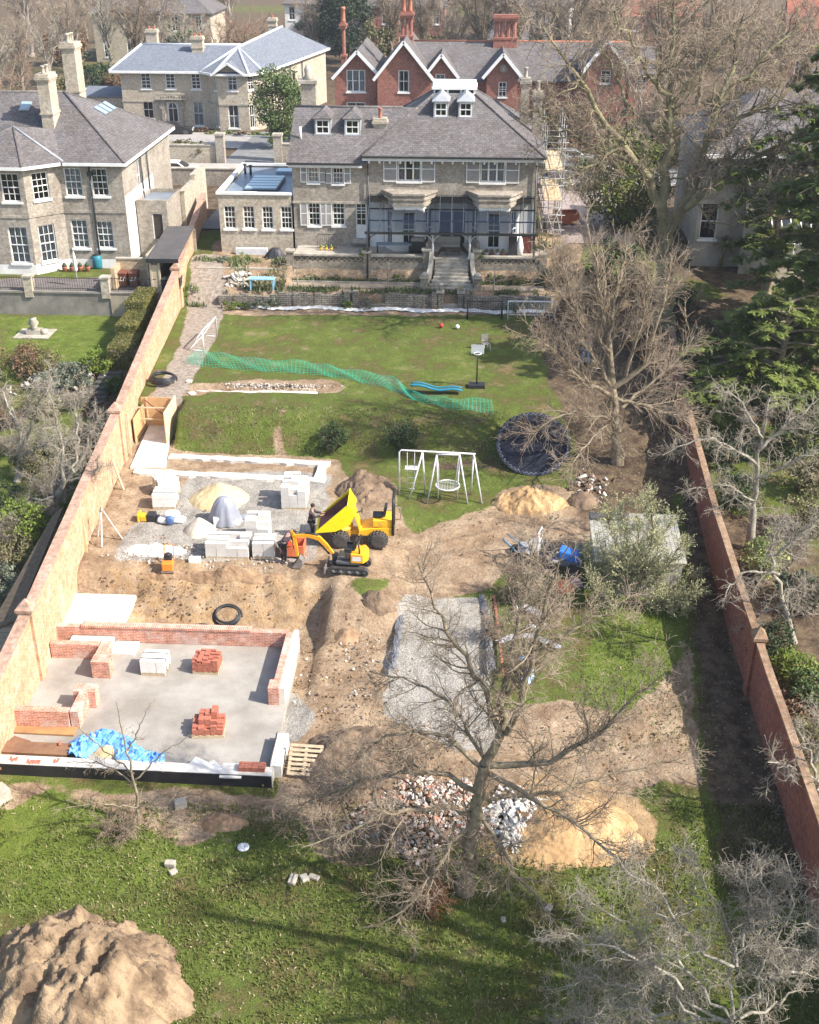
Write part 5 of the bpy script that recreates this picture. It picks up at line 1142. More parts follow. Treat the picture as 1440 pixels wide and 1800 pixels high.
def stepped_bricks():
 g=G3(364,1298,0.455);rnd=random.Random(3);t=local(empty('brick_pallet',(0,0,0),'half used pallet of red bricks with a stepped heap in the middle of the floor','brick pallet','pallets of red bricks'));b=MB();pallet_mb(b,1.15,0.9);b.build('timber_pallet',TIMBER,t)
 b=MB()
 for i in range(5):
  for j in range(8):
   top=8 if 1<=i<=3 and j>3 else(6 if j>1 and i in(1,2,3)else 4);top+=rnd.randint(-1,1)
   for k in range(top):
    x,y=-0.55+(i+.5)*.22,-0.43+(j+.5)*.107;a=rnd.uniform(-.04,.04)
    b.obox((x,y,.125+k*.076),(.212,.101,.073),a)
 b.build('bricks',REDBR,t);t.location=(g[0],g[1]+0.45,g[2]);t.rotation_euler=(0,0,0.08)
stepped_bricks()
def loose(name,label,cat,px,py,z,size,rz,mat,rx=0.0,group=None,bev=0.01):
 g=G3(px,py,z)if z is not None else gp(px,py)
 b=MB();b.obox(g,size,rz,rx);o=b.build(name,mat,bevel=bev,origin=g);tag(o,label,cat,group,'thing');return o
loose('loose_block','single pale block lying alone left of the block row','block',343,988,None,(0.5,0.3,0.22),0.1,WRAPW)
loose('loose_block','white block propped upright against the grey tarpaulin','block',381,925,None,(0.25,0.2,0.45),0.2,WRAPW);loose('loose_block','white block lying flat at the right foot of the grey tarpaulin','block',414,922,None,(0.42,0.25,0.2),0.5,WRAPW)
for k,(px,py,a)in enumerate(((350,1343,0.5),(376,1350,0.9))):loose('stone_slab',('small pale slab tipped on the retaining wall','pale slab leaning beside the larger white paving slab')[k],'slab',px,py,0.64,(0.55,0.35,0.08),-a,WRAPW,0.12)
loose('paving_slab','large square white paving slab on the retaining wall beside the red crate','slab',408,1356,0.64,(0.75,0.7,0.06),0.0,CONC_N,0.05)
def crate_of_bricks(px,py,z,label):
 g=G3(px,py,z);t=local(empty('brick_stack',(0,0,0),label,'brick stack'));b=MB();rnd=random.Random(px)
 for k in range(3):
  for i in range(4):
   for j in range(3):b.obox((-.36+i*.23,-.15+j*.115,k*.077),(.215,.102,.074),rnd.uniform(-.05,.05))
 b.build('bricks',REDBR,t);t.location=(g[0],g[1]+0.1,g[2])
crate_of_bricks(444,1356,0.66,'small stack of red bricks at the right corner of the retaining wall')
for k,(px,py,n)in enumerate(((62,1343,5),(102,1341,2),(27,1338,3))):
 g=G3(px,py,0.64);rnd=random.Random(k);t=empty('loose_bricks',g,('row of loose red bricks on the wall below the dark board','pair of red bricks on the wall left of the blue tarpaulin','few pinkish bricks near the left end of the retaining wall')[k],'bricks','loose bricks along the retaining wall')
 for i in range(n):b=MB();b.obox((g[0]+(i-n/2)*0.1,g[1]+rnd.uniform(-.04,.04),g[2]),(.075,.21,.1),rnd.uniform(-.2,.2));b.build('brick',REDBR,t)
BOARD=M('weathered_brown_board',(0.23,0.125,0.07),(0.15,0.08,0.05),rough=0.75,scale=2.2);BOARD2=M('orange_brown_board',(0.40,0.22,0.09),(0.26,0.14,0.07),rough=0.7,scale=1.4)
loose('shuttering_board','orange brown shuttering board lying under the white streaked brick wall','board',72,1283,0.46,(2.6,0.55,0.07),-0.02,BOARD2)
loose('shuttering_board','thick dark brown shuttering board with a brick resting on its end','board',66,1322,0.46,(2.35,0.62,0.2),-0.02,BOARD)
loose('shuttering_board','brown shuttering board at the frame edge pointing away from the camera','board',14,1325,0.47,(0.72,1.6,0.1),-0.35,BOARD)
loose('half_brick','pink brick resting on the end of the dark brown board','brick',106,1308,0.67,(0.1,0.21,0.075),0.3,REDBR)
def wood_pallet():
 x,y,z=gp(534,1368,0.2);t=local(empty('wooden_pallet',(0,0,0),'empty slatted timber pallet propped against the brown soil heap','pallet'));w=1.15
 PW=M('weathered_pallet',(0.5,0.39,0.26),(0.38,0.29,0.19),rough=0.85,scale=5)
 for i in range(7):b=MB();b.box(-w/2,w/2,i*0.165,i*0.165+0.1,0.10,0.122);b.build('slat',PW,t)
 for xx in(-w/2+0.05,0,w/2-0.05):b=MB();b.box(xx-.05,xx+.05,0,1.09,0.0,0.098);b.build('bearer',PW,t)
 t.location=(x,y,z+0.08);t.rotation_euler=(math.radians(35),0,-0.05)
wood_pallet()
# --- heaps
SOIL=M('clay_soil',(0.34,0.225,0.135),(0.17,0.105,0.06),rough=1,scale=1.6,detail=9,bump=0.9,bscale=7)
SOILD=M('dark_clods',(0.235,0.165,0.11),(0.10,0.068,0.045),rough=1,scale=2.4,detail=9,bump=1.0,bscale=9)
OCHRE=M('ochre_subsoil',(0.52,0.345,0.175),(0.30,0.18,0.085),rough=1,scale=1.3,detail=9,bump=0.9,bscale=7)
SANDY=M('building_sand',(0.62,0.49,0.29),(0.52,0.39,0.21),rough=1,scale=2,detail=8,bump=0.4,bscale=14)
BALL=M('pale_ballast',(0.56,0.50,0.41),(0.42,0.37,0.29),rough=1,scale=5,detail=8,bump=0.7,bscale=16)
def heap(name,label,cat,cx,cy,rx,ry,h,mat,seed,rough=0.25,flat=0.0,res=0.07,ridge=0.0,rz=0.0,skew=0.0,grain=None):
 n=int(max(24,min(110,2*max(rx,ry)/res)));u=np.linspace(-1,1,n);U,Vv=np.meshgrid(u,u)
 ca,sa=math.cos(rz),math.sin(rz);X=cx+(U*rx*ca-Vv*ry*sa);Y=cy+(U*rx*sa+Vv*ry*ca)
 ang=np.arctan2(Vv,U);R=np.sqrt(U*U+Vv*Vv);edge=0.86+(0.22 if grain is None else.5)*vfbm(np.cos(ang)*(1.6 if grain is None else 2.4)+seed,np.sin(ang)*1.6,seed)
 t=np.clip(R/edge+skew*U*0.3,0,1.4);prof=np.clip(1-t,0,1);prof=np.where(prof>0,prof**(0.85),0)
 prof=np.minimum(prof,1-flat)/(1-flat)
 big=vfbm(X*0.9+seed,Y*0.9,seed+1);med=vfbm(X*2.3,Y*2.3,seed+2);fin=vfbm(X*6.5,Y*6.5,seed+3)
 if grain is not None:gx,gy=X*math.cos(grain)+Y*math.sin(grain),-X*math.sin(grain)+Y*math.cos(grain);med=.9*vfbm(gx*.45,gy*2.0+big,seed+2);fin=.7*vfbm(gx*1.6,gy*6,seed+3)
 rill=np.abs(vfbm(ang*3.0+big*2,R*0.7,seed+5))*ridge
 Z=HT(X,Y)-0.08+prof*h*(1+0.8*rough*big*2)+np.minimum(1,prof*5)*h*rough*(0.5*med+0.45*fin+(0.3 if grain is None else.25)*vfbm(X*14,Y*14,seed+8)+0.5*big)-rill*h*prof*1.5
 Z=np.where(t>1.02,HT(X,Y)-0.3,Z)
 f=[];idx=np.arange(n*n).reshape(n,n);keep=(t<1.12)
 K=keep[:-1,:-1]&keep[1:,:-1]&keep[:-1,1:]&keep[1:,1:]
 f=np.stack([idx[:-1,:-1],idx[:-1,1:],idx[1:,1:],idx[1:,:-1]],-1)[K]
 used=np.unique(f);mp=-np.ones(n*n,int);mp[used]=np.arange(len(used));P=np.stack([X,Y,Z],-1).reshape(-1,3)[used]
 m=MB();m.v=[tuple(p)for p in P];m.f=[tuple(q)for q in mp[f]];m.mi=[0]*len(m.f);m.sm=[True]*len(m.f)
 o=m.build(name,mat,origin=(cx,cy,ht(cx,cy)),uv=False);tag(o,label,cat,None,'thing');return o
def heap_px(name,label,cat,x0,x1,yb,yt,h,mat,seed,**k):
 """heap from its photo outline: sides x0..x1, front foot row yb, back foot row yt"""
 a=gp((x0+x1)/2,yb,1.0);b=gp((x0+x1)/2,yt,1.0);l=gp(x0,(yb+yt)/2,1.0);r=gp(x1,(yb+yt)/2,1.0)
 return heap(name,label,cat,(l[0]+r[0])/2,(a[1]+b[1])/2,max(.3,(r[0]-l[0])/2),max(.3,(b[1]-a[1])/2),h,mat,seed,**k)
heap_px('soil_heap','heap of grey brown clods and turf between the footing and the swing frame','soil heap',578,712,893,832,1.25,SOILD,41,rough=0.55)
heap_px('soil_heap','orange brown subsoil heap below the big round trampoline','soil heap',855,1015,912,862,1.15,OCHRE,42,rough=0.5,ridge=0.3)
heap_px('soil_heap','small rubbly brown heap right of the orange subsoil heap','soil heap',990,1060,900,862,0.6,SOILD,43,rough=0.5)
heap_px('soil_heap','dark clod heap left of the gravel parking strip','soil heap',628,706,1092,1040,0.75,SOILD,44,rough=0.55)
heap_px('soil_heap','low mound of dry earth and stump wood on the bank right of the brick return','soil heap',578,640,1140,1095,0.45,SOIL,45,rough=0.5)
heap_px('soil_heap','broad dark brown soil heap under the bare tree next to the timber pallet','soil heap',500,780,1430,1262,1.0,SOILD,46,rough=0.35,flat=0.25)
heap_px('spoil_spread','wide spread of ochre subsoil right of the bare tree trunk','soil heap',850,1160,1540,1385,0.6,OCHRE,47,rough=0.3,flat=0.4)
heap('soil_heap','huge pale clay heap in the bottom left corner','soil heap',-10.4,22.0,4.0,3.2,1.9,M('pale_clay',(0.31,0.22,0.135),(0.12,0.08,0.05),rough=1,scale=1.1,detail=9,bump=1.0,bscale=14,lo=.4,hi=.6),48,rough=0.55,flat=0.3,ridge=0.0,res=0.045,rz=-0.5,grain=1.05)
heap_px('sand_heap','large yellow building sand heap behind the grey tarpaulin','sand heap',322,448,905,850,0.95,SANDY,49,rough=0.2)
heap_px('sand_heap','small pale sand cone in front of the grey tarpaulin','sand heap',315,388,950,915,0.7,BALL,50,rough=0.2)
heap_px('stone_heap','low spread of white broken stone beside the tripod','stone heap',198,345,982,955,0.3,M('white_hardcore',(0.64,0.61,0.56),(0.45,0.42,0.37),rough=1,scale=8,bump=0.9,bscale=18),51,rough=0.8,flat=0.4)
heap_px('sand_heap','sand heap half wrapped in the blue tarpaulin on the retaining wall edge','sand heap',142,240,1352,1308,0.55,SANDY,52,rough=0.3)
heap_px('soil_heap','crumbled brown earth lump on the grass below the retaining wall','soil heap',335,450,1470,1425,0.4,SOIL,53,rough=0.6)
heap_px('soil_heap','rough lip of dug earth along the top of the pit behind the coiled pipe','soil heap',205,560,1030,1002,0.35,SOIL,54,rough=0.8,flat=0.3)
def rubble(name,label,x0,x1,yb,yt,h,n,cols,seed,smax=0.34):
 a=gp((x0+x1)/2,yb,.3);b_=gp((x0+x1)/2,yt,.3);l=gp(x0,(yb+yt)/2,.3);r=gp(x1,(yb+yt)/2,.3)
 cx,cy,rx,ry=(l[0]+r[0])/2,(a[1]+b_[1])/2,(r[0]-l[0])/2,(b_[1]-a[1])/2
 rnd=random.Random(seed);m=MB()
 for i in range(n):
  q=math.sqrt(rnd.random());t=rnd.uniform(0,2*math.pi);e_=1+.45*math.sin(t*3+seed)*math.sin(t*2+1);x,y=cx+rx*q*e_*math.cos(t),cy+ry*q*e_*math.sin(t)
  z=ht(x,y)+h*max(0,1-q)**0.8+rnd.uniform(-.1,.05);s=rnd.uniform(0.08,smax)*(0.6+0.4*rnd.random())
  m.mat(rnd.choices(range(len(cols)),[c[1]for c in cols])[0]);R=Euler((rnd.uniform(-.9,.9),rnd.uniform(-.9,.9),rnd.uniform(0,6))).to_matrix()
  ax,ay,az=s*rnd.uniform(.5,1.3),s*rnd.uniform(.4,.9),s*rnd.uniform(.25,.6)
  P=[R@Vector((sx*ax/2*rnd.uniform(.7,1.2),sy*ay/2*rnd.uniform(.7,1.2),sz*az/2*rnd.uniform(.8,1.1)))for sx,sy,sz in((-1,-1,-1),(1,-1,-1),(1,1,-1),(-1,1,-1),(-1,-1,1),(1,-1,1),(1,1,1),(-1,1,1))]
  m.add([(p.x+x,p.y+y,p.z+z)for p in P],[(0,3,2,1),(4,5,6,7),(0,1,5,4),(1,2,6,5),(2,3,7,6),(3,0,4,7)])
 o=m.build(name,[c[0]for c in cols],origin=(cx,cy,ht(cx,cy)),uv=False);tag(o,label,'rubble',None,'stuff');return o
C_LITE=M('broken_concrete',(0.55,0.52,0.47),(0.4,0.37,0.33),rough=0.95,scale=4);C_BR=M('broken_brick',(0.46,0.2,0.13),(0.33,0.13,0.09),rough=0.95,scale=6);C_PK=M('mortared_brick',(0.52,0.36,0.29),(0.4,0.27,0.21),rough=0.95,scale=6)
rubble('brick_rubble','heap of broken pink and red bricks left of the bare tree trunk',650,862,1515,1362,0.65,1500,[(C_LITE,5),(C_BR,1),(C_PK,4),(SOILD,3)],61,0.24)
rubble('concrete_rubble','heap of broken white concrete right of the bare tree trunk',848,985,1500,1400,0.5,700,[(C_LITE,6),(WRAPW,2),(C_PK,1),(SOIL,1)],62,0.33)
rubble('stone_debris','scatter of stones and rubbish below the hornbeam trunk',995,1070,890,830,0.25,90,[(C_LITE,3),(SOILD,3),(C_PK,1)],63,0.4)
rubble('trench_rubble','white broken rubble along the narrow trench in the lawn',372,575,689,676,0.12,500,[(C_LITE,5),(SOILD,2)],64,0.13)
rubble('hardcore_stones','scattered stones on the dusty ground beside the block row',190,560,1000,950,0.06,420,[(C_LITE,4),(SOIL,2),(BALL,2)],65,0.16)
rubble('loose_stones','stones strewn on the dug ground left of the gravel strip',520,700,1260,1080,0.04,260,[(C_LITE,2),(SOIL,3),(SOILD,2)],66,0.14)
for x0,x1,yb,yt,n,sd,lab in((150,560,1098,1000,350,71,'clods of clay tumbled over the pit face'),(520,720,1240,1030,250,72,'earth clods on the dug ground beside the gravel strip'),(700,1060,990,890,250,73,'earth crumbs on the haul track'),(500,860,1500,1250,500,74,'clods and twigs over the brown heap under the bare tree'),(870,1270,1420,1240,300,75,'earth crumbs on the trampled ground right of the bare tree'),(130,330,980,840,200,76,'earth crumbs on the dug ground by the orange wall'),(40,260,1760,1630,500,77,'clods on the big clay heap')):
 rubble('earth_clods',lab,x0,x1,yb,yt,1.55 if sd==77 else.75 if sd==74 else.03,n,[(SOIL,5),(SOILD,3)],sd,.13)
# --- tarpaulins, pipes, coils
def sheet_over(name,label,cat,cx,cy,rx,ry,h,mat,seed,power=0.6,fold=0.12,base=None,n=44,box=False):
 u=np.linspace(0,2*math.pi,n,False);rs=np.linspace(0,1,16);V_=[];
 z0=ht(cx,cy)if base is None else base
 for i,r in enumerate(rs):
  for j,a in enumerate(u):
   f=1+fold*(r**1.5)*(math.sin(a*7+seed)+0.6*math.sin(a*13+seed*2)+0.4*math.sin(a*23));
   x,y=cx+rx*r*f*math.cos(a),cy+ry*r*f*math.sin(a);z=z0+h*(1-r**(1/power))+0.03*h*math.sin(a*11+r*9)*r
   V_.append((x,y,max(z,(ht(x,y)if base is None else base)+0.01)))
 fs=[(i*n+j,i*n+(j+1)%n,(i+1)*n+(j+1)%n,(i+1)*n+j)for i in range(15)for j in range(n)]
 m=MB();m.add(V_,[q[::-1]for q in fs],True);o=m.build(name,mat,origin=(cx,cy,z0),uv=False,recalc=True);tag(o,label,cat,None,'thing');return o
GREYT=M('grey_tarpaulin',(0.27,0.28,0.32),(0.2,0.21,0.245),rough=0.45,spec=0.4,scale=2);BLUET=M('blue_tarpaulin',(0.09,0.26,0.62),(0.16,0.38,0.72),rough=0.4,spec=0.4,scale=3,bump=0.6,bscale=8)
g=gp(392,925);sheet_over('covered_mixer','rounded machine hidden under a grey tarpaulin weighed down with white blocks','covered mixer',g[0],g[1]+0.55,0.8,0.72,1.25,GREYT,2,0.42,0.07)
g=gp(430,908);sheet_over('tarpaulin_scrap','loose flap of grey tarpaulin on the sand right of the covered mixer','tarpaulin',g[0],g[1],0.45,0.25,0.12,GREYT,5,0.6,0.2)
def crumple(name,label,path,w,h,mat,seed,z):
 rnd=random.Random(seed);m=MB();n=70;k=12;P=[Vector(G3(px,py,z))for px,py in path];V_=[]
 for i in range(n+1):
  t=i/n*(len(P)-1);a=min(int(t),len(P)-2);p=P[a].lerp(P[a+1],t-a);d=(P[a+1]-P[a]).normalized();nr=Vector((-d.y,d.x,0))
  for j in range(k+1):
   s=(j/k-0.5);hh=h*(1-(2*s)**2)*(0.5+abs(float(vfbm(i*0.3,j*0.55,seed)))*3.0)+0.02+0.02*rnd.random()
   q=p+nr*(s*w*(0.8+0.8*float(vfbm(i*0.2,5+seed,3))+0.2));q+=d*(0.25*float(vfbm(i*.4,j*.5,seed+9)));V_.append((q.x,q.y,z+hh))
 fs=[(i*(k+1)+j,(i+1)*(k+1)+j,(i+1)*(k+1)+j+1,i*(k+1)+j+1)for i in range(n)for j in range(k)]
 m.add(V_,fs,False);o=m.build(name,mat,origin=tuple(P[0]),uv=False);tag(o,label,'tarpaulin',None,'thing');return o
BKMEM=M('black_membrane',(.09,.09,.1),(.2,.2,.21),rough=.5)
crumple('membrane_edge','grey black membrane showing along the left edge of the gravel strip',[(718,1045),(704,1080),(698,1130),(690,1180)],.3,.08,BKMEM,12,.75)
crumple('membrane_edge','grey black membrane showing along the right edge of the gravel strip',[(846,1048),(858,1090),(860,1140),(866,1180)],.3,.08,BKMEM,13,.75)
crumple('blue_tarpaulin','crumpled bright blue tarpaulin curled round a sand heap on the retaining wall',[(130,1335),(150,1308),(185,1296),(215,1312),(232,1332),(262,1342),(290,1340)],0.95,0.28,BLUET,7,0.5)
def coil(name,label,c,r,tilt,mat,turns=5,tr=0.035,ec=1.0,tail=None):
 pts=[];rnd=random.Random(int(r*100));R=Euler(tilt).to_matrix()
 for i in range(turns*28+1):
  a=i/28*2*math.pi;k=i/28;q=r*(1-0.28*(k/turns)+0.05*math.sin(k*5));p=R@Vector((q*math.cos(a),q*ec*math.sin(a),0.05*math.sin(a+k)+0.05*k));pts.append(Vector(c)+p)
 if tail:pts+=[Vector(t)for t in tail]
 m=MB();m.tube(pts,tr,6);o=m.build(name,mat,origin=tuple(c),uv=False);tag(o,label,'pipe coil',None,'thing');return o
g=gp(400,1100);coil('pipe_coil','black plastic pipe coil leaning against the pit face behind the new brick wall',(G3(400,1086,0.95)[0],G3(400,1086,.95)[1],1.0),0.6,(math.radians(32),0,0),BLK,5,0.035,.85)
c_=G3(287,667,3.25);coil('pipe_coil','large coil of black pipe lying on top of the plywood hoarding',c_,0.75,(0.1,0.05,0),BLK,5,0.05,0.9)
PLAST=M('dusty_plastic_sheet',(.42,.42,.44),(.26,.26,.28),rough=.6,scale=3)
crumple('plastic_sheet','grey white plastic sheet bunched on the grass right of the gravel strip',[(905,1072),(925,1068),(945,1078),(950,1098),(930,1106)],.4,.1,PLAST,21,.8);crumple('plastic_sheet','torn pale plastic sheet among twigs halfway down the gravel strip',[(875,1130),(900,1120),(935,1118),(975,1135),(985,1140)],.3,.08,PLAST,22,.75);crumple('blue_sheet','faded blue sheet curled on the grass beside the gravel strip',[(918,1158),(930,1172),(932,1190),(922,1200)],.35,.14,M('faded_blue',(.24,.36,.55),(.34,.45,.6),rough=.5),23,.7)
b=MB();[b.obox(G3(869+i*.62,1052+i*5,.72),(.1,.21,.09),.05*(i%3-1))for i in range(28)];o=b.build('brick_edging',REDBR,origin=G3(875,1120,.7));tag(o,'line of red bricks edging the right side of the gravel strip','brick edging',None,'thing')
coil('hose_loop','loop of black hose on the brown heap left of the brick rubble',G3(690,1400,.9),.75,(.2,.1,0),BLK,1,.03)
for k,(px,py,sz,lab)in enumerate(((300,1522,(.35,.2,.2),'grey block standing on the lower lawn'),(305,1535,(.25,.2,.12),'small grey stone beside the block on the lower lawn'),(515,1548,(.4,.25,.12),'left stone of three lying on the lower lawn'),(535,1546,(.3,.25,.12),'middle stone of three lying on the lower lawn'),(552,1544,(.35,.2,.1),'right stone of three lying on the lower lawn'),(318,1418,(.4,.35,.25),'pale boulder on the grass below the retaining wall'),(965,1598,(.25,.2,.1),'flat stone on the grass right of the tree foot'),(885,1618,(.2,.15,.08),'small flat stone on the grass near the tree foot'),(5,1405,(.5,.5,.5),'pale rubble sack at the left frame edge below the retaining wall'),(333,672,(.3,.2,.12),'white block on the lawn beside the black pipe coil'),(338,692,(.35,.35,.06),'small white slab on the lawn beside the plywood hoarding'))):loose('loose_stone',lab,'stone',px,py,None,sz,k*.7,WRAPW if k>8 else STONE,.1,None,.03)
b=MB();b.lathe(gp(428,1490),[(.19,0),(.2,.03),(.18,.05),(.05,.05),(.05,.02)],14);o=b.build('white_disc',WHITE,origin=gp(428,1490));tag(o,'round white plastic lid lying on the lower lawn','lid',None,'thing')
def hoarding():
 x0,y0,z0=-16.95,57.3,1.5;R=empty('plywood_hoarding',(-16.3,57.3,1.5),'bright plywood shuttering box with battens filling the cut beside the garden wall','hoarding')
 zt=3.25
 for a,b_,nm in((1.5,2.35,'plywood_sheet'),(2.36,zt,'plywood_sheet')):m=MB();m.box(-17.5,-15.75,57.35,57.39,a,b_);m.build(nm,PLY,R)
 m=MB();m.box(-15.7,-15.65,55.0,57.5,1.5,3.35);m.build('side_sheet',M('pale_plywood',(0.68,0.56,0.36),(0.58,0.46,0.28),rough=0.7,scale=2),R)
 m=MB();m.box(-17.4,-17.36,55.2,57.3,1.5,2.9);m.build('side_sheet',PLY,R)
 for z in(2.3,2.95):m=MB();m.box(-17.5,-15.71,56.5,56.58,z,z+0.07);m.build('batten',TIMBER,R)
 for x in(-17.25,-15.9):m=MB();m.box(x,x+0.07,57.27,57.345,1.5,zt);m.build('batten',TIMBER,R)
 m=MB();m.bar((-17.2,57.1,3.2),(-15.8,56.4,2.4),0.06,0.06);m.build('brace',BOARD,R)
hoarding()
for k,(pts,lab)in enumerate(((((230,800),(210,733)),'timber prop leaning against the orange wall above the concrete pad'),(((218,862),(198,828)),'pale timber batten leaning against the orange wall beside the block packs'))):
 a=gp(*pts[0]);m=MB();top=(float(wl(a[1]))+0.08,a[1]+0.3,a[2]+2.2-k*0.7);m.bar((a[0],a[1],a[2]),top,0.09,0.06);o=m.build('timber_prop',TIMBER,origin=a);tag(o,lab,'prop',None,'thing')
m=MB();a=gp(163,968);m.add([(a[0]-1.0,a[1],a[2]),(a[0]-0.15,a[1]-0.2,a[2]),(a[0]-0.3,a[1]+0.2,a[2]+1.5),(a[0]-1.15,a[1]+0.3,a[2]+1.5)]+[(a[0]-1.0,a[1]+.04,a[2]),(a[0]-0.15,a[1]-0.16,a[2]),(a[0]-0.3,a[1]+0.24,a[2]+1.5),(a[0]-1.15,a[1]+0.34,a[2]+1.5)],[(0,1,2,3),(7,6,5,4),(0,4,5,1),(1,5,6,2),(2,6,7,3),(3,7,4,0)])
o=m.build('plywood_sheet',M('thin_ply',(0.6,0.46,0.28),(0.52,0.39,0.23),rough=0.75),origin=a);tag(o,'plywood sheet propped against the orange wall beside the tripod','plywood',None,'thing')
def tripod():
 a=gp(182,958);c=Vector((a[0],a[1]+0.35,a[2]));t=empty('surveying_tripod',tuple(c),'silver surveying tripod standing on the dug earth by the orange wall','tripod');top=c+Vector((0,0,1.55))
 for q in((0,-0.55,0),(0.7,0.25,0),(-0.45,0.35,0)):m=MB();f=c+Vector(q);f.z=ht(f.x,f.y);m.bar(f,top+(f-c)*0.08,0.05,0.035);m.build('leg',GALV,t)
 m=MB();m.lathe(tuple(top-Vector((0,0,.05))),[(0.09,0),(0.1,0.04),(0.05,0.07),(0.06,0.2),(0.03,0.22)],10);m.build('head',STEEL,t)
tripod()
# --- machines
def wheel(t,x,y,z,r,w,name='wheel'):
 b=MB();b.lathe((x,y-w/2,z),[(r*.55,0),(r*.85,.0),(r*.97,w*.12),(r,w*.3),(r,w*.7),(r*.97,w*.88),(r*.85,w),(r*.55,w)],28,'y')
 for i in range(18):
  a=i/18*2*math.pi
  for s in(-1,1):
   p0=Vector((x+(r+.015)*math.cos(a),y+s*w*.45,z+(r+.015)*math.sin(a)));a2=a+.16;p1=Vector((x+(r+.02)*math.cos(a2),y+s*.02,z+(r+.02)*math.sin(a2)));b.bar(p0,p1,.05,.05,(math.cos(a),0,math.sin(a)))
 W=b.build(name,RUB,t)
 q=MB();q.lathe((x,y-w*.3,z),[(r*.2,-.02),(r*.24,0.0),(r*.5,.03),(r*.56,w*.3),(r*.5,w*.57),(r*.24,w*.6),(r*.2,w*.62)],16,'y');q.build('rim',M('dusty_rim',(0.34,0.3,0.26),(0.22,0.2,0.17),rough=0.7),W)
def dumper():
 fr,bk=gp(597,963),gp(664,966);t=local(empty('site_dumper',(0,0,0),'yellow swivel skip dumper with its skip tipped towards a worker','dumper'))
 wb=math.hypot(fr[0]-bk[0],fr[1]-bk[1]);hx=wb/2;r=0.405
 for x in(hx,-hx):
  for y in(-.62,.62):wheel(t,x,y,r,r,.33)
 prof=[(hx+1.02,0.82),(hx+0.15,0.9),(hx-0.5,1.25),(hx-0.68,1.7),(hx-0.42,2.2)]
 inn=[(hx+.93,0.88),(hx+0.15,0.97),(hx-0.44,1.3),(hx-0.6,1.7),(hx-0.44,2.1)]
 W_=0.78;b=MB();n=len(prof)
 for(P,s)in((prof,1),(inn,0)):
  b.mat(0 if s else 1);yv=W_ if s else W_-.05;b0=[(x,-yv,z)for x,z in P];b1=[(x,yv,z)for x,z in P]
  f=[(i,i+1,n+i+1,n+i)for i in range(n-1)]+[tuple(range(n-1,-1,-1)),tuple(range(n,2*n))]
  b.add(b0+b1,f if s else[q[::-1]for q in f])
 b.mat(0)
 for s in(-1,1):b.bar((prof[0][0],s*(W_-.02),prof[0][1]+.03),(prof[-1][0],s*(W_-.02),prof[-1][1]+.0),.06,.06)
 b.bar((prof[-1][0],-W_,prof[-1][1]),(prof[-1][0],W_,prof[-1][1]),.06,.06);b.bar((prof[0][0],-W_,prof[0][1]),(prof[0][0],W_,prof[0][1]),.05,.05)
 b.build('skip',[YEL2,M('rusty_skip_lining',(0.24,0.1,0.085),(0.15,0.075,0.065),rough=0.9,scale=5)],t)
 b=MB();b.lathe((hx-.05,0,.72),[(.5,0),(.52,.06),(.5,.14),(.3,.2),(.22,.26)],18);b.build('turntable',YEL,t)
 b=MB();b.box(hx-.45,hx+.4,-.38,.38,.42,.72);b.box(-.1,hx-.4,-.2,.2,.45,.66);b.build('front_chassis',YEL,t,.02)
 b=MB();b.add([(.05,-.5,.55),(-1.5,-.5,.55),(-1.5,.5,.55),(.05,.5,.55),(.0,-.5,.8),(-.55,-.5,.92),(-1.52,-.5,.98),(-1.52,.5,.98),(-.55,.5,.92),(.0,.5,.8)],[(0,3,2,1),(0,1,6,5,4),(3,9,8,7,2),(1,2,7,6),(4,5,8,9),(5,6,7,8),(0,4,9,3)])
 b.box(-1.52,-.62,-.48,.48,.985,1.3);b.build('engine_cover',YEL,t,.02)
 b=MB();b.add([(-.62,-.487,1.0),(-1.5,-.487,1.0),(-1.5,-.487,1.28),(-.62,-.483,1.0)],[(0,1,2)]);b.add([(-.7,-.486,.99),(-1.5,-.486,.99),(-1.5,-.486,1.2)],[(0,2,1)]);b.build('decal',BLK,t)
 b=MB();b.add([(.0,-.42,.8),(.0,.42,.8),(.22,.36,1.5),(.22,-.36,1.5),(-.06,-.42,.8),(-.06,.42,.8),(.15,.36,1.5),(.15,-.36,1.5)],[(0,1,2,3),(7,6,5,4),(0,3,7,4),(1,5,6,2),(3,2,6,7)]);b.build('front_cowl',YEL,t)
 b=MB();b.tube([(.1,0,1.45),(-.12,0,1.55)],.025,6);b.tube([(-.12+.02*math.sin(a),.19*math.cos(a),1.55+.19*math.sin(a)*.4)for a in np.linspace(0,2*math.pi,15)[:-1]],.018,6,closed=True);b.build('steering_wheel',BLK,t)
 b=MB();b.box(-1.05,-.6,-.25,.25,1.31,1.42);b.obox((-1.1,0,1.36),(.12,.5,.5),0,0,-.2);b.build('seat',BLK,t,.04)
 b=MB();x=-1.5;b.tube([(x,-.5,.6),(x-.02,-.5,2.1),(x-.03,-.38,2.3),(x-.03,.38,2.3),(x-.02,.5,2.1),(x,.5,.6)],.065,8);b.build('roll_bar',BLK,t)
 b=MB();b.tube([(x-.05,-.35,.9),(x-.3,-.35,.95),(x-.32,-.35,1.5),(x-.08,-.35,1.6)],.025,6);b.build('rear_guard',STEEL,t)
 b=MB();b.box(-1.53,-.05,-.52,-.505,.56,.74);b.build('side_plate',YEL2,t)
 m=((fr[0]+bk[0])/2,(fr[1]+bk[1])/2+.62);t.location=(m[0],m[1],ht(m[0],m[1]));t.rotation_euler=(0,0,math.atan2(fr[1]-bk[1],fr[0]-bk[0]))
dumper()
YELX=M('excavator_orange_yellow',(0.78,0.36,0.015),(0.45,0.24,0.06),rough=0.5,spec=0.4,scale=3.5,detail=8,lo=0.3,hi=0.46)
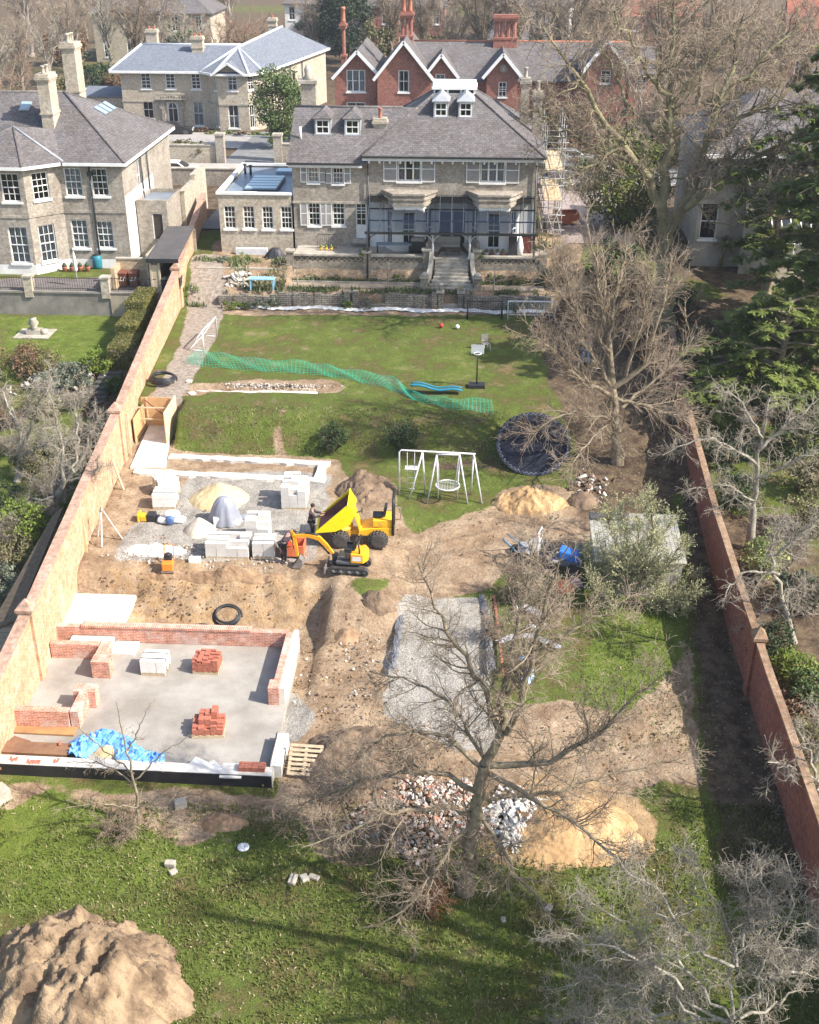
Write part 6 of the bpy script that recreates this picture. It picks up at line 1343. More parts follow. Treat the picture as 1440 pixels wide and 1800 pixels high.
def excavator():
 a=gp(614,1012);t=local(empty('mini_excavator',(0,0,0),'yellow mini excavator with boom stretched out and bucket on the ground','excavator'));L2=.78
 for s in(-1,1):
  b=MB();y0,y1=s*.5-.14,s*.5+.14;pr=[(-L2+.2*math.cos(q)if math.cos(q)<0 else L2+.2*math.cos(q),.21+.2*math.sin(q))for q in np.linspace(-math.pi/2,3*math.pi/2,21)[:-1]]
  pr=[(L2+.2*math.cos(q),.21+.2*math.sin(q))for q in np.linspace(-math.pi/2,math.pi/2,9)]+[(-L2+.2*math.cos(q),.21+.2*math.sin(q))for q in np.linspace(math.pi/2,3*math.pi/2,9)]
  n=len(pr);vs=[(x,y0,z)for x,z in pr]+[(x,y1,z)for x,z in pr];b.add(vs,[(i,(i+1)%n,n+(i+1)%n,n+i)for i in range(n)])
  pr2=[(x*.93,.21+(z-.21)*.72)for x,z in pr];
  for yy,fl in((y0,1),(y1,0)):
   b.add([(x,yy,z)for x,z in pr]+[(x,yy,z)for x,z in pr2],[((i,n+i,n+(i+1)%n,(i+1)%n)if fl else(i,(i+1)%n,n+(i+1)%n,n+i))for i in range(n)])
  for i in range(22):
   x=-L2+i*2*L2/21
   for z in(.005,.415):b.obox((x,s*.5,z),(.04,.285,.025))
  b.build('track',RUB,t,recalc=True)
  q=MB();q.box(-L2+.02,L2-.02,s*.5-.1,s*.5+.1,.12,.3)
  for x in(-L2,-.4,0,.4,L2):q.lathe((x,s*.5-.125,.2),[(.12,0),(.12,.25)],12,'y')
  q.build('track_frame',M('dark_grey_steel',(0.12,0.12,0.12),(0.08,0.08,0.08),rough=0.7),t)
 b=MB();b.box(-.5,.5,-.36,.36,.25,.45);b.lathe((0,0,.45),[(.34,0),(.34,.1)],18);b.build('undercarriage',BLK,t)
 b=MB();b.box(1.12,1.2,-.62,.62,.04,.36);b.bar((.5,-.3,.3),(1.14,-.35,.2),.1,.08);b.bar((.5,.3,.3),(1.14,.35,.2),.1,.08);b.build('blade',STEEL,t)
 b=MB();b.box(-.55,.62,-.5,.5,.56,.7);b.build('deck',M('slewing_deck',(0.1,0.1,0.105),(0.07,0.07,0.072),rough=0.6),t,.02)
 b=MB();b.box(.02,.6,-.46,.2,.702,.8);b.build('floor_plate',STEEL,t)
 b=MB();pts=[(-.1,-.52),(-.72,-.52),(-.92,-.2),(-.92,.2),(-.72,.52),(-.1,.52)];b.prism(pts,.66,1.18);b.build('engine_cover',YELX,t,.05)
 b=MB();b.add([(-.2,.526,.8),(-.62,.526,.8),(-.62,.526,1.05),(-.2,.526,1.05)],[(0,3,2,1)]);b.build('decal',WHITE,t)
 b=MB();b.box(-.3,.18,-.24,.24,1.2,1.32);b.obox((-.28,0,1.28),(.12,.46,.5),0,0,-.15);b.build('seat',BLK,t,.04)
 for s in(-1,1):b=MB();b.tube([(.12,s*.36,.8),(.15,s*.36,1.35),(.1,s*.36,1.5)],.02,6);b.box(-.15,.2,s*.38-.06,s*.38+.06,1.2,1.38);b.build('control_console',BLK,t)
 b=MB();b.tube([(-.55,-.42,1.15),(-.5,-.42,1.75),(-.5,.42,1.75),(-.55,.42,1.15)],.04,7);b.build('roll_bar',BLK,t)
 b=MB();b.box(.6,.86,-.14,.14,.5,.9);b.build('swing_post',BLK,t)
 def arm(pts,w0,hgts,nm):
  b=MB();n=len(pts);vs=[]
  for i,(x,z)in enumerate(pts):
   p0,p1=pts[max(0,i-1)],pts[min(n-1,i+1)];dx,dz=p1[0]-p0[0],p1[1]-p0[1];l=math.hypot(dx,dz);nx,nz=-dz/l,dx/l
   for s in(-1,1):
    for y in(-w0/2,w0/2):vs.append((x+nx*s*hgts[i]/2,y,z+nz*s*hgts[i]/2))
  f=[]
  for i in range(n-1):o_=i*4;f+=[(o_,o_+1,o_+5,o_+4),(o_+2,o_+6,o_+7,o_+3),(o_,o_+4,o_+6,o_+2),(o_+1,o_+3,o_+7,o_+5)]
  f+=[(0,2,3,1),((n-1)*4,(n-1)*4+1,(n-1)*4+3,(n-1)*4+2)];b.add(vs,f);return b.build(nm,YELX,t,recalc=True)
 arm([(.8,.8),(1.15,1.3),(1.5,1.68),(2.05,1.8),(2.75,1.74)],.13,[.13,.18,.22,.17,.11],'boom')
 arm([(2.85,2.0),(2.72,1.7),(2.66,1.2),(2.6,.62)],.11,[.1,.18,.13,.1],'dipper')
 for p,q,r in(((1.0,.82),(1.62,1.5),.045),((1.5,1.87),(2.82,1.98),.04),((2.9,1.95),(2.78,1.0),.035)):
  b=MB();mid=((p[0]+q[0])/2,(p[1]+q[1])/2);b.tube([(p[0],0,p[1]),(mid[0],0,mid[1])],r,8);b.tube([(mid[0],0,mid[1]),(q[0],0,q[1])],r*.55,8);b.build('hydraulic_ram',BLK,t)
 b=MB();pr=[(2.5,.62),(2.36,.5),(2.3,.25),(2.42,.04),(2.72,.0),(2.86,.08)];n=len(pr);W_=.25
 b.add([(x,-W_,z)for x,z in pr]+[(x,W_,z)for x,z in pr],[(i,i+1,n+i+1,n+i)for i in range(n-1)]+[tuple(range(n)),tuple(range(2*n-1,n-1,-1))])
 for i in range(5):b.obox((2.88,-.2+i*.1,.05),(.1,.04,.04),0,0,-.2)
 b.build('bucket',STEEL,t)
 t.location=(a[0],a[1]+.5,ht(a[0],a[1]+.5));t.rotation_euler=(0,0,math.pi-0.06);t.scale=(.87,)*3
excavator()
def compactor():
 a=gp(297,1003);t=local(empty('plate_compactor',(0,0,0),'orange plate compactor with bent handle at the pit edge','compactor'));ORG=M('machine_orange',(0.75,0.26,0.04),(0.65,0.2,0.03),rough=0.5)
 b=MB();b.add([(-.25,-.3,.02),(.25,-.3,.02),(.25,.3,.02),(-.25,.3,.02),(-.27,-.36,.12),(.27,-.36,.12),(.27,.36,.12),(-.27,.36,.12)],[(0,3,2,1),(4,5,6,7),(0,1,5,4),(1,2,6,5),(2,3,7,6),(3,0,4,7)]);b.build('base_plate',STEEL,t)
 b=MB();b.box(-.24,.24,-.3,.12,.13,.5);b.build('body',ORG,t,.04);b=MB();b.box(-.17,.17,.0,.3,.45,.7);b.lathe((0,.1,.7),[(.14,0),(.12,.1)],12);b.build('engine',BLK,t,.03)
 b=MB();b.tube([(-.2,.25,.3),(-.2,.6,.95),(.2,.6,.95),(.2,.25,.3)],.025,7);b.build('handle',ORG,t);t.location=a;t.rotation_euler=(0,0,0.1)
 a=gp(258,918);t=local(empty('petrol_breaker',(0,0,0),'small yellow and black petrol tamper lying by the white bags','tamper'))
 b=MB();b.box(-.5,-.2,-.2,.2,.02,.3);b.box(-.62,-.52,-.26,.26,0,.4);b.build('body',YEL,t,.03);b=MB();b.box(-.18,.2,-.22,.22,.03,.38);b.lathe((.2,0,.18),[(.12,0),(.12,.2)],10,'x');b.build('engine',BLK,t,.03);t.location=(a[0]+0.2,a[1]+.2,a[2])
 a=gp(514,984);t=local(empty('orange_stillage',(0,0,0),'open orange steel stillage beside the bending worker','stillage'));b=MB();OR2=M('scuffed_orange',(0.72,0.2,0.09),(0.58,0.15,0.07),rough=0.6)
 for q in((-.5,.5,-.4,-.36,.1,.62),(-.5,.5,.36,.4,.1,.62),(-.5,-.46,-.36,.36,.1,.62),(.46,.5,-.36,.36,.1,.62),(-.46,.46,-.36,.36,.1,.14)):b.box(*q)
 b.build('bin_body',OR2,t)
 for x in(-.42,.42):b=MB();b.box(x-.05,x+.05,-.38,.38,0,.098);b.build('skid',OR2,t)
 t.location=(a[0],a[1]+.5,a[2])
 a=gp(300,921);b=MB();b.lathe((a[0],a[1]-.15,a[2]+.2),[(.16,0),(.2,.02),(.2,.35),(.16,.37),(.15,.1)],16,'y');o=b.build('blue_bucket',M('blue_plastic',(0.1,0.17,0.36),(0.08,0.13,0.28),rough=0.5),origin=a);tag(o,'blue bucket lying on its side in front of the white bags','bucket',None,'thing')
 BAG=M('white_bag',(0.74,0.74,0.75),(0.62,0.62,0.64),rough=0.6,scale=5)
 for k,(dx,dy,dz,lab)in enumerate(((-.3,0,0,'white bag at the left of the pile behind the blue bucket'),(.3,.05,0,'white bag at the right of the pile, nearest the sand cone'),(-.05,.45,0,'white bag at the back of the pile below the wrapped blocks'),(0,.15,.24,'white bag lying on top of the pile of white bags'))):
  a=gp(302,918);b=MB();n=14;V_=[]
  for i in range(9):
   ph=math.pi*i/8
   for j in range(n):th=2*math.pi*j/n;cx_,sx_=math.cos(th),math.sin(th);V_.append((a[0]+dx+.36*math.sin(ph)**.5*math.copysign(abs(cx_)**.6,cx_),a[1]+dy+.26*math.sin(ph)**.5*math.copysign(abs(sx_)**.6,sx_),a[2]+dz+.13-.13*math.cos(ph)))
  b.add(V_,[(i*n+j,i*n+(j+1)%n,(i+1)*n+(j+1)%n,(i+1)*n+j)for i in range(8)for j in range(n)],True);o=b.build('material_bag',BAG,origin=(a[0]+dx,a[1]+dy,a[2]+dz));tag(o,lab,'bag','pile of white bags','thing')
compactor()
def tractor():
 a=gp(992,1012,1.0);t=local(empty('compact_tractor',(0,0,0),'small tractor with blue bonnet, black seat and white roll hoop beside the shed','tractor'))
 BL=M('bonnet_blue',(0.03,0.17,0.6),(0.025,0.14,0.5),rough=0.35,spec=0.5)
 b=MB();b.add([(.1,-.34,.7),(1.0,-.3,.62),(1.0,.3,.62),(.1,.34,.7),(.1,-.3,1.15),(.95,-.24,.98),(.95,.24,.98),(.1,.3,1.15)],[(0,3,2,1),(4,5,6,7),(0,1,5,4),(1,2,6,5),(2,3,7,6),(3,0,4,7)]);b.build('bonnet',BL,t,.06)
 b=MB();b.box(-.7,.95,-.2,.2,.35,.62);b.box(-.55,.1,-.45,.45,.55,.66);b.build('chassis',M('tractor_grey',(0.3,0.31,0.33),(0.22,0.23,0.25),rough=0.6),t,.02)
 for y in(-.5,.5):wheel(t,-.45,y,.42,.42,.28);wheel(t,.75,y*.9,.28,.28,.18)
 b=MB();b.box(-.55,-.1,-.24,.24,.78,.9);b.obox((-.58,0,.86),(.1,.46,.42),0,0,-.15);b.build('seat',BLK,t,.04)
 b=MB();b.tube([(-.8,-.4,.5),(-.82,-.4,1.7),(-.82,-.3,1.82),(-.82,.3,1.82),(-.82,.4,1.7),(-.8,.4,.5)],.045,8);b.bar((-.82,-.4,1.25),(-.82,.4,1.25),.05);b.build('roll_bar',WHITE,t)
 b=MB();b.tube([(.05,0,1.15),(-.08,0,1.22)],.02,6);b.tube([(-.08,.17*math.cos(q),1.22+.1*math.sin(q))for q in np.linspace(0,6.28,13)[:-1]],.015,5,closed=True);b.build('steering_wheel',BLK,t)
 b=MB();b.box(.98,1.06,-.1,.12,.35,.6);b.build('front_plate',WHITE,t)
 t.location=(a[0]-.3,a[1]+.5,a[2]);t.rotation_euler=(0,0,-0.25)
 a=gp(935,985,1.0);t=local(empty('garden_machinery',(0,0,0),'tangle of grey mower frame and blue handles left of the small tractor','mower'));
 b=MB();b.add([(-.7,-.45,.25),(.7,-.5,.25),(.75,.45,.25),(-.6,.4,.25),(-.5,-.3,.55),(.5,-.35,.6),(.55,.3,.6),(-.45,.3,.55)],[(0,3,2,1),(4,5,6,7),(0,1,5,4),(1,2,6,5),(2,3,7,6),(3,0,4,7)]);b.build('deck',M('faded_grey_plastic',(0.36,0.36,0.37),(0.22,0.22,0.23),rough=0.7,scale=5),t,.05)
 for x,y in((-.6,-.45),(.6,-.45),(-.6,.42),(.6,.42)):wheel(t,x,y,.18,.18,.12)
 b=MB();b.tube([(-.4,-.3,.5),(-1.1,-.2,1.15),(-1.15,.25,1.15),(-.4,.3,.5)],.03,6);b.tube([(-.8,-.1,.3),(-1.3,.3,.9)],.05,6);b.build('handle',M('steel_blue',(0.14,0.22,0.33),(0.1,0.16,0.24),rough=0.5),t);t.location=(a[0],a[1]+.6,a[2]);t.rotation_euler=(0,0,.5)
 for k,(px,py,mt,lab,s)in enumerate(((992,1043,M('orange_tub',(0.7,0.17,0.07),(0.58,0.13,0.05),rough=0.6),'upturned orange wheelbarrow pan on the grass beside the shed',1.0),(1012,1036,M('pink_tub',(0.62,0.4,0.38),(0.54,0.34,0.32),rough=0.6),'pale pink tub next to the orange barrow pan',.75))):
  a=gp(px,py,1.0);t=local(empty('barrow_pan',(0,0,0),lab,'barrow'));b=MB();b.add([(-.42*s,-.32*s,0),(.42*s,-.32*s,0),(.42*s,.32*s,0),(-.42*s,.32*s,0),(-.3*s,-.22*s,.42*s),(.28*s,-.22*s,.4*s),(.28*s,.22*s,.4*s),(-.3*s,.22*s,.42*s)],[(0,3,2,1),(4,5,6,7),(0,1,5,4),(1,2,6,5),(2,3,7,6),(3,0,4,7)]);b.build('pan',mt,t,.07)
  b=MB();b.tube([(.3*s,-.25*s,.02),(.75*s,-.25*s,.1)],.02,5);b.tube([(.3*s,.25*s,.02),(.75*s,.25*s,.1)],.02,5);b.build('handle',STEEL,t);t.location=(a[0],a[1]+.3,a[2]);t.rotation_euler=(0,0,.3)
 for k,(px,lab)in enumerate(((1016,'left grey green gas bottle between tractor and shed'),(1028,'right grey green gas bottle touching the shed'))):
  a=gp(px,985,1.0);b=MB();b.lathe(a,[(.17,0),(.19,.05),(.19,.6),(.12,.72),(.06,.75),(.08,.84)],14);o=b.build('gas_bottle',M('grey_green',(0.3,0.32,0.25),(0.24,0.26,0.2),rough=0.5),origin=a);tag(o,lab,'gas bottle','gas bottles by the shed','thing')
 for px,py,col,lab in((1034,1048,(0.7,0.52,0.02),'bright yellow toy bucket on the grass at the left front of the shed'),(1086,1043,(0.68,0.5,0.03),'bright yellow toy watering can in front of the middle of the shed'),(1052,1038,(0.12,0.16,0.5),'dark blue plastic toy leaning on the shed front')):
  a=gp(px,py,1.0);t=empty('garden_toy',a,lab,'toy');b=MB();b.lathe(a,[(.1,0),(.16,.02),(.19,.26),(.16,.27),(.12,.1)],12);b.build('tub',M('toy_%d'%px,col,tuple(q*.8 for q in col),rough=0.5),t);b=MB();b.tube([(a[0]-.18,a[1],a[2]+.25),(a[0],a[1],a[2]+.42),(a[0]+.18,a[1],a[2]+.25)],.015,5);b.build('handle',WHITE,t)
tractor()
def sheds():
 l,r=gp(1046,1046,1.0),gp(1192,1046,1.0);yb=l[1];x0,x1=l[0],r[0];z0=l[2]
 OLDT=M('silvered_timber',(0.40,0.375,0.32),(0.29,0.265,0.22),rough=0.9,scale=3)
 R=empty('timber_shed',((x0+x1)/2,yb,z0),'low silvered timber shed half hidden by the budding willow','shed');h=1.75;d=3.3
 m=MB();m.box(x0,x1,yb,yb+d,z0-0.3,z0+h);m.build('shed_wall',OLDT,R)
 m=MB()
 for i in range(int((x1-x0)/.14)):m.box(x0+i*.14,x0+i*.14+.125,yb-.02,yb-.002,z0-.2,z0+h)
 m.build('weatherboard',OLDT,R)
 m=MB();n=22
 for i in range(n):xa=x0-.15+(x1-x0+.3)*i/n;m.add([(xa,yb-.2,z0+h+.02),(xa+(x1-x0+.3)/n-.015,yb-.2,z0+h+.02),(xa+(x1-x0+.3)/n-.015,yb+d+.1,z0+h+.4),(xa,yb+d+.1,z0+h+.4),(xa,yb-.2,z0+h-.02),(xa+(x1-x0+.3)/n-.015,yb-.2,z0+h-.02),(xa+(x1-x0+.3)/n-.015,yb+d+.1,z0+h+.36),(xa,yb+d+.1,z0+h+.36)],[(0,1,2,3),(4,7,6,5),(0,4,5,1),(1,5,6,2),(2,6,7,3),(3,7,4,0)])
 m.build('roof',M('grey_board_roof',(0.36,0.345,0.3),(0.25,0.24,0.205),rough=0.9,scale=2.5),R)
 m=MB();m.box(x0-.1,x0+1.6,yb+d-.5,yb+d+.1,z0+h+.405,z0+h+.43);m.build('felt_patch',MATS['dark_roof_felt'],R)
 R=empty('garden_store',(-18.4,37,0.4),'neighbouring store with brown mossy roof running behind the orange wall','shed');xr=-16.75
 MOSS=M('mossy_roof',(0.16,0.115,0.075),(0.075,0.06,0.045),rough=0.95,scale=5,detail=9,bump=0.5)
 m=MB();A=G3(5,1100,2.4);B_=G3(60,958,2.9);
 m.add([(xr-.1,36.4,2.75),(xr-1.0,45.0,3.1),(B_[0]-.3,45.0,2.6),(A[0]-0.6,36.4,2.2),(xr-.1,36.4,2.65),(xr-1.0,45.0,3.0),(B_[0]-.3,45.0,2.5),(A[0]-0.6,36.4,2.1)],[(0,1,2,3),(7,6,5,4),(0,4,5,1),(1,5,6,2),(2,6,7,3),(3,7,4,0)]);m.build('roof',MOSS,R,recalc=True)
 m=MB();m.add([(xr-.15,36.5,0.2),(A[0]-.4,36.5,0.2),(A[0]-.4,36.5,2.1),(xr-.15,36.5,2.6)],[(0,3,2,1)]);m.add([(A[0]-.4,36.5,0.2),(B_[0]-.1,44.8,0.2),(B_[0]-.1,44.8,2.45),(A[0]-.4,36.5,2.1)],[(0,3,2,1)]);m.build('shed_wall',OLDT,R,recalc=False)
 m=MB()
 for i in range(8):m.box(A[0]-.4,xr-.15,36.46,36.49,.3+i*.26,.54+i*.26)
 m.build('weatherboard',OLDT,R)
sheds()
# --- trees and plants
def mesh_np(name,v,f,mat,smooth=True,sizes=None):
 me=bpy.data.meshes.new(name);nf,k=f.shape
 me.vertices.add(len(v));me.vertices.foreach_set('co',v.astype(np.float32).ravel());me.loops.add(nf*k);me.loops.foreach_set('vertex_index',f.astype(np.int32).ravel())
 me.polygons.add(nf);me.polygons.foreach_set('loop_start',np.arange(0,nf*k,k,dtype=np.int32));me.polygons.foreach_set('loop_total',np.full(nf,k,dtype=np.int32))
 me.polygons.foreach_set('use_smooth',np.full(nf,smooth));me.update(calc_edges=True);me.materials.append(mat);return me
def put(name,me,parent=None,loc=(0,0,0)):
 o=bpy.data.objects.new(name,me);COL.objects.link(o);o.location=loc
 if parent is not None:o.parent=parent
 return o
def tubes_np(groups):
 """groups of (P[B,k,3], R[B,k], sides) -> vertices, quads"""
 VV,FF,off=[],[],0
 for P,R,n in groups:
  B,k,_=P.shape
  if B==0:continue
  T=np.empty_like(P);T[:,1:-1]=P[:,2:]-P[:,:-2];T[:,0]=P[:,1]-P[:,0];T[:,-1]=P[:,-1]-P[:,-2];T/=np.linalg.norm(T,axis=2,keepdims=True)+1e-9
  ref=np.where(np.abs(T[:,:1,2:3])<0.9,np.array([0,0,1.0]),np.array([1.0,0,0]));ref=np.broadcast_to(ref,P.shape)
  X=np.cross(T,ref);X/=np.linalg.norm(X,axis=2,keepdims=True)+1e-9;Y=np.cross(X,T)
  a=np.arange(n)/n*2*np.pi
  v=P[:,:,None]+(X[:,:,None]*np.cos(a)[None,None,:,None]+Y[:,:,None]*np.sin(a)[None,None,:,None])*R[:,:,None,None]
  base=off+np.arange(B*k*n).reshape(B,k,n);nx=np.roll(base,-1,axis=2)
  f=np.stack([base[:,:-1],nx[:,:-1],nx[:,1:],base[:,1:]],-1).reshape(-1,4)
  VV.append(v.reshape(-1,3));FF.append(f);off+=B*k*n
 return np.concatenate(VV),np.concatenate(FF)
def sprout(P,R,rng,dens,length,ang,seg,wob,up,rr=0.6,rmin=0.004,tmin=0.15,fall=0.5,taper=0.25,side=None):
 """grow side branches along every polyline of P"""
 B,k,_=P.shape;L=np.linalg.norm(P[:,1:]-P[:,:-1],axis=2).sum(1);n=rng.poisson(np.maximum(0.01,dens*L));idx=np.repeat(np.arange(B),n);N=len(idx)
 if N==0:return np.zeros((0,seg+1,3)),np.zeros((0,seg+1))
 t=tmin+(1-tmin)*rng.random(N);u=t*(k-1);i=np.minimum(u.astype(int),k-2);fr=(u-i)[:,None]
 p=P[idx,i]*(1-fr)+P[idx,i+1]*fr;T=P[idx,i+1]-P[idx,i];T/=np.linalg.norm(T,axis=1,keepdims=True)+1e-9;r=R[idx,i]*(1-fr[:,0])+R[idx,i+1]*fr[:,0]
 q=rng.normal(size=(N,3));q-=(q*T).sum(1,keepdims=True)*T;q/=np.linalg.norm(q,axis=1,keepdims=True)+1e-9
 a=np.radians(rng.uniform(ang[0],ang[1],N))[:,None];d=T*np.cos(a)+q*np.sin(a)
 Ln=length*rng.uniform(0.5,1.3,N)*(1-fall*t);st=Ln/seg;pts=[p];cur=p
 for s in range(seg):
  d=d+rng.normal(size=(N,3))*wob;d[:,2]+=up;d/=np.linalg.norm(d,axis=1,keepdims=True)+1e-9;cur=cur+d*st[:,None];pts.append(cur)
 r0=np.maximum(rmin,np.minimum(r*rr,Ln*0.02));tp=np.linspace(1,taper,seg+1)[None]
 return np.stack(pts,1),np.maximum(rmin*0.8,r0[:,None]*tp)
def resample(pts,k,rng=None,wob=0.0):
 pts=np.array(pts,float);d=np.r_[0,np.cumsum(np.linalg.norm(np.diff(pts,axis=0),axis=1))];u=np.linspace(0,d[-1],k)
 q=np.stack([np.interp(u,d,pts[:,j])for j in range(3)],1)
 for _ in range(2):q[1:-1]=0.5*q[1:-1]+0.25*(q[:-2]+q[2:])
 if rng is not None and wob:q[1:-1]+=rng.normal(size=(k-2,3))*wob
 return q
def bark(name,a,b_,scale=6):return M(name,a,b_,rough=0.95,scale=scale,detail=6,bump=0.4)
BK_OAK=bark('grey_brown_bark',(0.30,0.245,0.165),(0.15,0.12,0.08));BK_MOSS=bark('mossy_bark',(0.27,0.245,0.135),(0.14,0.12,0.07),1.5);BK_GREY=bark('silver_bark',(0.36,0.32,0.27),(0.20,0.17,0.14));BK_PALE=bark('pale_lichen_bark',(0.36,0.325,0.26),(0.20,0.18,0.14));TW=M('twig_brown',(0.30,0.23,0.165),(0.20,0.15,0.105),rough=0.9,scale=1.2);TWP=M('twig_pale',(0.37,0.325,0.255),(0.25,0.21,0.16),rough=0.9,scale=1.2);TWG=M('twig_grey',(0.38,0.305,0.225),(0.22,0.165,0.115),rough=0.9,scale=1.2)
TREES=0
def tree(name,label,base,limbs,levels,barkm,twigm,seed,wob=0.03,cat='tree',group=None,leaves=None):
 """limbs: [(points, r0, r1)], levels: sprout settings; trunk and limbs are one part, the twigs another"""
 rng=np.random.default_rng(seed);R_=empty(name,base,label,cat,group);b0=np.array(base);G_=[];k=14;PP,RR=[],[]
 for pts,r0,r1 in limbs:
  p=resample(pts,k,rng,wob)-b0;PP.append(p);RR.append(np.linspace(r0,r1,k)if len(PP)>1 else np.linspace(r0,r1,k)*(1+0.35*np.exp(-np.linspace(0,9,k))))
 P,R=np.stack(PP),np.stack(RR);G_.append((P,R,9));tw=[];src=(P,R);pool=[src]
 for li,lv in enumerate(levels):
  lv=dict(lv);frm=lv.pop('on',None);big=lv.pop('limb',False);srcs=[pool[j]for j in frm]if frm else[pool[-1]]
  outs=[sprout(s[0],s[1],rng,**lv)for s in srcs];o=(np.concatenate([q[0]for q in outs]),np.concatenate([q[1]for q in outs]));pool.append(o);(G_ if big else tw).append((o[0],o[1],6 if big else 3))
 v,f=tubes_np(G_);put('trunk',mesh_np('trunk',v,f,barkm),R_)
 if tw:v,f=tubes_np(tw);put('crown',mesh_np('crown',v,f,twigm),R_)
 if leaves:
  n,size,mat_,on=leaves;q=pool[on][0];i=rng.integers(0,len(q),n);j=rng.integers(1,q.shape[1],n);c=q[i,j]+rng.normal(size=(n,3))*0.02;v,f=leaf_quads(c,size,rng);put('foliage',mesh_np('foliage',v,f,mat_,False),R_)
 return R_
def leaf_quads(c,size,rng,flat=0.0,aspect=0.55,droop=0.0):
 n=len(c);s=size*rng.uniform(0.6,1.4,n)[:,None];a=rng.normal(size=(n,3));a[:,2]=a[:,2]*(1-flat)-droop;a/=np.linalg.norm(a,axis=1,keepdims=True)+1e-9
 b=rng.normal(size=(n,3));b[:,2]*=(1-flat);b-=(b*a).sum(1,keepdims=True)*a;b/=np.linalg.norm(b,axis=1,keepdims=True)+1e-9
 v=np.stack([c-a*s/2,c+b*s*aspect/2,c+a*s/2,c-b*s*aspect/2],1).reshape(-1,3);return v,np.arange(4*n).reshape(n,4)
LEAFM={}
def leafm(name,a,b_,tr=0.25):
 m=M(name,a,b_,rough=0.6,scale=0.9,detail=3,spec=0.3)
 p=m.node_tree.nodes['Principled BSDF'];p.inputs['Subsurface Weight'].default_value=0.0;return m
HOLLY=leafm('dark_glossy_leaf',(0.055,0.08,0.028),(0.028,0.045,0.016));YEW=leafm('yew_green',(0.05,0.07,0.032),(0.025,0.038,0.018));LAUREL=leafm('laurel_green',(0.16,0.185,0.03),(0.06,0.085,0.018));EVG=leafm('mid_evergreen',(0.11,0.15,0.045),(0.055,0.085,0.025));CEDAR=leafm('cedar_green',(0.17,0.205,0.04),(0.07,0.1,0.022));OLIVE=leafm('olive_shrub',(0.19,0.175,0.075),(0.10,0.09,0.04));SAGE=leafm('sage_shrub',(0.2,0.22,0.16),(0.1,0.115,0.08));RUST=leafm('rust_shrub',(0.2,0.12,0.065),(0.1,0.06,0.035));LIME=leafm('bright_shrub',(0.17,0.22,0.03),(0.09,0.13,0.02));CREAMV=leafm('variegated_leaf',(0.42,0.42,0.16),(0.16,0.2,0.06));CATK=leafm('willow_bud',(0.4,0.4,0.2),(0.27,0.28,0.12))
def bush_mesh(name,rx,ry,rz,n,size,mat,seed,clumps=40,flat=0.2,bottom=0.15):
 """leaf clumps over a lumpy crown with gaps; origin at the foot"""
 rng=np.random.default_rng(seed);d=rng.normal(size=(clumps,3));d/=np.linalg.norm(d,axis=1,keepdims=True);q=rng.uniform(0.45,1.0,clumps)[:,None]**0.5
 c=d*q*np.array([rx,ry,rz])*(1+0.18*rng.normal(size=(clumps,1)))*0.84;c[:,2]=np.maximum(c[:,2]+rz,rz*bottom);rad=rng.uniform(0.18,0.38,clumps)*(rx*ry*rz)**(1/3)
 i=rng.integers(0,clumps,n);e=rng.normal(size=(n,3));e/=np.linalg.norm(e,axis=1,keepdims=True);p=c[i]+e*rad[i][:,None]*(rng.random(n)[:,None]**0.4)*np.array([1,1,0.8]);p[:,2]=np.maximum(p[:,2],0.02)
 v,f=leaf_quads(p,size,rng,flat);return mesh_np(name,v,f,mat,False)
def stem_mesh(rx,rz,n,seed,mat):
 rng=np.random.default_rng(seed);P=np.zeros((n,5,3));a=rng.uniform(0,6.28,n);r=rng.uniform(.2,.75,n)*rx
 for j in range(5):t=j/4;P[:,j,0]=np.cos(a)*r*t**1.3;P[:,j,1]=np.sin(a)*r*t**1.3;P[:,j,2]=t*rz*rng.uniform(1.0,1.5)
 P[:,1:4]+=rng.normal(size=(n,3,3))*.04*rx;R=np.linspace(1,.3,5)[None]*np.full((n,1),max(.02,rx*.035));v,f=tubes_np([(P,R,5)]);return mesh_np('stem',v,f,mat)
BUSH={}
def bush(name,label,loc,rx,ry,rz,mat,seed,n=3500,size=0.12,clumps=40,cat='bush',group=None,rzrot=0.0,key=None):
 R_=empty(name,loc,label,cat,group,rzrot);key=key or None
 if key and key in BUSH:fm,sm,(ox,oy,oz)=BUSH[key]
 else:
  fm=bush_mesh('foliage',rx,ry,rz,n,size,mat,seed,clumps);sm=stem_mesh(rx,rz,7,seed,BK_OAK);ox,oy,oz=rx,ry,rz
  if key:BUSH[key]=(fm,sm,(rx,ry,rz))
 put('foliage',fm,R_);put('stem',sm,R_);R_.scale=(rx/ox,ry/oy,rz/oz);return R_
def pv(pts,Ys):return[V3(px,py,Y)for(px,py),Y in zip(pts,np.interp(np.linspace(0,1,len(pts)),np.linspace(0,1,len(Ys)),Ys))]
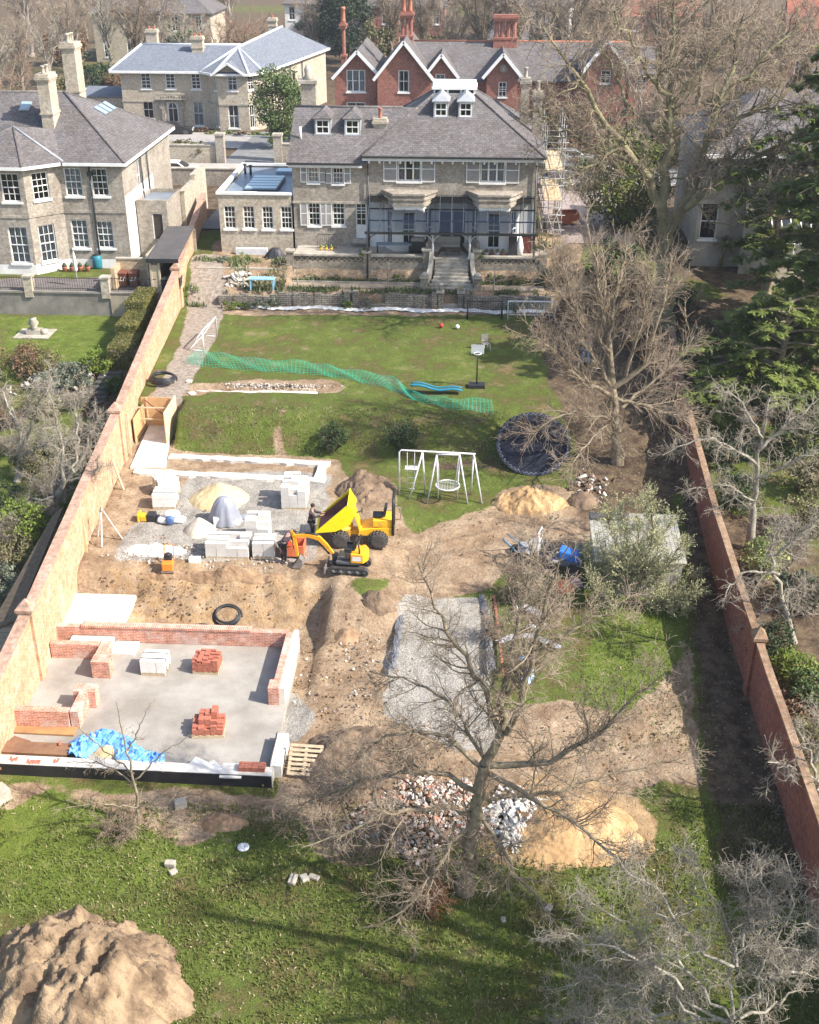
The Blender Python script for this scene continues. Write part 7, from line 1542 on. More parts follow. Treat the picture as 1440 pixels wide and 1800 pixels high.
def main_trees():
 b=gp(818,1565,0.0)
 limbs=[(pv([(818,1568),(826,1490),(840,1420),(850,1345)],(b[1],b[1]+.2)),.25,.16)]
 for pts,Ys,r0 in(([(850,1345),(888,1295),(880,1220),(905,1120),(930,1020),(938,950)],(26.7,27.8),.15),([(880,1290),(848,1200),(800,1130),(765,1060),(735,990)],(26.7,27.5),.10),([(890,1290),(925,1210),(950,1110),(968,1020),(1000,960)],(26.7,25.8),.10),([(858,1345),(960,1340),(1040,1305),(1110,1235),(1160,1190)],(26.7,26.0),.11),([(850,1350),(890,1380),(990,1430),(1080,1500),(1130,1560)],(26.7,24.5),.09),([(838,1430),(770,1415),(690,1425),(600,1470),(530,1490)],(26.6,25.3),.09),([(850,1350),(790,1290),(700,1285),(610,1330)],(26.7,26.8),.08),([(842,1430),(905,1530),(960,1600),(1000,1650)],(26.6,24.4),.07),([(845,1395),(760,1350),(660,1365),(550,1400),(500,1440)],(26.7,27.5),.09),([(880,1230),(940,1150),(1030,1090),(1080,1080)],(27.0,27.6),.07),([(855,1340),(800,1240),(720,1190),(650,1180)],(26.9,28.2),.06),([(838,1440),(780,1500),(720,1590),(640,1690),(600,1700)],(26.6,23.8),.07),([(845,1400),(960,1400),(1080,1360),(1180,1340)],(26.8,27.8),.07)):
  limbs.append((pv(pts,Ys),r0,.02))
 tree('bare_tree','tall bare tree with forked trunk growing beside the rubble heaps in the foreground',b,limbs,[dict(dens=3.6,length=1.8,ang=(28,70),seg=7,wob=.17,up=.05,rr=.5,rmin=.010,limb=True),dict(dens=7.0,length=.9,ang=(25,70),seg=5,wob=.22,up=.03,rr=.6,rmin=.0068,on=[0,1]),dict(dens=8.5,length=.45,ang=(25,65),seg=3,wob=.24,up=.0,rr=.7,rmin=.0058)],BK_OAK,TWG,101,.05)
 Y=69.5;b=V3(1168,580,Y)
 limbs=[(pv([(1168,582),(1166,480),(1170,395)],(Y,Y)),.6,.42)]
 for pts,Ys,r0 in(([(1168,400),(1160,335),(1120,275),(1075,225),(1010,130),(955,50)],(Y,Y-2),.36),([(1166,385),(1174,290),(1176,220),(1182,140),(1186,40),(1190,-20)],(Y,Y+2),.4),([(1172,410),(1205,350),(1238,285),(1252,210),(1285,120),(1310,20)],(Y,Y),.38),([(1180,400),(1240,335),(1330,275),(1430,215)],(Y,Y-3),.3),([(1130,290),(1070,270),(1000,235),(945,190)],(Y,Y+2),.16),([(1245,250),(1310,205),(1400,150),(1445,120)],(Y,Y+3),.2),([(1180,190),(1235,115),(1320,40)],(Y+1,Y+3),.18),([(1178,180),(1120,100),(1080,20)],(Y+1,Y-2),.18),([(1175,250),(1110,190),(1050,60)],(Y+1,Y+4),.18),([(1200,370),(1280,310),(1350,320),(1400,340)],(Y,Y-5),.16),([(1100,255),(1040,290),(985,320)],(Y-1,Y-3),.12),([(1265,180),(1340,100),(1420,30)],(Y,Y+1),.18),([(1240,290),(1300,260),(1380,270),(1440,290)],(Y,Y-2),.13)):
  limbs.append((pv(pts,Ys),r0*.85,.045))
 tree('bare_tree','huge mossy bare tree towering on the right, its limbs reaching above the roofs',b,limbs,[dict(dens=2.3,length=3.4,ang=(30,70),seg=8,wob=.24,up=.03,rr=.45,rmin=.022,limb=True),dict(dens=3.0,length=1.7,ang=(25,65),seg=6,wob=.28,up=.02,rr=.55,rmin=.013,on=[0,1]),dict(dens=4.2,length=.9,ang=(25,65),seg=3,wob=.3,up=0,rr=.6,rmin=.013)],BK_MOSS,TWG,102,.12)
 b=gp(1085,812,2.0);Y=b[1]
 limbs=[(pv([(1085,815),(1083,745),(1078,690)],(Y,Y)),.27,.2)]
 for pts,Ys,r0 in(([(1078,690),(1075,630),(1060,540),(1048,470),(1030,385)],(Y,Y+1),.18),([(1080,680),(1137,643),(1152,580),(1178,500),(1182,430)],(Y,Y),.15),([(1078,695),(1010,665),(972,612),(935,590)],(Y,Y-2),.12),([(1083,700),(1140,715),(1190,735),(1230,720)],(Y,Y-1),.10),([(1074,620),(1015,550),(950,480)],(Y,Y+1),.09),([(1082,740),(1000,720),(930,765)],(Y,Y-2),.09),([(1070,600),(1085,500),(1110,420)],(Y,Y+2),.10),([(1100,660),(1130,560),(1140,470)],(Y,Y-2),.09),([(1076,680),(1030,610),(1000,500),(985,450)],(Y,Y-1),.10),([(1085,720),(1130,690),(1200,620),(1220,590)],(Y,Y+2),.09),([(1080,735),(1040,770),(1000,820)],(Y,Y-3),.07)):
  limbs.append((pv(pts,Ys),r0,.02))
 tree('hornbeam','many stemmed bare tree with fine upswept twigs beside the trampoline',b,limbs,[dict(dens=4.0,length=2.4,ang=(15,50),seg=6,wob=.11,up=.05,rr=.5,rmin=.012,limb=True),dict(dens=4.6,length=1.25,ang=(18,55),seg=5,wob=.14,up=.02,rr=.6,rmin=.008,on=[0,1]),dict(dens=4.2,length=.62,ang=(20,55),seg=3,wob=.16,up=0,rr=.7,rmin=.0066)],BK_OAK,TWG,103,.05)
 for k,(base,lm,lab)in enumerate((((1318,958,2.0),[([(1318,960),(1328,860),(1336,790),(1352,700)],.17),([(1332,820),(1280,780),(1220,770),(1165,800)],.07),([(1336,790),(1390,740),(1440,700)],.08),([(1330,840),(1400,810),(1440,790)],.07),([(1340,770),(1300,700),(1250,680)],.06),([(1325,880),(1270,850),(1210,860)],.05)],'pale barked leafless tree reaching over the right wall near the top'),((1395,1130,1.6),[([(1395,1130),(1375,1040),(1350,960),(1380,900)],.12),([(1370,1010),(1320,1000),(1280,1030),(1270,1060)],.06),([(1380,1060),(1330,1080),(1300,1130)],.05),([(1360,980),(1420,930),(1450,900)],.05)],'tangled pale leafless fruit tree leaning on the middle of the right wall'),((1445,1420,0.8),[([(1445,1420),(1430,1340),(1400,1280)],.08),([(1436,1370),(1390,1350),(1350,1340)],.04),([(1440,1400),(1390,1440),(1340,1460)],.04),([(1430,1340),(1460,1280),(1450,1220)],.05)],'spindly pale shrub poking over the lower right wall'))):
  b=G3(*base);Y=b[1];limbs=[(pv(p,(Y,Y+.8*(-1)**i)),r,.02)for i,(p,r)in enumerate(lm)]
  tree('lichen_tree',lab,b,limbs,[dict(dens=3.4,length=1.6,ang=(35,75),seg=7,wob=.28,up=.02,rr=.45,rmin=.011,limb=True),dict(dens=7.5,length=.75,ang=(30,70),seg=5,wob=.3,up=.0,rr=.6,rmin=.0075,on=[0,1]),dict(dens=6.5,length=.35,ang=(30,70),seg=3,wob=.3,up=0,rr=.7,rmin=.006)],BK_PALE,TWP,110+k,.05)
 b=(6.6,18.9,0.0);c0=V3(1290,1800,19.6)
 limbs=[([b,(6.6,19.2,1.2),c0],.12,.08)]
 for i,pts in enumerate(([(1290,1800),(1200,1700),(1100,1620),(1010,1560)],[(1290,1800),(1180,1740),(1050,1720),(960,1740)],[(1290,1790),(1290,1660),(1250,1560),(1180,1490)],[(1300,1780),(1370,1660),(1400,1560),(1380,1500)],[(1300,1790),(1400,1740),(1450,1640)],[(1290,1800),(1130,1790),(1000,1800)],[(1295,1700),(1330,1600),(1300,1520)],[(1200,1700),(1160,1600),(1110,1530)],[(1350,1720),(1430,1700),(1460,1560)],[(1200,1740),(1110,1680),(1000,1640),(940,1640)],[(1290,1700),(1200,1640),(1150,1560),(1060,1500)],[(1180,1780),(1060,1770),(950,1800)],[(1330,1720),(1350,1620),(1330,1500)],[(1230,1790),(1150,1700),(1050,1650)])):
  limbs.append((pv(pts,(19.7,21.0+0.5*(i%3))),.042,.012))
 tree('twisted_tree','bleached twisted bare tree filling the bottom right corner',b,limbs,[dict(dens=4.6,length=1.3,ang=(30,75),seg=8,wob=.36,up=.05,rr=.5,rmin=.009,limb=True),dict(dens=9,length=.65,ang=(30,75),seg=6,wob=.42,up=.03,rr=.6,rmin=.0055,on=[0,1]),dict(dens=9,length=.3,ang=(30,70),seg=3,wob=.4,up=0,rr=.7,rmin=.0042)],BK_PALE,TWP,120,.08)
 b=(13.6,20.3,-.2)
 tree('bare_tree','bare tree just beyond the bottom right corner whose branch shadows cross the grass',b,[([b,(13.6,20.3,6),(13.5,20.3,9)],.25,.18)]+[([(13.6,20.3,5+.5*i),(13.6+2.2*math.cos(i*1.1),20.3+2.2*math.sin(i*1.1),11+.3*i),(13.6+3.6*math.cos(i*1.1),20.3+3.9*math.sin(i*1.1),15+.5*(i%4))],.24,.10)for i in range(9)],[dict(dens=2.6,length=2.6,ang=(30,60),seg=6,wob=.18,up=.05,rr=.5,rmin=.035,limb=True),dict(dens=2.6,length=1.0,ang=(30,60),seg=4,wob=.2,up=.02,rr=.6,rmin=.018,on=[0,1])],BK_OAK,TWG,122,.05)
 b=gp(245,1448,0.0);Y=b[1]
 tree('bare_sapling','small bare sapling straggling up in front of the black retaining wall',b,[(pv([(245,1450),(238,1370),(215,1290),(205,1235)],(Y,Y)),.06,.012)]+[(pv(p,(Y,Y+e)),.03,.008)for p,e in(([(240,1380),(180,1340),(110,1340)],.6),([(238,1370),(290,1320),(340,1290)],.4),([(242,1420),(170,1410),(90,1425)],-.8),([(235,1360),(160,1300),(130,1270)],.8),([(243,1420),(310,1390),(350,1395)],-.5),([(225,1320),(255,1260),(265,1235)],.3),([(243,1430),(230,1470),(180,1500)],-1.2))],[dict(dens=4,length=.7,ang=(30,70),seg=5,wob=.25,up=.02,rr=.6,rmin=.007,limb=True),dict(dens=5.5,length=.4,ang=(30,70),seg=4,wob=.25,up=.0,rr=.7,rmin=.005,on=[0,1])],BK_OAK,TWG,121,.03)
 for k,(base,lm,lab)in enumerate((((75,925,0.7),[([(75,925),(97,874),(122,845),(150,795),(172,735)],.22),([(110,858),(108,790),(95,720),(80,680)],.1),([(97,874),(50,880),(10,900)],.08),([(122,845),(165,840),(175,800)],.07),([(130,830),(140,760),(130,700)],.08),([(85,900),(100,940),(60,970)],.06)],'gnarled leaning apple tree with pale lichened trunk left of the orange wall'),((30,845,0.8),[([(30,848),(38,800),(28,735),(0,690)],.15),([(36,790),(60,740),(75,690),(95,650)],.08),([(30,750),(10,700),(-20,660)],.07),([(38,800),(80,780),(110,760)],.05)],'bare fruit tree at the left edge beside the leaning apple tree'))):
  b=G3(*base);Y=b[1];limbs=[(pv(p,(Y,Y+1.0*(-1)**i)),r,.02)for i,(p,r)in enumerate(lm)]
  tree('apple_tree',lab,b,limbs,[dict(dens=4.2,length=1.4,ang=(35,80),seg=7,wob=.33,up=.0,rr=.45,rmin=.011,limb=True),dict(dens=9,length=.7,ang=(30,75),seg=5,wob=.35,up=-.02,rr=.6,rmin=.0075,on=[0,1]),dict(dens=7,length=.32,ang=(30,70),seg=3,wob=.3,up=-.03,rr=.7,rmin=.0065)],BK_PALE,TWP,130+k,.06)
 b=gp(1110,1065,1.0);Y=b[1]
 st=[([(1110,1066),(1110,1020),(1105,960),(1090,890)],.05),([(1110,1060),(1140,980),(1150,900),(1140,870)],.05),([(1108,1060),(1070,1000),(1050,940)],.04),([(1112,1060),(1170,1000),(1200,950)],.045),([(1112,1062),(1180,1040),(1220,1010)],.035),([(1108,1062),(1060,1050),(1040,1010)],.03),([(1110,1040),(1125,960),(1118,880)],.04),([(1110,1060),(1160,1060),(1200,1070)],.025),([(1108,1062),(1080,1080),(1050,1070)],.025),([(1110,1050),(1080,960),(1065,890)],.03),([(1112,1055),(1160,960),(1185,900)],.03),([(1112,1060),(1190,1060),(1225,1040)],.025),([(1108,1060),(1060,1030),(1035,970)],.025)]
 tree('budding_willow','grey green budding willow bush spreading over the timber shed',b,[(pv(p,(Y,Y+.9*(-1)**i)),r,.012)for i,(p,r)in enumerate(st)],[dict(dens=18,length=1.0,ang=(20,55),seg=5,wob=.16,up=.05,rr=.6,rmin=.007,limb=True),dict(dens=11,length=.5,ang=(20,50),seg=4,wob=.16,up=.04,rr=.7,rmin=.0055,on=[0,1])],BK_OAK,M('willow_twig',(0.42,0.4,0.27),(0.29,0.275,0.17),rough=0.9),140,.03,leaves=(26000,.06,CATK,2))
 def shrub(lab,px,py,w,h,n,seed,mat=TWG,z=1.0,name='bare_shrub'):
  b=gp(px,py,z);rng=np.random.default_rng(seed);L=[]
  for i in range(n):
   a=rng.uniform(0,6.28);r=rng.uniform(.3,1)*w;hh=h*rng.uniform(.6,1.1);L.append(([b,(b[0]+.4*r*math.cos(a),b[1]+.4*r*math.sin(a),b[2]+.55*hh),(b[0]+r*math.cos(a),b[1]+r*math.sin(a),b[2]+hh)],.03,.008))
  return tree(name,lab,b,L,[dict(dens=8,length=.7,ang=(20,60),seg=4,wob=.22,up=.03,rr=.6,rmin=.0065),dict(dens=10,length=.35,ang=(20,60),seg=3,wob=.2,up=0,rr=.7,rmin=.0055,on=[0,1])],mat,mat,seed,.05,cat='shrub')
 for q in(('dense brown twiggy shrub between the gravel strip and the small tractor',905,1060,1.3,1.6,16,150,TW,1.0),('bare shrub by the right edge of the gravel strip',868,1125,.9,1.5,9,151,TWG,.8),('straggling brown shrub beside the brick rubble',690,1470,1.1,1.0,8,152,TWG,.2),('thin bare shrub on the soil heap beside the pallet',600,1400,1.2,1.2,12,153,TWG,.5),('dead bramble thicket at the left edge below the rockery',30,800,1.8,1.6,22,170,TWP,.9),('grey twig thicket against the orange wall beside the apple tree',160,790,1.2,1.7,18,171,TWP,1.0),('pale twig thicket under the leaning apple tree',90,880,1.7,1.6,20,172,TWP,.7),('pale bramble heap beside the mossy store roof',70,930,1.4,1.4,18,173,TWP,.6),('dry twiggy growth below the left rockery',130,720,1.5,1.1,16,174,TWP,1.2),('low bramble shrub on the grass below the sapling',215,1460,1.0,.7,12,154,TW,.1),('rusty leaved low shrub at the foot of the forked bare tree',755,1600,.6,.8,12,155,M('rust_twig',(0.34,0.15,0.07),(0.22,0.09,0.045)),.0),('leafless bush by the stone steps in the left garden',222,640,.9,1.1,14,156,TWP,2.2),('tall bare shrub behind the red wall in the right garden',1385,1000,1.2,2.2,14,157,TWP,1.8),('grey bare shrub at the right frame edge',1420,1080,1.2,1.8,14,158,TWP,1.6),('dead grey shrub in the left rockery',110,1000-150,1.4,1.5,14,159,TWP,.9),('pale bare shrub at the left frame edge above the mossy roof',20,960,1.3,1.8,16,160,TWP,.6),('bare shrub in the right hand border by the cordyline',1215,560,1.4,1.6,14,161,TWG,3.4),('brown shrub beside the cream house path',1290,590,1.2,1.2,12,162,TWG,3.4)):
  shrub(*q)
 for px,lab in((518,'small trained fruit tree in the terrace bed near the blue table'),(680,'small trained fruit tree in the terrace bed left of the steps'),(868,'small trained fruit tree in the terrace bed right of the steps')):
  b=(G(px,521,3.9)[0],74.9,3.9);L=[([b,(b[0],b[1],b[2]+.9),(b[0],b[1],b[2]+1.9)],.05,.02)]+[([(b[0],b[1],b[2]+z),(b[0]+s*.6,b[1],b[2]+z+.15),(b[0]+s*1.2,b[1]+.1,b[2]+z+.2)],.025,.01)for z in(.7,1.1,1.5)for s in(-1,1)]
  tree('trained_tree',lab,b,L,[dict(dens=7,length=.4,ang=(40,80),seg=3,wob=.2,up=.08,rr=.6,rmin=.008),dict(dens=6,length=.2,ang=(30,60),seg=2,wob=.2,up=0,rr=.7,rmin=.007)],BK_GREY,TWG,px,.02,group='trained fruit trees along the terrace')
main_trees()
def cedar(lab,base,h,r,seed,layers,thick):
 r=r*1.1
 R_=empty('cedar',base,lab,'conifer');rng=np.random.default_rng(seed);k=12
 P=np.zeros((1,k,3));P[0,:,2]=np.linspace(0,h,k);P[0,:,:2]+=rng.normal(size=(k,2))*.05;v,f=tubes_np([(P,np.linspace(thick,.08,k)[None],10)]);put('trunk',mesh_np('trunk',v,f,BK_OAK),R_)
 B=[];
 for z,rr in layers:
  n=rng.integers(8,12)
  for i in range(n):
   a=rng.uniform(0,6.28);L=rr*r*rng.uniform(.65,1.1);p=np.zeros((7,3));t=np.linspace(0,1,7);p[:,0]=np.cos(a)*L*t;p[:,1]=np.sin(a)*L*t;p[:,2]=z+rng.uniform(-.4,.4)+.12*L*np.sin(t*2.4)-.10*L*t**3;B.append(p)
 B=np.stack(B);RB=np.linspace(.09,.015,7)[None].repeat(len(B),0);S1,R1=sprout(B,RB,rng,5.5,1.3,(45,75),4,.1,-.04,tmin=.15);S1[:,:,2]=S1[:,:1,2]+(S1[:,:,2]-S1[:,:1,2])*.35
 v,f=tubes_np([(B,RB,5),(S1,R1,3)]);put('branch',mesh_np('branch',v,f,BK_OAK),R_)
 n=len(S1)*60;i=rng.integers(0,len(S1),n);u=rng.random(n)*3.99;j=u.astype(int);fr=(u-j)[:,None];c=S1[i,j]*(1-fr)+S1[i,j+1]*fr;T=S1[i,j+1]-S1[i,j];T/=np.linalg.norm(T,axis=1,keepdims=True)+1e-9
 q=rng.normal(size=(n,3))*np.array([1,1,.25]);d=T*.7+q*.7;d[:,2]-=.22;d/=np.linalg.norm(d,axis=1,keepdims=True);up=np.array([0,0,1.0]);w_=np.cross(d,up);w_/=np.linalg.norm(w_,axis=1,keepdims=True)+1e-9;s=rng.uniform(.16,.36,n)[:,None]
 v=np.stack([c,c+d*s*.5+w_*s*.16,c+d*s,c+d*s*.5-w_*s*.16],1).reshape(-1,3);put('foliage',mesh_np('foliage',v,np.arange(4*n).reshape(n,4),CEDAR,False),R_);return R_
a=G3(1412,606,3.3);cedar('tall dark cedar with layered branches at the right edge before the cream house',a,17,5.6,7,[(1.6,.9),(3.3,1.0),(5.0,.85),(6.6,1.0),(8.2,.9),(10.0,.95),(11.6,.75),(13.2,.6),(14.8,.45),(16.2,.28)],.55)
cedar('dark layered cedar cut off by the right frame edge nearer than the tall cedar',(20.6,60.5,3.0),19,5.0,11,[(3.0,.8),(4.6,.9),(6.2,1.0),(7.8,.9),(9.4,1.0),(11.0,.9),(12.6,.85),(14.2,.7),(15.8,.55),(17.4,.35)],.5)
a=G3(1345,545,3.3);cedar('slimmer cedar trunk with sparse lower branches left of the tall cedar',a,8.5,3.0,8,[(4.6,1.0),(6.0,.9),(7.4,.7)],.36)
a=G3(1330,745,3.0);cedar('low spreading conifer with bright green sprays just behind the top of the red wall',(a[0]+1.2,a[1]+1.5,a[2]-0.2),6.4,5.0,9,[(.8,1.0),(1.8,1.0),(2.8,.95),(3.8,.8),(4.8,.6),(5.8,.35)],.25)
def evergreens():
 def B_(name,lab,px,py,z,w,h,mat,seed,n=3500,size=.16,clumps=60,cat='bush',d=None):
  a=G3(px,py,z);bush(name,lab,(a[0],a[1],ht(a[0],a[1])if z<4.4 and a[1]<84 else a[2]),w/2,(d or w)/2,h/2,mat,seed,n,size,clumps,cat)
 B_('holly_bush','rounded dark holly bush on the grass bank, the left of two',585,775,2.2,1.75,1.6,HOLLY,201,2600,.10);B_('holly_bush','rounded dark holly bush on the bank directly left above the swing frame',708,788,1.9,1.85,1.8,HOLLY,202,3000,.10)
 B_('round_evergreen','big bright round evergreen between the slate roofed house and the villa',492,254,4.0,5.0,8.0,EVG,203,9000,.26,110,'tree');B_('yew_tree','large dark yew behind the red gabled house',612,108,3.2,9.5,13.5,YEW,204,12000,.42,130,'tree')
 B_('laurel','glossy yellow green laurel beside the drive under the great bare tree',1092,425,4.3,6.4,8.2,LAUREL,205,14000,.22,90,'tree');B_('dark_evergreen','dark evergreen shrub tree between the chimney and the right hand gable',960,235,4.6,7.0,6.0,YEW,206,7000,.3,90,'tree')
 B_('dark_evergreen','dark shaded evergreen at the foot of the great bare tree',1080,520,3.6,4.2,3.5,HOLLY,207,5000,.2)
 B_('variegated_shrub','cream and green variegated shrub against the back of the red wall',1338,1010,1.7,2.0,1.9,CREAMV,208,3200,.12);B_('ivy_shrub','dark ivy shrub behind the red wall near the pier',1350,1150,1.3,1.7,1.7,HOLLY,209,2600,.11);B_('bright_shrub','fresh yellow green shrub right of the red wall pier',1395,1195,1.1,2.0,1.3,LIME,210,2600,.11)
 B_('dark_laurel','dark green laurel behind the upper end of the red wall',1300,890,2.2,2.4,2.0,HOLLY,211,3400,.13);B_('olive_shrub','olive shrub on the slope right of the red wall',1420,930,2.2,2.6,2.0,OLIVE,212,3400,.13);B_('olive_shrub','olive shrub low against the lower right wall',1428,1320,.8,1.8,1.3,OLIVE,213,2400,.1)
 for i,(px,py,z,w,h,m_,lab)in enumerate(((1255,600,3.4,3.0,1.6,OLIVE,'olive ground shrub under the cedars'),(1225,640,3.2,3.2,2.2,HOLLY,'dark evergreen mass between the hornbeam and the low conifer'),(1400,800,2.6,3.6,2.6,HOLLY,'dark shaded bush at the right edge below the conifer'),(1280,820,2.4,2.6,1.8,YEW,'dark bush against the back of the red wall below the conifer'),(1430,860,2.4,3.0,2.0,OLIVE,'olive bush at the right frame edge above the fruit tree'),(1400,1060,1.5,2.4,1.6,YEW,'dark bush behind the tangled fruit tree'),(1425,1240,.9,2.4,1.5,EVG,'mid green bush at the right frame edge below the pier'),(1395,1260,.9,1.6,1.0,RUST,'rusty plant against the lower red wall'),(1350,640,3.3,4.0,2.2,EVG,'green bush in the sun between the cedar trunks'),(1180,560,3.6,3.4,2.4,YEW,'dark undergrowth behind the hornbeam crown'),(1130,620,3.2,2.6,1.5,RUST,'brown undergrowth below the great bare tree'),(1020,540,3.8,3.0,1.6,RUST,'brown border shrub right of the far goal'),(985,500,4.0,2.6,1.5,OLIVE,'olive border shrub below the scaffold'))):B_('border_shrub',lab,px,py,z,w,h,m_,330+i,2600,.15,40)
 k=0
 for px,py,z,w,h,m_,lab in((40,672,1.6,3.6,1.6,RUST,'rusty brown shrub mass at the left of the rockery'),(75,668,1.8,2.6,1.5,OLIVE,'olive shrub in the middle of the rockery edge'),(112,690,1.5,2.4,1.5,SAGE,'silvery sage shrub spilling over the rockery stones'),(140,672,2.0,2.6,1.3,SAGE,'pale grey green shrub at the top of the rockery'),(172,655,2.2,2.0,1.3,LIME,'fresh green ivy clump beside the stone steps'),(70,735,1.1,2.2,1.1,OLIVE,'low olive clump at the rockery foot'),(15,750,1.0,2.2,1.3,RUST,'brown bush below the rockery at the frame edge'),(20,1010,.5,2.6,2.0,OLIVE,'olive undergrowth left of the mossy store roof'),(45,950,.6,2.6,2.2,LIME,'bright green ivy bush above the mossy store roof'),(10,905,.7,2.4,2.0,HOLLY,'dark ivy bush at the left frame edge under the apple tree'),(140,900,.7,2.2,1.6,LIME,'green ivy clump under the leaning apple tree'),(60,830,.8,2.6,1.5,OLIVE,'olive scrub around the leaning apple tree'),(165,880,.7,1.8,1.6,EVG,'green ivy against the back of the orange wall'),(5,1070,.4,2.0,2.2,SAGE,'pale flowering scrub at the lower left frame edge'),(95,800,.9,2.2,1.3,HOLLY,'dark green scrub between the two fruit trees'),(205,690,1.8,1.4,1.2,EVG,'dark shrub in the shade of the orange wall by the steps')):
  k+=1;B_('border_shrub',lab,px,py,z,w,h,m_,220+k,2200,.13,34)
 specs=((395,470,SAGE,1.4,.8,'grey leaved rock plant in the raised pond bed'),(425,465,LIME,1.5,.8,'bright green bushy plant in the raised pond bed'),(405,520,LIME,1.3,.6,'fresh green clump at the left end of the path bed'),(430,520,EVG,.9,.5,'small green clump in the bed left of the blue table'),(455,518,SAGE,1.0,.6,'grey tuft below the blue table'),(478,519,SAGE,1.3,.7,'blue grey lavender left of the stone wall'),(608,520,LIME,.8,.6,'spiky green plant in the path bed'),(645,521,SAGE,1.4,.75,'rounded grey lavender in the path bed'),(640,490,LIME,.9,.6,'green tuft at the foot of the terrace pier'),(545,492,EVG,1.0,.4,'low green plant at the foot of the terrace wall'),(590,492,OLIVE,1.0,.4,'low olive plant below the pierced parapet'),(700,494,LIME,.8,.5,'green clump left of the garden steps'),(835,492,LIME,1.3,.6,'flowering green clump right of the garden steps'),(870,496,EVG,1.4,.6,'green clump in the bed right of the steps'),(910,500,OLIVE,1.5,.7,'olive clump at the right end of the terrace bed'),(900,525,EVG,1.0,.5,'small green plant above the stone wall on the right'),(940,480,HOLLY,1.8,1.2,'dark shrub at the right corner of the terrace'),(960,455,EVG,1.8,1.2,'blue green shrub in a pot area by the scaffold foot'))
 for i,(px,py,m_,w,h,lab)in enumerate(specs):B_('bed_plant',lab,px,py,3.9 if py>475 else 4.4,w,h,m_,260+i,700,.11,16,'plant')
 a=gp(1265,470,3.6);R_=empty('cordyline',a,'bronze spiky cordyline palm beside the conservatory','palm');b=MB();b.tube([a,(a[0]+.1,a[1],a[2]+1.6)],.12,8);b.build('trunk',BK_OAK,R_);b=MB();rnd=random.Random(5)
 for i in range(110):
  t=rnd.uniform(0,6.28);e=rnd.uniform(-.5,1.3);L=rnd.uniform(.7,1.2);c=Vector((a[0]+.1,a[1],a[2]+1.65));d=Vector((math.cos(t)*math.cos(e),math.sin(t)*math.cos(e),math.sin(e)));m_=c+d*L*.6;e2=c+d*L-Vector((0,0,.2*L));w_=d.cross(Vector((0,0,1))).normalized()*.04;b.add([c-w_*.5,c+w_*.5,m_+w_,e2,m_-w_],[(0,1,2,4),(4,2,3)])
 b.build('leaves',M('bronze_leaf',(0.24,0.14,0.075),(0.15,0.1,0.05),rough=0.6),R_,uv=False)
 HED=leafm('clipped_yew',(0.17,0.155,0.045),(0.085,0.09,0.025));R_=empty('stepped_hedge',(-20.3,68.5,2.5),'clipped hedge stepping up in three blocks beside the orange garden wall','hedge')
 rng=np.random.default_rng(9)
 for(x0,x1,y0,y1,zt)in((-21.1,-19.7,63.6,66.3,3.7),(-21.3,-20.0,66.35,69.3,4.15),(-21.5,-20.3,69.35,72.6,4.6)):
  b=MB();b.box(x0+.06,x1-.06,y0+.06,y1-.06,2.2,zt-.05);c=b.build('hedge_block',HED,R_);n=6500;off=np.array(ROOTLOC[R_.name])
  p=np.stack([rng.uniform(x0,x1,n),rng.uniform(y0,y1,n),rng.uniform(2.4,zt,n)],1);ax=rng.integers(0,3,n);lim=np.array([[x0,x1],[y0,y1],[zt,zt]]);sd=rng.integers(0,2,n);p[np.arange(n),ax]=lim[ax,sd];p+=rng.normal(size=(n,3))*.03;v,f=leaf_quads(p-off,.085,rng);put('leaves',mesh_np('leaves',v,f,HED,False),c)
 for x0,x1,y,z0,lab in((-30.3,-25.0,115.9,4.0,'thin roadside hedge behind the wall left of the dark driveway'),(-18.4,-14.0,116.0,4.0,'dark roadside hedge behind the wall under the round evergreen')):
  a=((x0+x1)/2,y,z0);bush('road_hedge',lab,a,(x1-x0)/2,.8,1.1,OLIVE,int(x0*-10),2500,.2,50,'hedge')
 for i in range(9):x=-32+i*1.6;y=136.3-.1*i;bush('low_hedge','clipped low shrub ball along the front of the slate roofed house',(x+1,y-(2.2 if x>-31 else 0),2.9),.9,.6,.45,LIME if i%3 else RUST,300,700,.2,14,'hedge','low shrubs fronting the slate roofed house',key='lowhedge%d'%(1 if i%3 else 0))
evergreens()
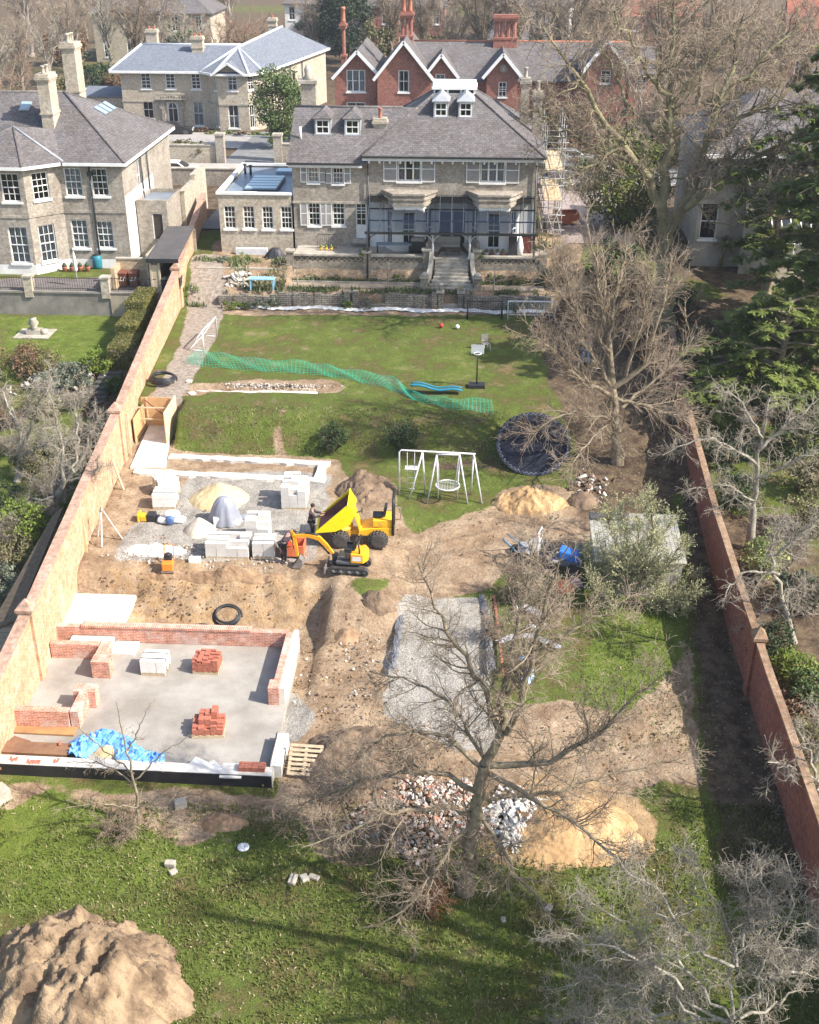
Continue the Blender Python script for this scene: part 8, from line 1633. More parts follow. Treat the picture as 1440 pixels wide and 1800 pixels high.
# --- far gardens: leafless trees and evergreens beyond the road
def backdrop():
 rng=random.Random(77);protos=[]
 def proto(seed,h,spread,bk,tw,upr):
  r=np.random.default_rng(seed);b=np.zeros(3);L=[([b,b+[.1,.1,h*.25],b+[0,.2,h*.45]],.02*h+.05,.015*h)]
  for i in range(9):
   a=i*.7+r.uniform(-.3,.3);s=spread*r.uniform(.5,1);z0=h*r.uniform(.22,.45);L.append(([[0,0,z0],[s*.4*math.cos(a),s*.4*math.sin(a),z0+(h-z0)*.45],[s*math.cos(a),s*math.sin(a),h*r.uniform(.75,1.02)]],.012*h,.02))
  t=tree('bare_tree','x',(0,0,0),L,[dict(dens=2.2,length=h*.18,ang=(25,60),seg=5,wob=.16,up=upr,rr=.5,rmin=.028),dict(dens=3.0,length=h*.09,ang=(25,60),seg=3,wob=.2,up=.02,rr=.6,rmin=.019,on=[0,1]),dict(dens=2.4,length=h*.05,ang=(25,60),seg=2,wob=.2,up=.0,rr=.6,rmin=.017)],bk,tw,seed,.1);return t
 protos=[proto(401,12,4.5,BK_GREY,TWG,.06),proto(402,14,5.5,BK_OAK,TW,.04),proto(403,10,3.5,BK_PALE,TWP,.05),proto(404,9,5.0,BK_OAK,M('russet_twig',(0.33,0.21,0.14),(0.22,0.14,0.095),rough=.9),.05)]
 spots=[]
 for px,Y,k,s in((20,150,2,1.0),(60,158,0,.9),(110,165,2,1.0),(30,135,3,.9),(150,172,0,1.1),(215,185,2,1.25),(262,168,1,1.05),(300,180,0,1.0),(345,172,2,1.0),(400,178,3,1.0),(445,185,3,1.0),(480,178,3,.9),(520,165,3,.8),(560,200,0,1.0),(690,190,1,1.0),(740,180,1,1.1),(790,175,0,1.1),(840,170,1,1.2),(895,172,1,1.15),(940,165,0,1.2),(985,150,1,1.2),(1040,160,1,1.2),(1090,165,0,1.1),(1150,150,1,1.2),(1215,160,1,1.1),(1280,150,0,1.1),(1340,140,1,1.1),(1400,150,0,1.1),(1440,130,1,1.0),(85,205,0,1.2),(180,230,1,1.2),(330,225,1,1.2),(420,240,0,1.2),(640,250,1,1.2),(880,240,0,1.3),(1000,220,1,1.3),(1130,230,0,1.3),(1230,220,1,1.3),(1390,225,1,1.2),(1010,118,3,.9),(1130,116,0,.85),(1300,112,1,.8)):
  spots.append((px,Y,k,s))
 what=('grey leafless tree','brown leafless tree','pale slender leafless tree','low russet leafless tree')
 lm=((0,'at the top left edge'),(190,'behind the left chimneys'),(270,'behind the slate roofed house'),(520,'between the slate roof and the dark yew'),(680,'behind the red chimneys'),(960,'right of the chimney cluster'),(1150,'behind the great bare tree'),(1330,'at the top right edge'))
 used={}
 for i,(px,Y,k,s)in enumerate(spots):
  x=V(px,300,Y)[0];zb=ht(x,Y)-.2;where=[w_ for a,w_ in lm if px>=a][-1];dist='near the road'if Y<145 else 'in the far gardens'if Y<200 else 'on the skyline row'
  lab='%s %s %s'%(what[k],where,dist);t=protos[k]
  if k not in used:used[k]=t;t.location=(x,Y,zb);t.scale=(s,)*3;t['label']=lab;t['group']='leafless trees beyond the road'
  else:c=copy_tree(t,(x,Y,zb),rng.uniform(0,6.28),lab,scale=s*rng.uniform(.92,1.08));c['group']='leafless trees beyond the road'
 ev=((EVG,'mid green'),(YEW,'dark'),(OLIVE,'olive'),(RUST,'brown'))
 for i,(px,Y,w_,h,k)in enumerate(((130,150,5,5,2),(170,152,4,7,1),(100,145,6,4,2),(60,142,6,4,3),(25,142,5,5,2),(190,168,5,4,0),(220,165,5,3,3),(320,176,6,8,1),(350,200,8,6,0),(415,176,5,4,3),(515,150,3.5,5,0),(535,132,4,3,3),(575,128,3,4,2),(665,190,7,8,2),(760,185,8,7,2),(830,180,7,6,3),(900,178,8,6,2),(985,115,5,4,1),(1030,112,6,4,3),(1100,120,6,5,1),(1180,118,6,5,2),(1250,128,7,5,1),(1060,175,9,8,1),(1350,130,7,5,2),(1200,190,9,7,3),(460,200,8,5,2),(580,220,10,9,1),(250,215,9,6,2),(700,240,12,9,2),(1000,110,5,3,3),(1420,118,7,6,1),(140,195,8,6,3))):
  x=V(px,250,Y)[0];where=[q for a,q in lm if px>=a][-1];bush('garden_evergreen','%s garden bush %s, %s'%(ev[k][1],where,'close to the road'if Y<136 else 'in the gardens beyond'if Y<180 else 'in the far row'),(x,Y,ht(x,Y)-.1),w_/2,w_/2,h/2,ev[k][0],500+k,3000,.34,60,'bush','garden bushes beyond the road',rng.uniform(0,6),key='ev%d'%k)
backdrop()
# --- litter and grass tufts (nobody could count them)
def ground_cover():
 rng=np.random.default_rng(5)
 def scatter(name,label,n,box,size,mat,cond=None,stand=0.0):
  x=rng.uniform(box[0],box[1],n);y=rng.uniform(box[2],box[3],n)
  keep=(x>wl(y)+.2)&(x<wr(y)-.15)&~((x<-6.0)&(y>29.6)&(y<43))
  if cond is not None:keep&=cond(x,y)
  x,y=x[keep],y[keep];c=np.stack([x,y,HT(x,y)+0.03],1)
  if stand:
   m=len(c);a=rng.uniform(0,6.28,m);d=np.stack([np.cos(a),np.sin(a),np.zeros(m)],1);s=rng.uniform(.5,1.4,m)[:,None]*size;c[:,2]-=.04;ln=rng.normal(size=(m,3))*.35;ln[:,2]=1
   v=np.stack([c-d*s*.3,c+d*s*.3,c+ln*s*stand],1).reshape(-1,3);f=np.arange(3*m).reshape(m,3)
  else:v,f=leaf_quads(c,size,rng,.75)
  o=put(name,mesh_np(name,v,f,mat,False));tag(o,label,name.replace('_',' '),None,'stuff')
 pn=lambda s,sc,th:(lambda x,y:vfbm(x*sc,y*sc,s)>th)
 scatter('dead_leaves','dead pale leaves strewn over the grass and the muddy track',9000,(-17,12,19.5,55),.075,M('dead_leaf',(0.42,0.34,0.23),(0.27,0.19,0.11),rough=.9,scale=9),lambda x,y:((vfbm(x*.35,y*.35,3)>.02)&(y<31))|(x>5.5))
 scatter('grass_tufts','tufts of rough grass in the lower garden',70000,(-17,11,19.2,30.5),.075,leafm('grass_blade',(0.15,0.175,0.045),(0.085,0.1,0.024)),lambda x,y:vfbm(x*.5,y*.5,8)>-.12,1.5)
 scatter('bank_grass','rough grass tufts on the bank and right hand garden',45000,(-15,10,31,57),.075,MATS['grass_blade'],lambda x,y:((y>54.2)&(x<3))|((x>4.5)&(x<9.3)&(y>33)&(y<42.5)),1.4)
 scatter('bed_planting','mixed low planting filling the beds below the terrace',9000,(-12.2,5,74.3,77.1),.16,leafm('bed_green',(0.14,0.17,0.06),(0.06,0.08,0.03)),lambda x,y:((y<75.2)|(y>76.4))&(vfbm(x*.8,y*.8,17)>-.08),1.6)
 scatter('pond_planting','low planting in the raised bed by the orange wall and around the path',3000,(-19,-12.4,73.5,78.5),.16,MATS['bed_green'],lambda x,y:vfbm(x*.7,y*.7,19)>.02,1.6)
 scatter('dry_grass','dry straw coloured grass among the green',30000,(-17,11,19.2,57),.07,M('straw',(0.4,0.34,0.19),(0.26,0.21,0.11),rough=.9,scale=4),lambda x,y:(((y<30.5)|(y>54.2))&(vfbm(x*.4,y*.4,21)>0.0)),1.4)
ground_cover()
# --- play equipment, furniture, cars, scaffold
def kit(name,label,cat,loc,rz,parts,group=None):
 t=local(empty(name,(0,0,0),label,cat,group))
 for nm,mt,shapes in parts:
  b=MB()
  for s in shapes:
   if s[0]=='b':b.box(*s[1:])
   elif s[0]=='t':b.tube(s[1],s[2],7)
   elif s[0]=='l':b.lathe(*s[1:])
   elif s[0]=='r':b.bar(*s[1:])
  b.build(nm,mt,t)
 t.location=loc;t.rotation_euler=(0,0,rz);return t
def net(name,grid,mat,wd,parent=None,label=None,cat=None):
 g=np.array(grid,float);n,m=g.shape[:2];V_,F_=[],[]
 def rib(p,q,side):
  d=q-p;s=np.cross(d,side);l=np.linalg.norm(s);s=s/l*wd/2 if l>1e-9 else np.array([wd/2,0,0]);k=len(V_);V_.extend([p-s,q-s,q+s,p+s]);F_.append((k,k+1,k+2,k+3))
 for i in range(n):
  for j in range(m):
   nn=np.cross(g[min(i+1,n-1),j]-g[max(i-1,0),j],g[i,min(j+1,m-1)]-g[i,max(j-1,0)])
   if i<n-1:rib(g[i,j],g[i+1,j],nn)
   if j<m-1:rib(g[i,j],g[i,j+1],nn)
 V_=np.array(V_);o0=V_[0].copy()if parent is None else np.zeros(3);o=put(name,mesh_np(name,V_-o0,np.array(F_),mat,False),parent,tuple(o0)if parent is None else(0,0,0))
 if label:tag(o,label,cat,None,'thing')
 return o
def quadgrid(a,b,c,d,n,m):
 a,b,c,d=map(np.array,(a,b,c,d));return[[(a*(1-u)+b*u)*(1-v)+(d*(1-u)+c*u)*v for v in np.linspace(0,1,m)]for u in np.linspace(0,1,n)]
GNET=M('green_plastic_net',(0.03,0.36,0.22),(0.02,0.28,0.17),rough=.5);WNET=M('white_net',(.6,.6,.6),(.5,.5,.5));BNET=M('dark_net',(.03,.032,.035),(.02,.022,.024))
def play():
 a=gp(938,836,1.8);t=local(empty('trampoline',(0,0,0),'big round black trampoline lying tilted on the bank by the hornbeam','trampoline'));r=1.83;b=MB()
 n=40;A_=np.linspace(0,2*math.pi,n+1)[:-1];cir=lambda q,z:[(q*math.cos(x),q*math.sin(x),z)for x in A_]
 b.add(cir(1.7,.02)+[(0,0,-.03)],[(i,(i+1)%n,n)for i in range(n)]);b.build('jumping_mat',M('trampoline_mat',(.016,.018,.028),(.022,.024,.034),rough=.8,scale=1.5,spec=.08),t)
 b=MB();b.tube(cir(r,0),.04,7,closed=True);b.build('frame',BLK,t);b=MB();b.add(cir(1.7,.03)+cir(1.88,.04),[(i,n+i,n+(i+1)%n,(i+1)%n)for i in range(n)]);b.build('edge_pad',M('faded_navy',(.04,.045,.07),(.03,.033,.05),rough=.85,spec=.08),t)
 b=MB();k=96;P=[((1.7 if i%2 else 1.82)*math.cos(i/k*6.2832),(1.7 if i%2 else 1.82)*math.sin(i/k*6.2832),.07)for i in range(k)];b.tube(P,.012,4,closed=True);b.build('lacing',M('pale_cord',(.36,.37,.4),(.28,.29,.31)),t)
 t.location=(a[0],a[1]+r*.84,a[2]+r*.56);t.rotation_euler=(math.radians(34),0,0)
 base=gp(784,890,1.6);t=empty('swing_set',base,'pale steel double swing frame with round nest swing and rope ladder','swing set');T=.04
 def A(px,pyb,top,dy=.9):
  f=gp(px,pyb,1.6);f2=(2*top[0]-f[0]+0,top[1]+(top[1]-f[1]),0);f2=(top[0]+(top[0]-f[0])*.2,f2[1],ht(top[0],f2[1]))
  for q in(f,f2):b=MB();b.tube([q,top],T,7);b.build('leg',GALV,t)
 Yt=base[1]+.75;tops=[V3(743,794,Yt),V3(833,798,Yt)];A(720,878,tops[0]);A(847,885,tops[1])
 yi=base[1]+.45;ti=[V3(768,799,yi),V3(808,799,yi)];A(751,885,ti[0]);A(822,886,ti[1])
 l=V3(702,791,Yt);b=MB();b.tube([(l[0],l[1],ht(l[0],l[1])),(l[0],l[1],l[2]-.1),(l[0]+.1,l[1],l[2]),V3(836,798,Yt)],T,7);b.build('top_rail',GALV,t);b=MB();b.tube([ti[0],ti[1]],T,7);b.build('top_rail',GALV,t)
 c=V3(787,853,yi);b=MB();b.tube([(c[0]+.56*math.cos(x),c[1]+.56*math.sin(x),c[2])for x in A_],.035,6,closed=True);N=b.build('nest_seat',GALV,t)
 net('nest_net',[[(c[0]-base[0]+u*.52,c[1]-base[1]+v*math.sqrt(max(0,1-u*u))*.52,c[2]-base[2]-.05)for v in np.linspace(-1,1,9)]for u in np.linspace(-.99,.99,9)],M('grey_rope',(.42,.41,.38),(.34,.33,.3)),.03,N)
 b=MB()
 for s in(-1,1):
  for q in(-.4,.4):b.tube([(c[0]+s*.35,c[1]+q,c[2]),(c[0]+s*.5,yi,ti[0][2])],.012,4)
 b.build('rope',MATS['grey_rope'],t)
 b=MB();x=V3(716,800,Yt)[0];z0=ht(x,Yt)+.3
 for s in(0,.35):b.tube([(x+s,Yt,z0),(x+s,Yt,tops[0][2])],.012,4)
 for i in range(5):b.tube([(x,Yt,z0+.1+i*.3),(x+.35,Yt,z0+.1+i*.3)],.018,5)
 b.box(x-.1,x+.55,Yt-.2,Yt+.2,z0+1.2,z0+1.24);b.build('rope_ladder',GALV,t)
 def goal(lab,p,rz,w,h,d,mt,nm):
  t=local(empty('football_goal',(0,0,0),lab,'goal','football goals on the lawn'));
  b=MB();b.tube([(-w/2,0,0),(-w/2,0,h),(w/2,0,h),(w/2,0,0)],.05,7);b.build('goal_frame',mt,t);b=MB();b.tube([(-w/2,0,h),(-w/2,d,.03),(w/2,d,.03),(w/2,0,h)],.03,6)
  for s in(-1,1):b.tube([(s*w/2,0,.03),(s*w/2,d,.03)],.03,6)
  b.build('back_frame',mt,t);net('net',quadgrid((-w/2,0,h),(w/2,0,h),(w/2,d,.03),(-w/2,d,.03),22,14),nm,.012,t);t.location=(p[0],p[1],ht(p[0],p[1]));t.rotation_euler=(0,0,rz)
 goal('white football goal seen end on at the left edge of the lawn',G(370,603,3.05),math.radians(84),2.6,1.25,.9,WHITE,WNET);goal('white football goal facing down the lawn at its far right',G(934,562,3.05),0.0,3.0,1.25,1.0,WHITE,WNET);goal('low black pop up goal by the stone wall on the right',G(852,560,3.05),.05,2.2,1.2,.8,BLK,BNET)
 bot=[(325,640),(375,645),(450,652),(540,657),(600,664),(680,682),(730,704),(790,718),(866,726)];top=[(345,616),(376,620),(450,632),(540,636),(600,648),(690,662),(725,690),(790,701),(864,702)]
 B=resample([G3(*q,3.04)for q in bot],90);P=[]
 for i in range(90):
  u=i/89*8;j=min(int(u),7);f=u-j;py=top[j][1]*(1-f)+top[j+1][1]*f;px=top[j][0]*(1-f)+top[j+1][0]*f;hh=max(.25,.75*(1-.5*i/89));q=G3(px,py,3.0+hh*.6);
  P.append([(B[i][0]*(1-v)+q[0]*v,B[i][1]*(1-v)+q[1]*v,3.04+hh*.6*v**.7+.06*math.sin(i*.7+v*5))for v in np.linspace(0,1,11)])
 net('green_netting',P,GNET,.022,None,'bright green plastic netting sagging across the middle of the lawn','netting')
 a=G3(767,690,3.05);TEAL=M('teal_plastic',(.03,.22,.3),(.025,.18,.25),rough=.4);t=empty('play_slide',a,'teal plastic slide lying on the lawn behind the green netting','slide');b=MB();L_=[(a[0]-1.4+2.8*u,a[1],a[2]+.1+.28*(1-u)+.08*math.sin(u*9))for u in np.linspace(0,1,16)]
 for p,q in zip(L_[:-1],L_[1:]):b.quad((p[0],p[1]-.2,p[2]),(q[0],q[1]-.2,q[2]),(q[0],q[1]+.2,q[2]),(p[0],p[1]+.2,p[2]))
 b.build('chute',TEAL,t)
 for s in(-.21,.21):b=MB();b.tube([(p[0],p[1]+s,p[2]+.07)for p in L_],.045,6);b.build('side_rail',TEAL,t)
 a=G3(838,680,3.0);kit('basketball_stand','thin black basketball stand on the lawn behind the slide','basketball hoop',a,0,[('base',BLK,[('b',-.45,.45,-.3,.3,0,.18)]),('pole',BLK,[('t',[(0,0,.1),(0,0,2.2)],.04)]),('backboard',M('clear_board',(.5,.52,.54),(.42,.44,.46),rough=.3),[('b',-.35,.35,-.2,-.17,2.0,2.5)]),('hoop',M('hoop_white',(.7,.7,.7),(.6,.6,.6)),[('t',[(.2*math.cos(x),-.4+.2*math.sin(x),2.08)for x in A_[::3]]+[(.2,-.4,2.08)],.02)])])
 a=G3(854,616,3.0);kit('garden_chair','grey folding chair standing alone on the lawn','chair',a,.4,[('seat',STEEL,[('b',-.22,.22,-.22,.22,.42,.45)]),('backrest',STEEL,[('b',-.22,.22,.2,.23,.5,.95)])]+[('leg',GALV,[('t',[(x,y,0),(x*.8,y*.8,.42)],.02)])for x in(-.22,.22)for y in(-.22,.22)])
 for px,py,m_,lab in((776,576,M('red_ball',(.55,.05,.03),(.45,.04,.03),rough=.5),'red ball lying on the lawn'),(804,578,WHITE,'white football lying on the lawn right of the red ball')):
  a=G3(px,py,3.03);b=MB();b.lathe(a,[(.14*math.sin(q),.14-.14*math.cos(q))for q in np.linspace(.1,3.04,9)],14);o=b.build('ball',m_,origin=a);tag(o,lab,'ball',None,'thing')
play()
def terrace_things():
 z=5.425;CUSH=M('taupe_cushion',(.42,.37,.3),(.35,.3,.25));WICK=M('brown_wicker',(.16,.12,.09),(.1,.075,.06));CLO=M('black_cover',(.03,.03,.034),(.045,.045,.05),rough=.5,bump=.5,bscale=5);POT=TERRA
 for x,y,rz,w in((-1.9,79.5,0,2.2),(-.1,79.0,-1.3,1.6),(-2.6,78.6,1.4,1.4)):kit('garden_sofa','taupe cushioned wicker garden sofa under the veranda, %s'%{0:'against the house',-1.3:'on its right side',1.4:'at the left of the group'}[rz],'sofa',(x,y,z),rz,[('base',WICK,[('b',-w/2,w/2,-.4,.4,0,.32)]),('seat',CUSH,[('b',-w/2+.03,w/2-.03,-.4,.25,.325,.47)]),('backrest',CUSH,[('b',-w/2+.03,w/2-.03,.26,.42,.325,.85)])],'garden sofas under the veranda')
 kit('garden_table','low dark garden table between the taupe sofas','table',(-1.3,78.3,z),.2,[('tabletop',WICK,[('b',-.5,.5,-.3,.3,.38,.43)])]+[('leg',WICK,[('b',x-.03,x+.03,y-.03,y+.03,0,.378)])for x in(-.44,.44)for y in(-.25,.25)])
 SLB=M('slate_blue_top',(.2,.26,.3),(.16,.21,.25),rough=.5);kit('table_tennis_table','long grey blue table behind the left part of the terrace parapet','table',(-5.3,78.2,z),0,[('tabletop',SLB,[('b',-1.2,1.2,-.35,.35,.7,.74)])]+[('leg',IRON,[('b',x-.03,x+.03,-.3,.3,0,.698)])for x in(-1.1,1.1)])
 kit('barbecue','black barbecue with red bottle under the left bay','barbecue',(-3.7,78.7,z),0,[('cabinet',BLK,[('b',-.6,.6,-.3,.3,.1,.85)]),('lid',STEEL,[('b',-.45,.45,-.28,.28,.853,1.05)]),('gas_bottle',M('red_bottle',(.5,.05,.04),(.4,.04,.03)),[('l',(.75,0,0),[(.12,0),(.13,.4),(.06,.5)],10)])])
 kit('covered_furniture','tall dark covered furniture at the right end of the veranda','covered furniture',(2.9,78.6,z),0,[('cover',CLO,[('b',-.45,.1,-.3,.3,0,1.25)]),('white_bundle',WHITE,[('l',(.3,-.1,0),[(.2,0),(.26,.5),(.14,1.15),(.05,1.3)],10)])]);kit('cabinet','dark red cabinet at the right end of the veranda','cabinet',(3.6,79.2,z),0,[('carcass',M('dark_red_wood',(.15,.04,.03),(.1,.03,.025)),[('b',-.4,.4,-.25,.25,0,1.2)]),('worktop',WICK,[('b',-.43,.43,-.28,.28,1.202,1.24)])])
 for i,x in enumerate((.95,1.3,1.7,2.05)):kit('plant_pot','terracotta pot in the row behind the right parapet','pot',(x,77.95,z),0,[('pot',POT if i%2 else WHITE,[('l',(0,0,0),[(.11,0),(.16,.28),(.17,.32),(.13,.3)],10)]),('plant',OLIVE,[('l',(0,0,.3),[(.12,0),(.16,.1),(.06,.25)],7)])],'pots behind the right parapet')
 for i,x in enumerate((-10.35,-10.0,-9.65)):kit('plant_pot','small yellow pot by the black railing on the left terrace','pot',(x,79.0,z),0,[('pot',M('yellow_pot',(.6,.36,.06),(.5,.3,.05)),[('l',(0,0,0),[(.08,0),(.12,.2),(.1,.19)],10)]),('plant',LIME,[('l',(0,0,.2),[(.08,0),(.1,.08),(.03,.2)],7)])],'yellow pots on the left terrace')
 kit('area_railing','small black railing standing on the left terrace against the villa','railing',(-10,79.4,z),0,[('railing',IRON,[('r',(-.65,0,1.0),(.65,0,1.0),.04),('r',(-.65,0,.1),(.65,0,.1),.03)]+[('r',(-.65+i*.13,0,0),(-.65+i*.13,0,1.0),.02)for i in range(11)])])
 m=MB();m.prism([(-18.6,76.8),(-12.5,76.8),(-12.6,80.1),(-18.9,80.1)],4.2,4.72);o=m.build('patio_paving',MATS['terrace_flags']);tag(o,kind='structure')
 m=MB();m.prism([(-12.2,75.25),(4.8,75.25),(4.8,76.3),(-12.2,76.3)],3.5,3.96);o=m.build('garden_path',M('dusty_path',(.36,.29,.21),(.27,.21,.15),rough=.95,scale=2.5));tag(o,kind='structure')
 b=MB();b.box(-12.1,-3.4,76.32,76.42,3.6,4.05);o=b.build('bed_edging',STONE,origin=(-8,76.4,3.9));tag(o,'low stone edging along the flower bed under the terrace','edging',None,'thing')
 g=gp(468,455,4.7);sheet_over('covered_barbecue','lumpy black cover over a barbecue on the small patio','covered barbecue',g[0]+.6,g[1]+.3,.85,.5,.85,CLO,4,.5,.08,4.73);kit('trough','pale low trough against the extension wall behind the black cover','trough',(-15.3,79.8,4.73),0,[('trough',GALV,[('b',-1.1,1.1,-.2,.2,0,.55)])])
 a=G3(462,508,4.0);kit('blue_table','pale blue table standing on the path below the small patio','table',(a[0],a[1],3.98),0,[('tabletop',M('pale_blue_paint',(.2,.45,.62),(.3,.52,.66),rough=.5),[('b',-.85,.85,-.32,.32,.72,.77)])]+[('leg',MATS['pale_blue_paint'],[('b',x-.04,x+.04,y-.04,y+.04,0,.718)])for x in(-.75,.75)for y in(-.25,.25)])
 rubble('rock_edging','rough pale rocks edging the raised pond bed',385,445,505,470,.5,90,[(C_LITE,3),(STONE,3)],88,.5)
 a=G3(62,588,2.5);kit('stone_birdbath','weathered stone urn on a square slab in the neighbouring lawn','garden ornament',(a[0],a[1],2.52),0,[('slab',STONE,[('b',-1.1,1.1,-.9,.9,0,.06)]),('pedestal',STONE,[('b',-.45,.45,-.3,.3,.062,.35),('l',(0,0,.35),[(.3,0),(.18,.15),(.34,.4),(.2,.62),(.24,.7)],12)]),('small_urn',STONE,[('l',(.65,-.1,.06),[(.2,0),(.22,.3),(.1,.34)],10)])])
 a=G3(137,502,4.06);kit('folded_parasol','folded cream parasol standing in the paved yard','parasol',a,0,[('pole',GALV,[('t',[(0,0,0),(0,0,2.3)],.025)]),('canopy',CREAM,[('l',(0,0,.9),[(.05,0),(.14,.2),(.1,1.0),(.03,1.4)],9)])])
 a=G3(173,473,4.06);kit('water_butt','blue green water butt against the bay house wall','water butt',a,0,[('barrel',M('teal_butt',(.03,.2,.25),(.025,.16,.2),rough=.5),[('l',(0,0,0),[(.28,0),(.33,.3),(.33,.7),(.29,1.0)],14)]),('lid',BLK,[('l',(0,0,1.0),[(.3,0),(.1,.06)],14)])])
 for px,lab in((115,'terracotta pot nearest the bay'),(128,'terracotta pot second from the bay'),(142,'dark pot beside the folded parasol'),(155,'clay pot right of the parasol')):a=G3(px,478,4.06);kit('yard_pot',lab+' in the paved yard','pot',a,0,[('pot',POT,[('l',(0,0,0),[(.14,0),(.2,.34),(.21,.4),(.16,.38)],10)]),('plant',HOLLY,[('l',(0,0,.36),[(.12,0),(.18,.1),(.05,.3)],7)])])
 for i in range(9):a=G3(196-i*5.2,655+i*8.5,2.4-i*.16);b=MB();b.box(a[0]-.6,a[0]+.6,a[1]-.2,a[1]+.25,a[2]-.3,a[2]+.04);o=b.build('garden_step',M('dark_stone',(.1,.095,.085),(.065,.06,.055)),origin=a);tag(o,'one of the dark stone steps descending through the left rockery','step','dark steps in the left garden','thing')
 rubble('rockery_stones','stones of the rockery bank in the left garden',20,190,700,640,.5,160,[(STONE,3),(C_LITE,2)],90,.5)
terrace_things()
def scaffold():
 SCT=M('dull_scaffold_tube',(.42,.41,.39),(.3,.29,.27),rough=.5)
 t=empty('scaffold_tower',(5.3,84,5),'tube scaffold with board lifts standing against the right side of the villa','scaffold')
 for x in(4.75,6.0):
  for y in(80.4,82.6,84.8,87.0):b=MB();b.tube([(x,y,ht(x,y)),(x,y,13.2+(y%1))],.028,6);b.build('standard',SCT,t)
 for z in(6.6,7.6,8.6,9.6,10.6,11.6,12.4):
  b=MB()
  for x in(4.75,6.0):b.tube([(x,80.0,z),(x,87.4,z)],.028,6)
  for y in(80.4,82.6,84.8,87.0):b.tube([(4.5,y,z+.08),(6.25,y,z+.08)],.028,6)
  b.build('ledger',SCT,t)
 for z in(8.7,10.7):b=MB();[b.box(4.82+i*.24,5.04+i*.24,80.2,87.2,z,z+.04)for i in range(5)];b.build('deck_boards',TIMBER,t)
 for s in(0,1):b=MB();b.tube([(4.75+s*1.25,80.35,5.2),(6.0-s*1.25,80.35,8.6)],.03,6);b.build('brace',SCT,t)
 b=MB();[b.tube([(5.1+q,80.1,5.2),(5.1+q,81.2,10.9)],.025,5)for q in(0,.4)];[b.tube([(5.1,80.1+1.1*i/18,5.2+5.7*i/18),(5.5,80.1+1.1*i/18,5.2+5.7*i/18)],.018,4)for i in range(19)];b.build('ladder',TIMBER,t)
 kit('builders_skip','rusty orange box skip beside the scaffold foot','skip',(6.9,88.0,ht(6.9,88)+.02),.1,[('skip_body',M('rust_orange',(.5,.17,.09),(.4,.13,.07)),[('b',-.9,.9,-.6,-.54,.1,.9),('b',-.9,.9,.54,.6,.1,.9),('b',-.9,-.84,-.54,.54,.1,.9),('b',.84,.9,-.54,.54,.1,.9),('b',-.84,.84,-.54,.54,.1,.16)])])
scaffold()
def car(lab,loc,rz,mt):
 t=local(empty('parked_car',(0,0,0),lab,'car'));W=.86
 def shell(nm,lo,hi,w0,w1,m_):
  n=len(lo);b=MB();P=[(x,-w,z)for(x,z),w in zip(lo,w0)]+[(x,w,z)for(x,z),w in zip(lo,w0)];b.add(P,[tuple(range(n)),tuple(range(2*n-1,n-1,-1))]+[(i,n+i,n+(i+1)%n,(i+1)%n)for i in range(n)]);return b.build(nm,m_,t,.05,recalc=True)
 shell('body',[(-2.1,.3),(2.1,.3),(2.15,.55),(2.0,.78),(1.0,.93),(-1.75,.98),(-2.12,.8)],None,[W]*7,None,mt)
 shell('cabin',[(1.05,.92),(.35,1.4),(-1.1,1.43),(-1.75,.97)],None,[.78,.62,.62,.76],None,mt)
 for s in(-1,1):b=MB();b.add([(.85,s*.765,.98),(.3,s*.645,1.34),(-1.05,s*.645,1.37),(-1.5,s*.76,1.0)],[(0,1,2,3)if s<0 else(3,2,1,0)]);b.build('side_window',DARKIN,t)
 b=MB();b.add([(1.1,-.68,.95),(1.1,.68,.95),(.42,.55,1.4),(.42,-.55,1.4)],[(0,1,2,3)]);b.build('windscreen',DARKIN,t)
 for x in(-1.3,1.3):
  for y in(-.8,.8):wheel(t,x,y,.31,.31,.2)
 for s in(-1,1):b=MB();b.box(2.05,2.16,s*.6-.18,s*.6+.18,.58,.72);b.build('headlight',WHITE,t);b=MB();b.box(-2.15,-2.06,s*.62-.15,s*.62+.15,.68,.82);b.build('tail_light',TERRA,t)
 t.location=loc;t.rotation_euler=(0,0,rz)
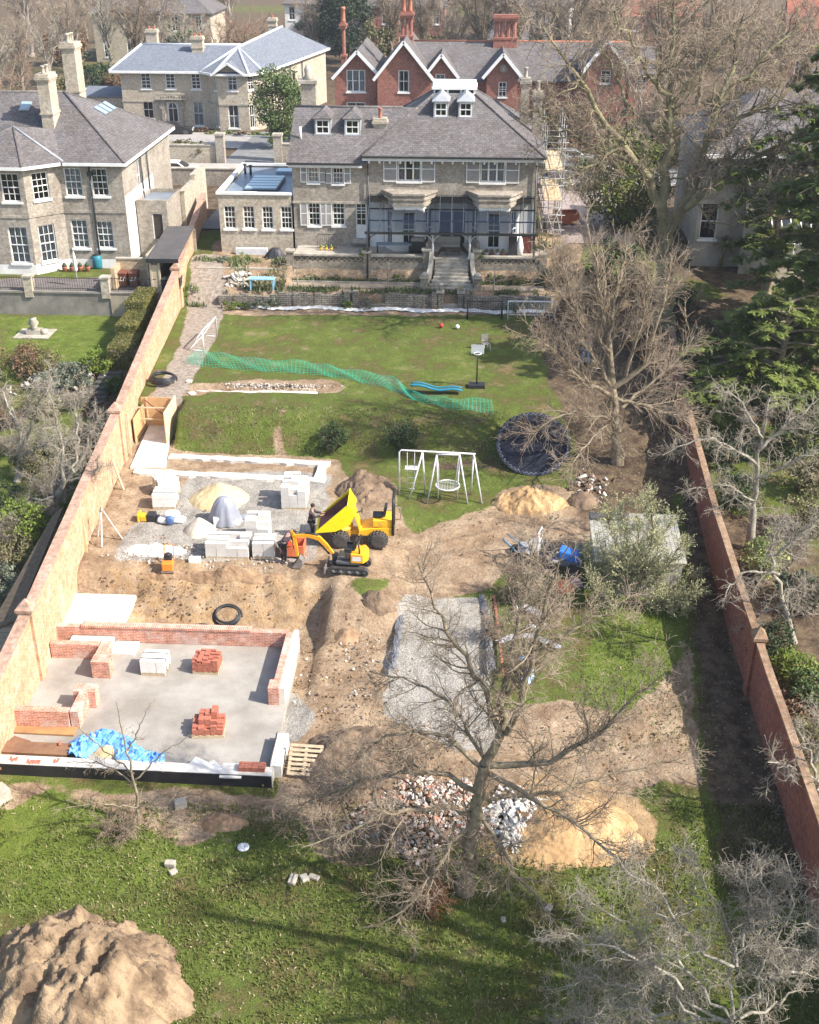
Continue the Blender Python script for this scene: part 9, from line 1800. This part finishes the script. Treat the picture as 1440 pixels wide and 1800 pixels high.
def cars():
 SIL=M('silver_car',(.42,.43,.44),(.36,.37,.38),rough=.25,metal=.4,spec=.5);BLC=M('black_car',(.015,.015,.018),(.02,.02,.022),rough=.2,spec=.5);GRC=M('grey_car',(.1,.105,.115),(.08,.085,.09),rough=.25,spec=.5)
 a=G3(302,236,3.3);car('black car parked on the drive before the arched front door',(a[0]+.3,a[1],3.2),.15,BLC);car('white car on the road behind the low brick wall',(-26.6,105.6,4.6),0,WHITE);a=G3(1005,290,5.3)
 car('silver car parked on the drive right of the scaffold',(a[0],a[1],5.3),.1,SIL);a=G3(1000,318,5.4);car('dark grey car parked in front of the silver car',(a[0]+.4,a[1],5.4),.15,GRC);car('pale car half hidden by the glossy laurel',(a[0]+3.0,a[1]-1.0,5.4),.3,WHITE)
 a=G3(545,118,3.0);t=kit('green_garage','dark teal timber garage with a grey gabled roof left of the dark yew','garage',(a[0],165,3),0,[('wall',M('teal_paint',(.02,.13,.13),(.015,.1,.1)),[('b',-2.1,2.1,0,5,0,5.2)]),('door',M('teal_door',(.02,.16,.16),(.015,.13,.13)),[('b',-1.6,1.6,-.05,-.01,0,3.6)])]);b=MB();off=ROOTLOC[t.name]=(0,0,0);slopes(b,[[(-2.5,-.4,5.1),(0,-.4,7.4),(0,5.4,7.4),(-2.5,5.4,5.1)],[(2.5,-.4,5.1),(2.5,5.4,5.1),(0,5.4,7.4),(0,-.4,7.4)]],.12);b.build('roof',SLATE,t)
 a=V3(545,205,116);kit('tall_pier','tall brick pier with stone cap and a lamp post beside the round evergreen','pier',(a[0],116,3.9),0,[('pier',GAULT,[('b',-.7,.7,-.6,.6,0,7.4)]),('pier_cap',STONE,[('b',-.9,.9,-.8,.8,7.402,7.7),('l',(0,0,7.7),[(.6,0),(.35,.4),(.4,.9),(.2,1.3)],10)])])
cars()
# --- people
def skin_mesh(name,V_,E_,R_,mat,parent,sub=2):
 me=bpy.data.meshes.new(name);me.from_pydata(V_,E_,[]);o=bpy.data.objects.new(name,me);COL.objects.link(o);md=o.modifiers.new('s','SKIN');md.use_smooth_shade=True
 if not me.skin_vertices:return o
 for i,r in enumerate(R_):sv=me.skin_vertices[0].data[i];sv.radius=(r,r)if not hasattr(r,'__len__')else r;sv.use_root=(i==0)
 o.modifiers.new('u','SUBSURF').levels=sub;bpy.context.view_layer.update();ev=o.evaluated_get(bpy.context.evaluated_depsgraph_get());m2=bpy.data.meshes.new_from_object(ev);bpy.data.objects.remove(o);m2.name=name;m2.materials.clear();m2.materials.append(mat);m2.polygons.foreach_set('use_smooth',[True]*len(m2.polygons));return put(name,m2,parent)
SKINM=M('skin',(.48,.28,.2),(.42,.24,.17),rough=.6)
def person(lab,loc,rz,J,top,legs,hairm,boots,bare_arms=False):
 t=empty('person',loc,lab,'person',None,rz);v=lambda q:Vector(q);N_=['pel','bel','che','nec','hed','top']+[a+s for s in 'LR'for a in('sho','elb','wri','hip','kne','ank','toe')]
 rad=dict(pel=(.15,.12),bel=(.135,.11),che=(.155,.12),nec=.055,hed=(.078,.09),top=(.06,.07),sho=.06,elb=.042,wri=.03,hip=.085,kne=.058,ank=.04,toe=.035)
 V_=[v(J[k])for k in N_];ix={k:i for i,k in enumerate(N_)};E_=[(0,1),(1,2),(2,3),(3,4),(4,5)];R_=[rad[k[:3]]for k in N_]
 for s in 'LR':E_+=[(2,ix['sho'+s]),(ix['sho'+s],ix['elb'+s]),(ix['elb'+s],ix['wri'+s]),(0,ix['hip'+s]),(ix['hip'+s],ix['kne'+s]),(ix['kne'+s],ix['ank'+s]),(ix['ank'+s],ix['toe'+s])]
 nose=v(J['hed'])+v(J['face'])*.1-Vector((0,0,.01));V_.append(nose);R_.append(.014);E_.append((4,len(V_)-1))
 for s in 'LR':
  w_=v(J['wri'+s]);d=(w_-v(J['elb'+s])).normalized();sd=d.cross(Vector((0,0,1)));sd=sd.normalized()if sd.length>.1 else Vector((1,0,0));pm=w_+d*.07;V_.append(pm);R_.append((.036,.02));k=len(V_)-1;E_.append((ix['wri'+s],k))
  for q,L in((-.03,.06),(-.01,.075),(.01,.07),(.03,.055)):
   a=pm+sd*q+d*.03;c=a+d*L*.6;e=c+d*L*.3-d.cross(sd)*.02;b0=len(V_);V_+=[a,c,e];R_+=[.011,.009,.007];E_+=[(k,b0),(b0,b0+1),(b0+1,b0+2)]
  b0=len(V_);V_+=[w_+d*.03+sd*.045,w_+d*.075+sd*.065];R_+=[.012,.009];E_+=[(ix['wri'+s],b0),(b0,b0+1)]
 skin_mesh('body',V_,E_,R_,SKINM,t,1)
 def cloth(nm,keys,mat,add,sub=2):
  kk=[k for k in keys];iv={k:i for i,k in enumerate(kk)};E2=[(iv[N_[a]],iv[N_[b]])for a,b in E_ if a<len(N_)and b<len(N_)and N_[a]in iv and N_[b]in iv];R2=[tuple(x+add for x in(rad[k[:3]]if hasattr(rad[k[:3]],'__len__')else(rad[k[:3]],)*2))for k in kk];skin_mesh(nm,[v(J[k])for k in kk],E2,R2,mat,t,sub)
 cloth('jacket',['pel','bel','che','shoL','shoR','elbL','elbR']+([]if bare_arms else['wriL','wriR']),top,.022);cloth('trousers',['pel','hipL','hipR','kneL','kneR','ankL','ankR'],legs,.02)
 for s in 'LR':cloth('boot',['ank'+s,'toe'+s],boots,.018,1)
 b=MB();c=v(J['hed'])+(v(J['top'])-v(J['hed'])).normalized()*.045-v(J['face'])*.018;b.lathe(tuple(c),[(.105*math.cos(q),.1*math.sin(q))for q in np.linspace(-.35,1.5,7)],14);h=b.build('hair',hairm,None);h.parent=t
 for s in(-1,1):f=v(J['face']).normalized();sd=f.cross(Vector((0,0,1))).normalized()if abs(f.z)<.95 else Vector((1,0,0));p=v(J['hed'])+f*.088+sd*s*.032+Vector((0,0,.02));b=MB();b.lathe(tuple(p),[(.004,-.01),(.012,0),(.004,.01)],6);e=b.build('eye',BLK,None);e.parent=t
 return t
def J_(**k):
 b=dict(pel=(0,0,.95),bel=(0,0,1.08),che=(0,0,1.32),nec=(0,0,1.5),hed=(0,.01,1.62),top=(0,0,1.72),face=(0,1,0),shoL=(-.19,0,1.42),shoR=(.19,0,1.42),elbL=(-.25,.03,1.13),elbR=(.25,.03,1.13),wriL=(-.24,.14,.9),wriR=(.24,.14,.9),hipL=(-.1,0,.88),hipR=(.1,0,.88),kneL=(-.11,.04,.49),kneR=(.11,.04,.49),ankL=(-.12,0,.09),ankR=(.12,0,.09),toeL=(-.13,.17,.04),toeR=(.13,.17,.04));b.update(k);return b
BLACKC=M('black_workwear',(.025,.023,.024),(.04,.037,.037),rough=.9);DKP=M('dark_plum_fleece',(.075,.05,.06),(.05,.035,.042),rough=.9);CAPM=M('dark_cap',(.04,.028,.025),(.03,.022,.02));BOOTM=M('dusty_boot',(.2,.16,.12),(.12,.095,.07));PALEB=M('pale_blue_cloth',(.45,.5,.6),(.38,.42,.52));DEN=M('faded_denim',(.3,.35,.45),(.22,.26,.34));BRH=M('brown_hair',(.07,.045,.03),(.05,.033,.022))
def people():
 a=gp(549,946,1.5);person('worker in dark cap and black overalls standing at the tipped dumper skip',a,-math.pi/2,J_(elbL=(-.24,.2,1.2),elbR=(.24,.2,1.2),wriL=(-.16,.46,1.22),wriR=(.16,.46,1.25),che=(0,.04,1.32),nec=(0,.06,1.5),hed=(0,.1,1.61),top=(0,.1,1.72),face=(0,.95,-.3)),DKP,BLACKC,CAPM,BLACKC)
 a=gp(499,988,1.5);person('bending worker in dark top and shorts reaching down beside the orange stillage',a,-.75,J_(bel=(0,.12,1.02),che=(0,.34,1.16),nec=(0,.5,1.22),hed=(0,.6,1.22),top=(0,.69,1.28),face=(0,.6,-.8),shoL=(-.19,.42,1.2),shoR=(.19,.42,1.2),elbL=(-.22,.5,.93),elbR=(.22,.5,.93),wriL=(-.15,.6,.7),wriR=(.15,.6,.7),kneL=(-.13,.1,.5),kneR=(.13,.02,.49)),DKP,BLACKC,BRH,BOOTM,True)
 a=gp(1030,641,3.0);person('person in pale blue top and faded jeans walking in the shade of the hornbeam',a,.6,J_(kneL=(-.1,.16,.5),ankL=(-.1,.12,.1),toeL=(-.1,.28,.06),ankR=(.1,-.16,.1),toeR=(.1,0,.05),kneR=(.1,-.02,.5)),PALEB,DEN,BRH,BOOTM)
people()
def haze():
 b=MB();b.box(-460,460,-40,460,-2.5,29.5);m=bpy.data.materials.new('thin_air');m.use_nodes=True;nt=m.node_tree;nt.nodes.remove(nt.nodes['Principled BSDF']);p=nt.nodes.new('ShaderNodeVolumePrincipled');p.inputs['Color'].default_value=(.86,.9,.95,1);p.inputs['Density'].default_value=0.0003;p.inputs['Anisotropy'].default_value=.3;nt.links.new(p.outputs[0],nt.nodes['Material Output'].inputs['Volume'])
 o=b.build('haze',m,uv=False);tag(o,kind='stuff')
haze()
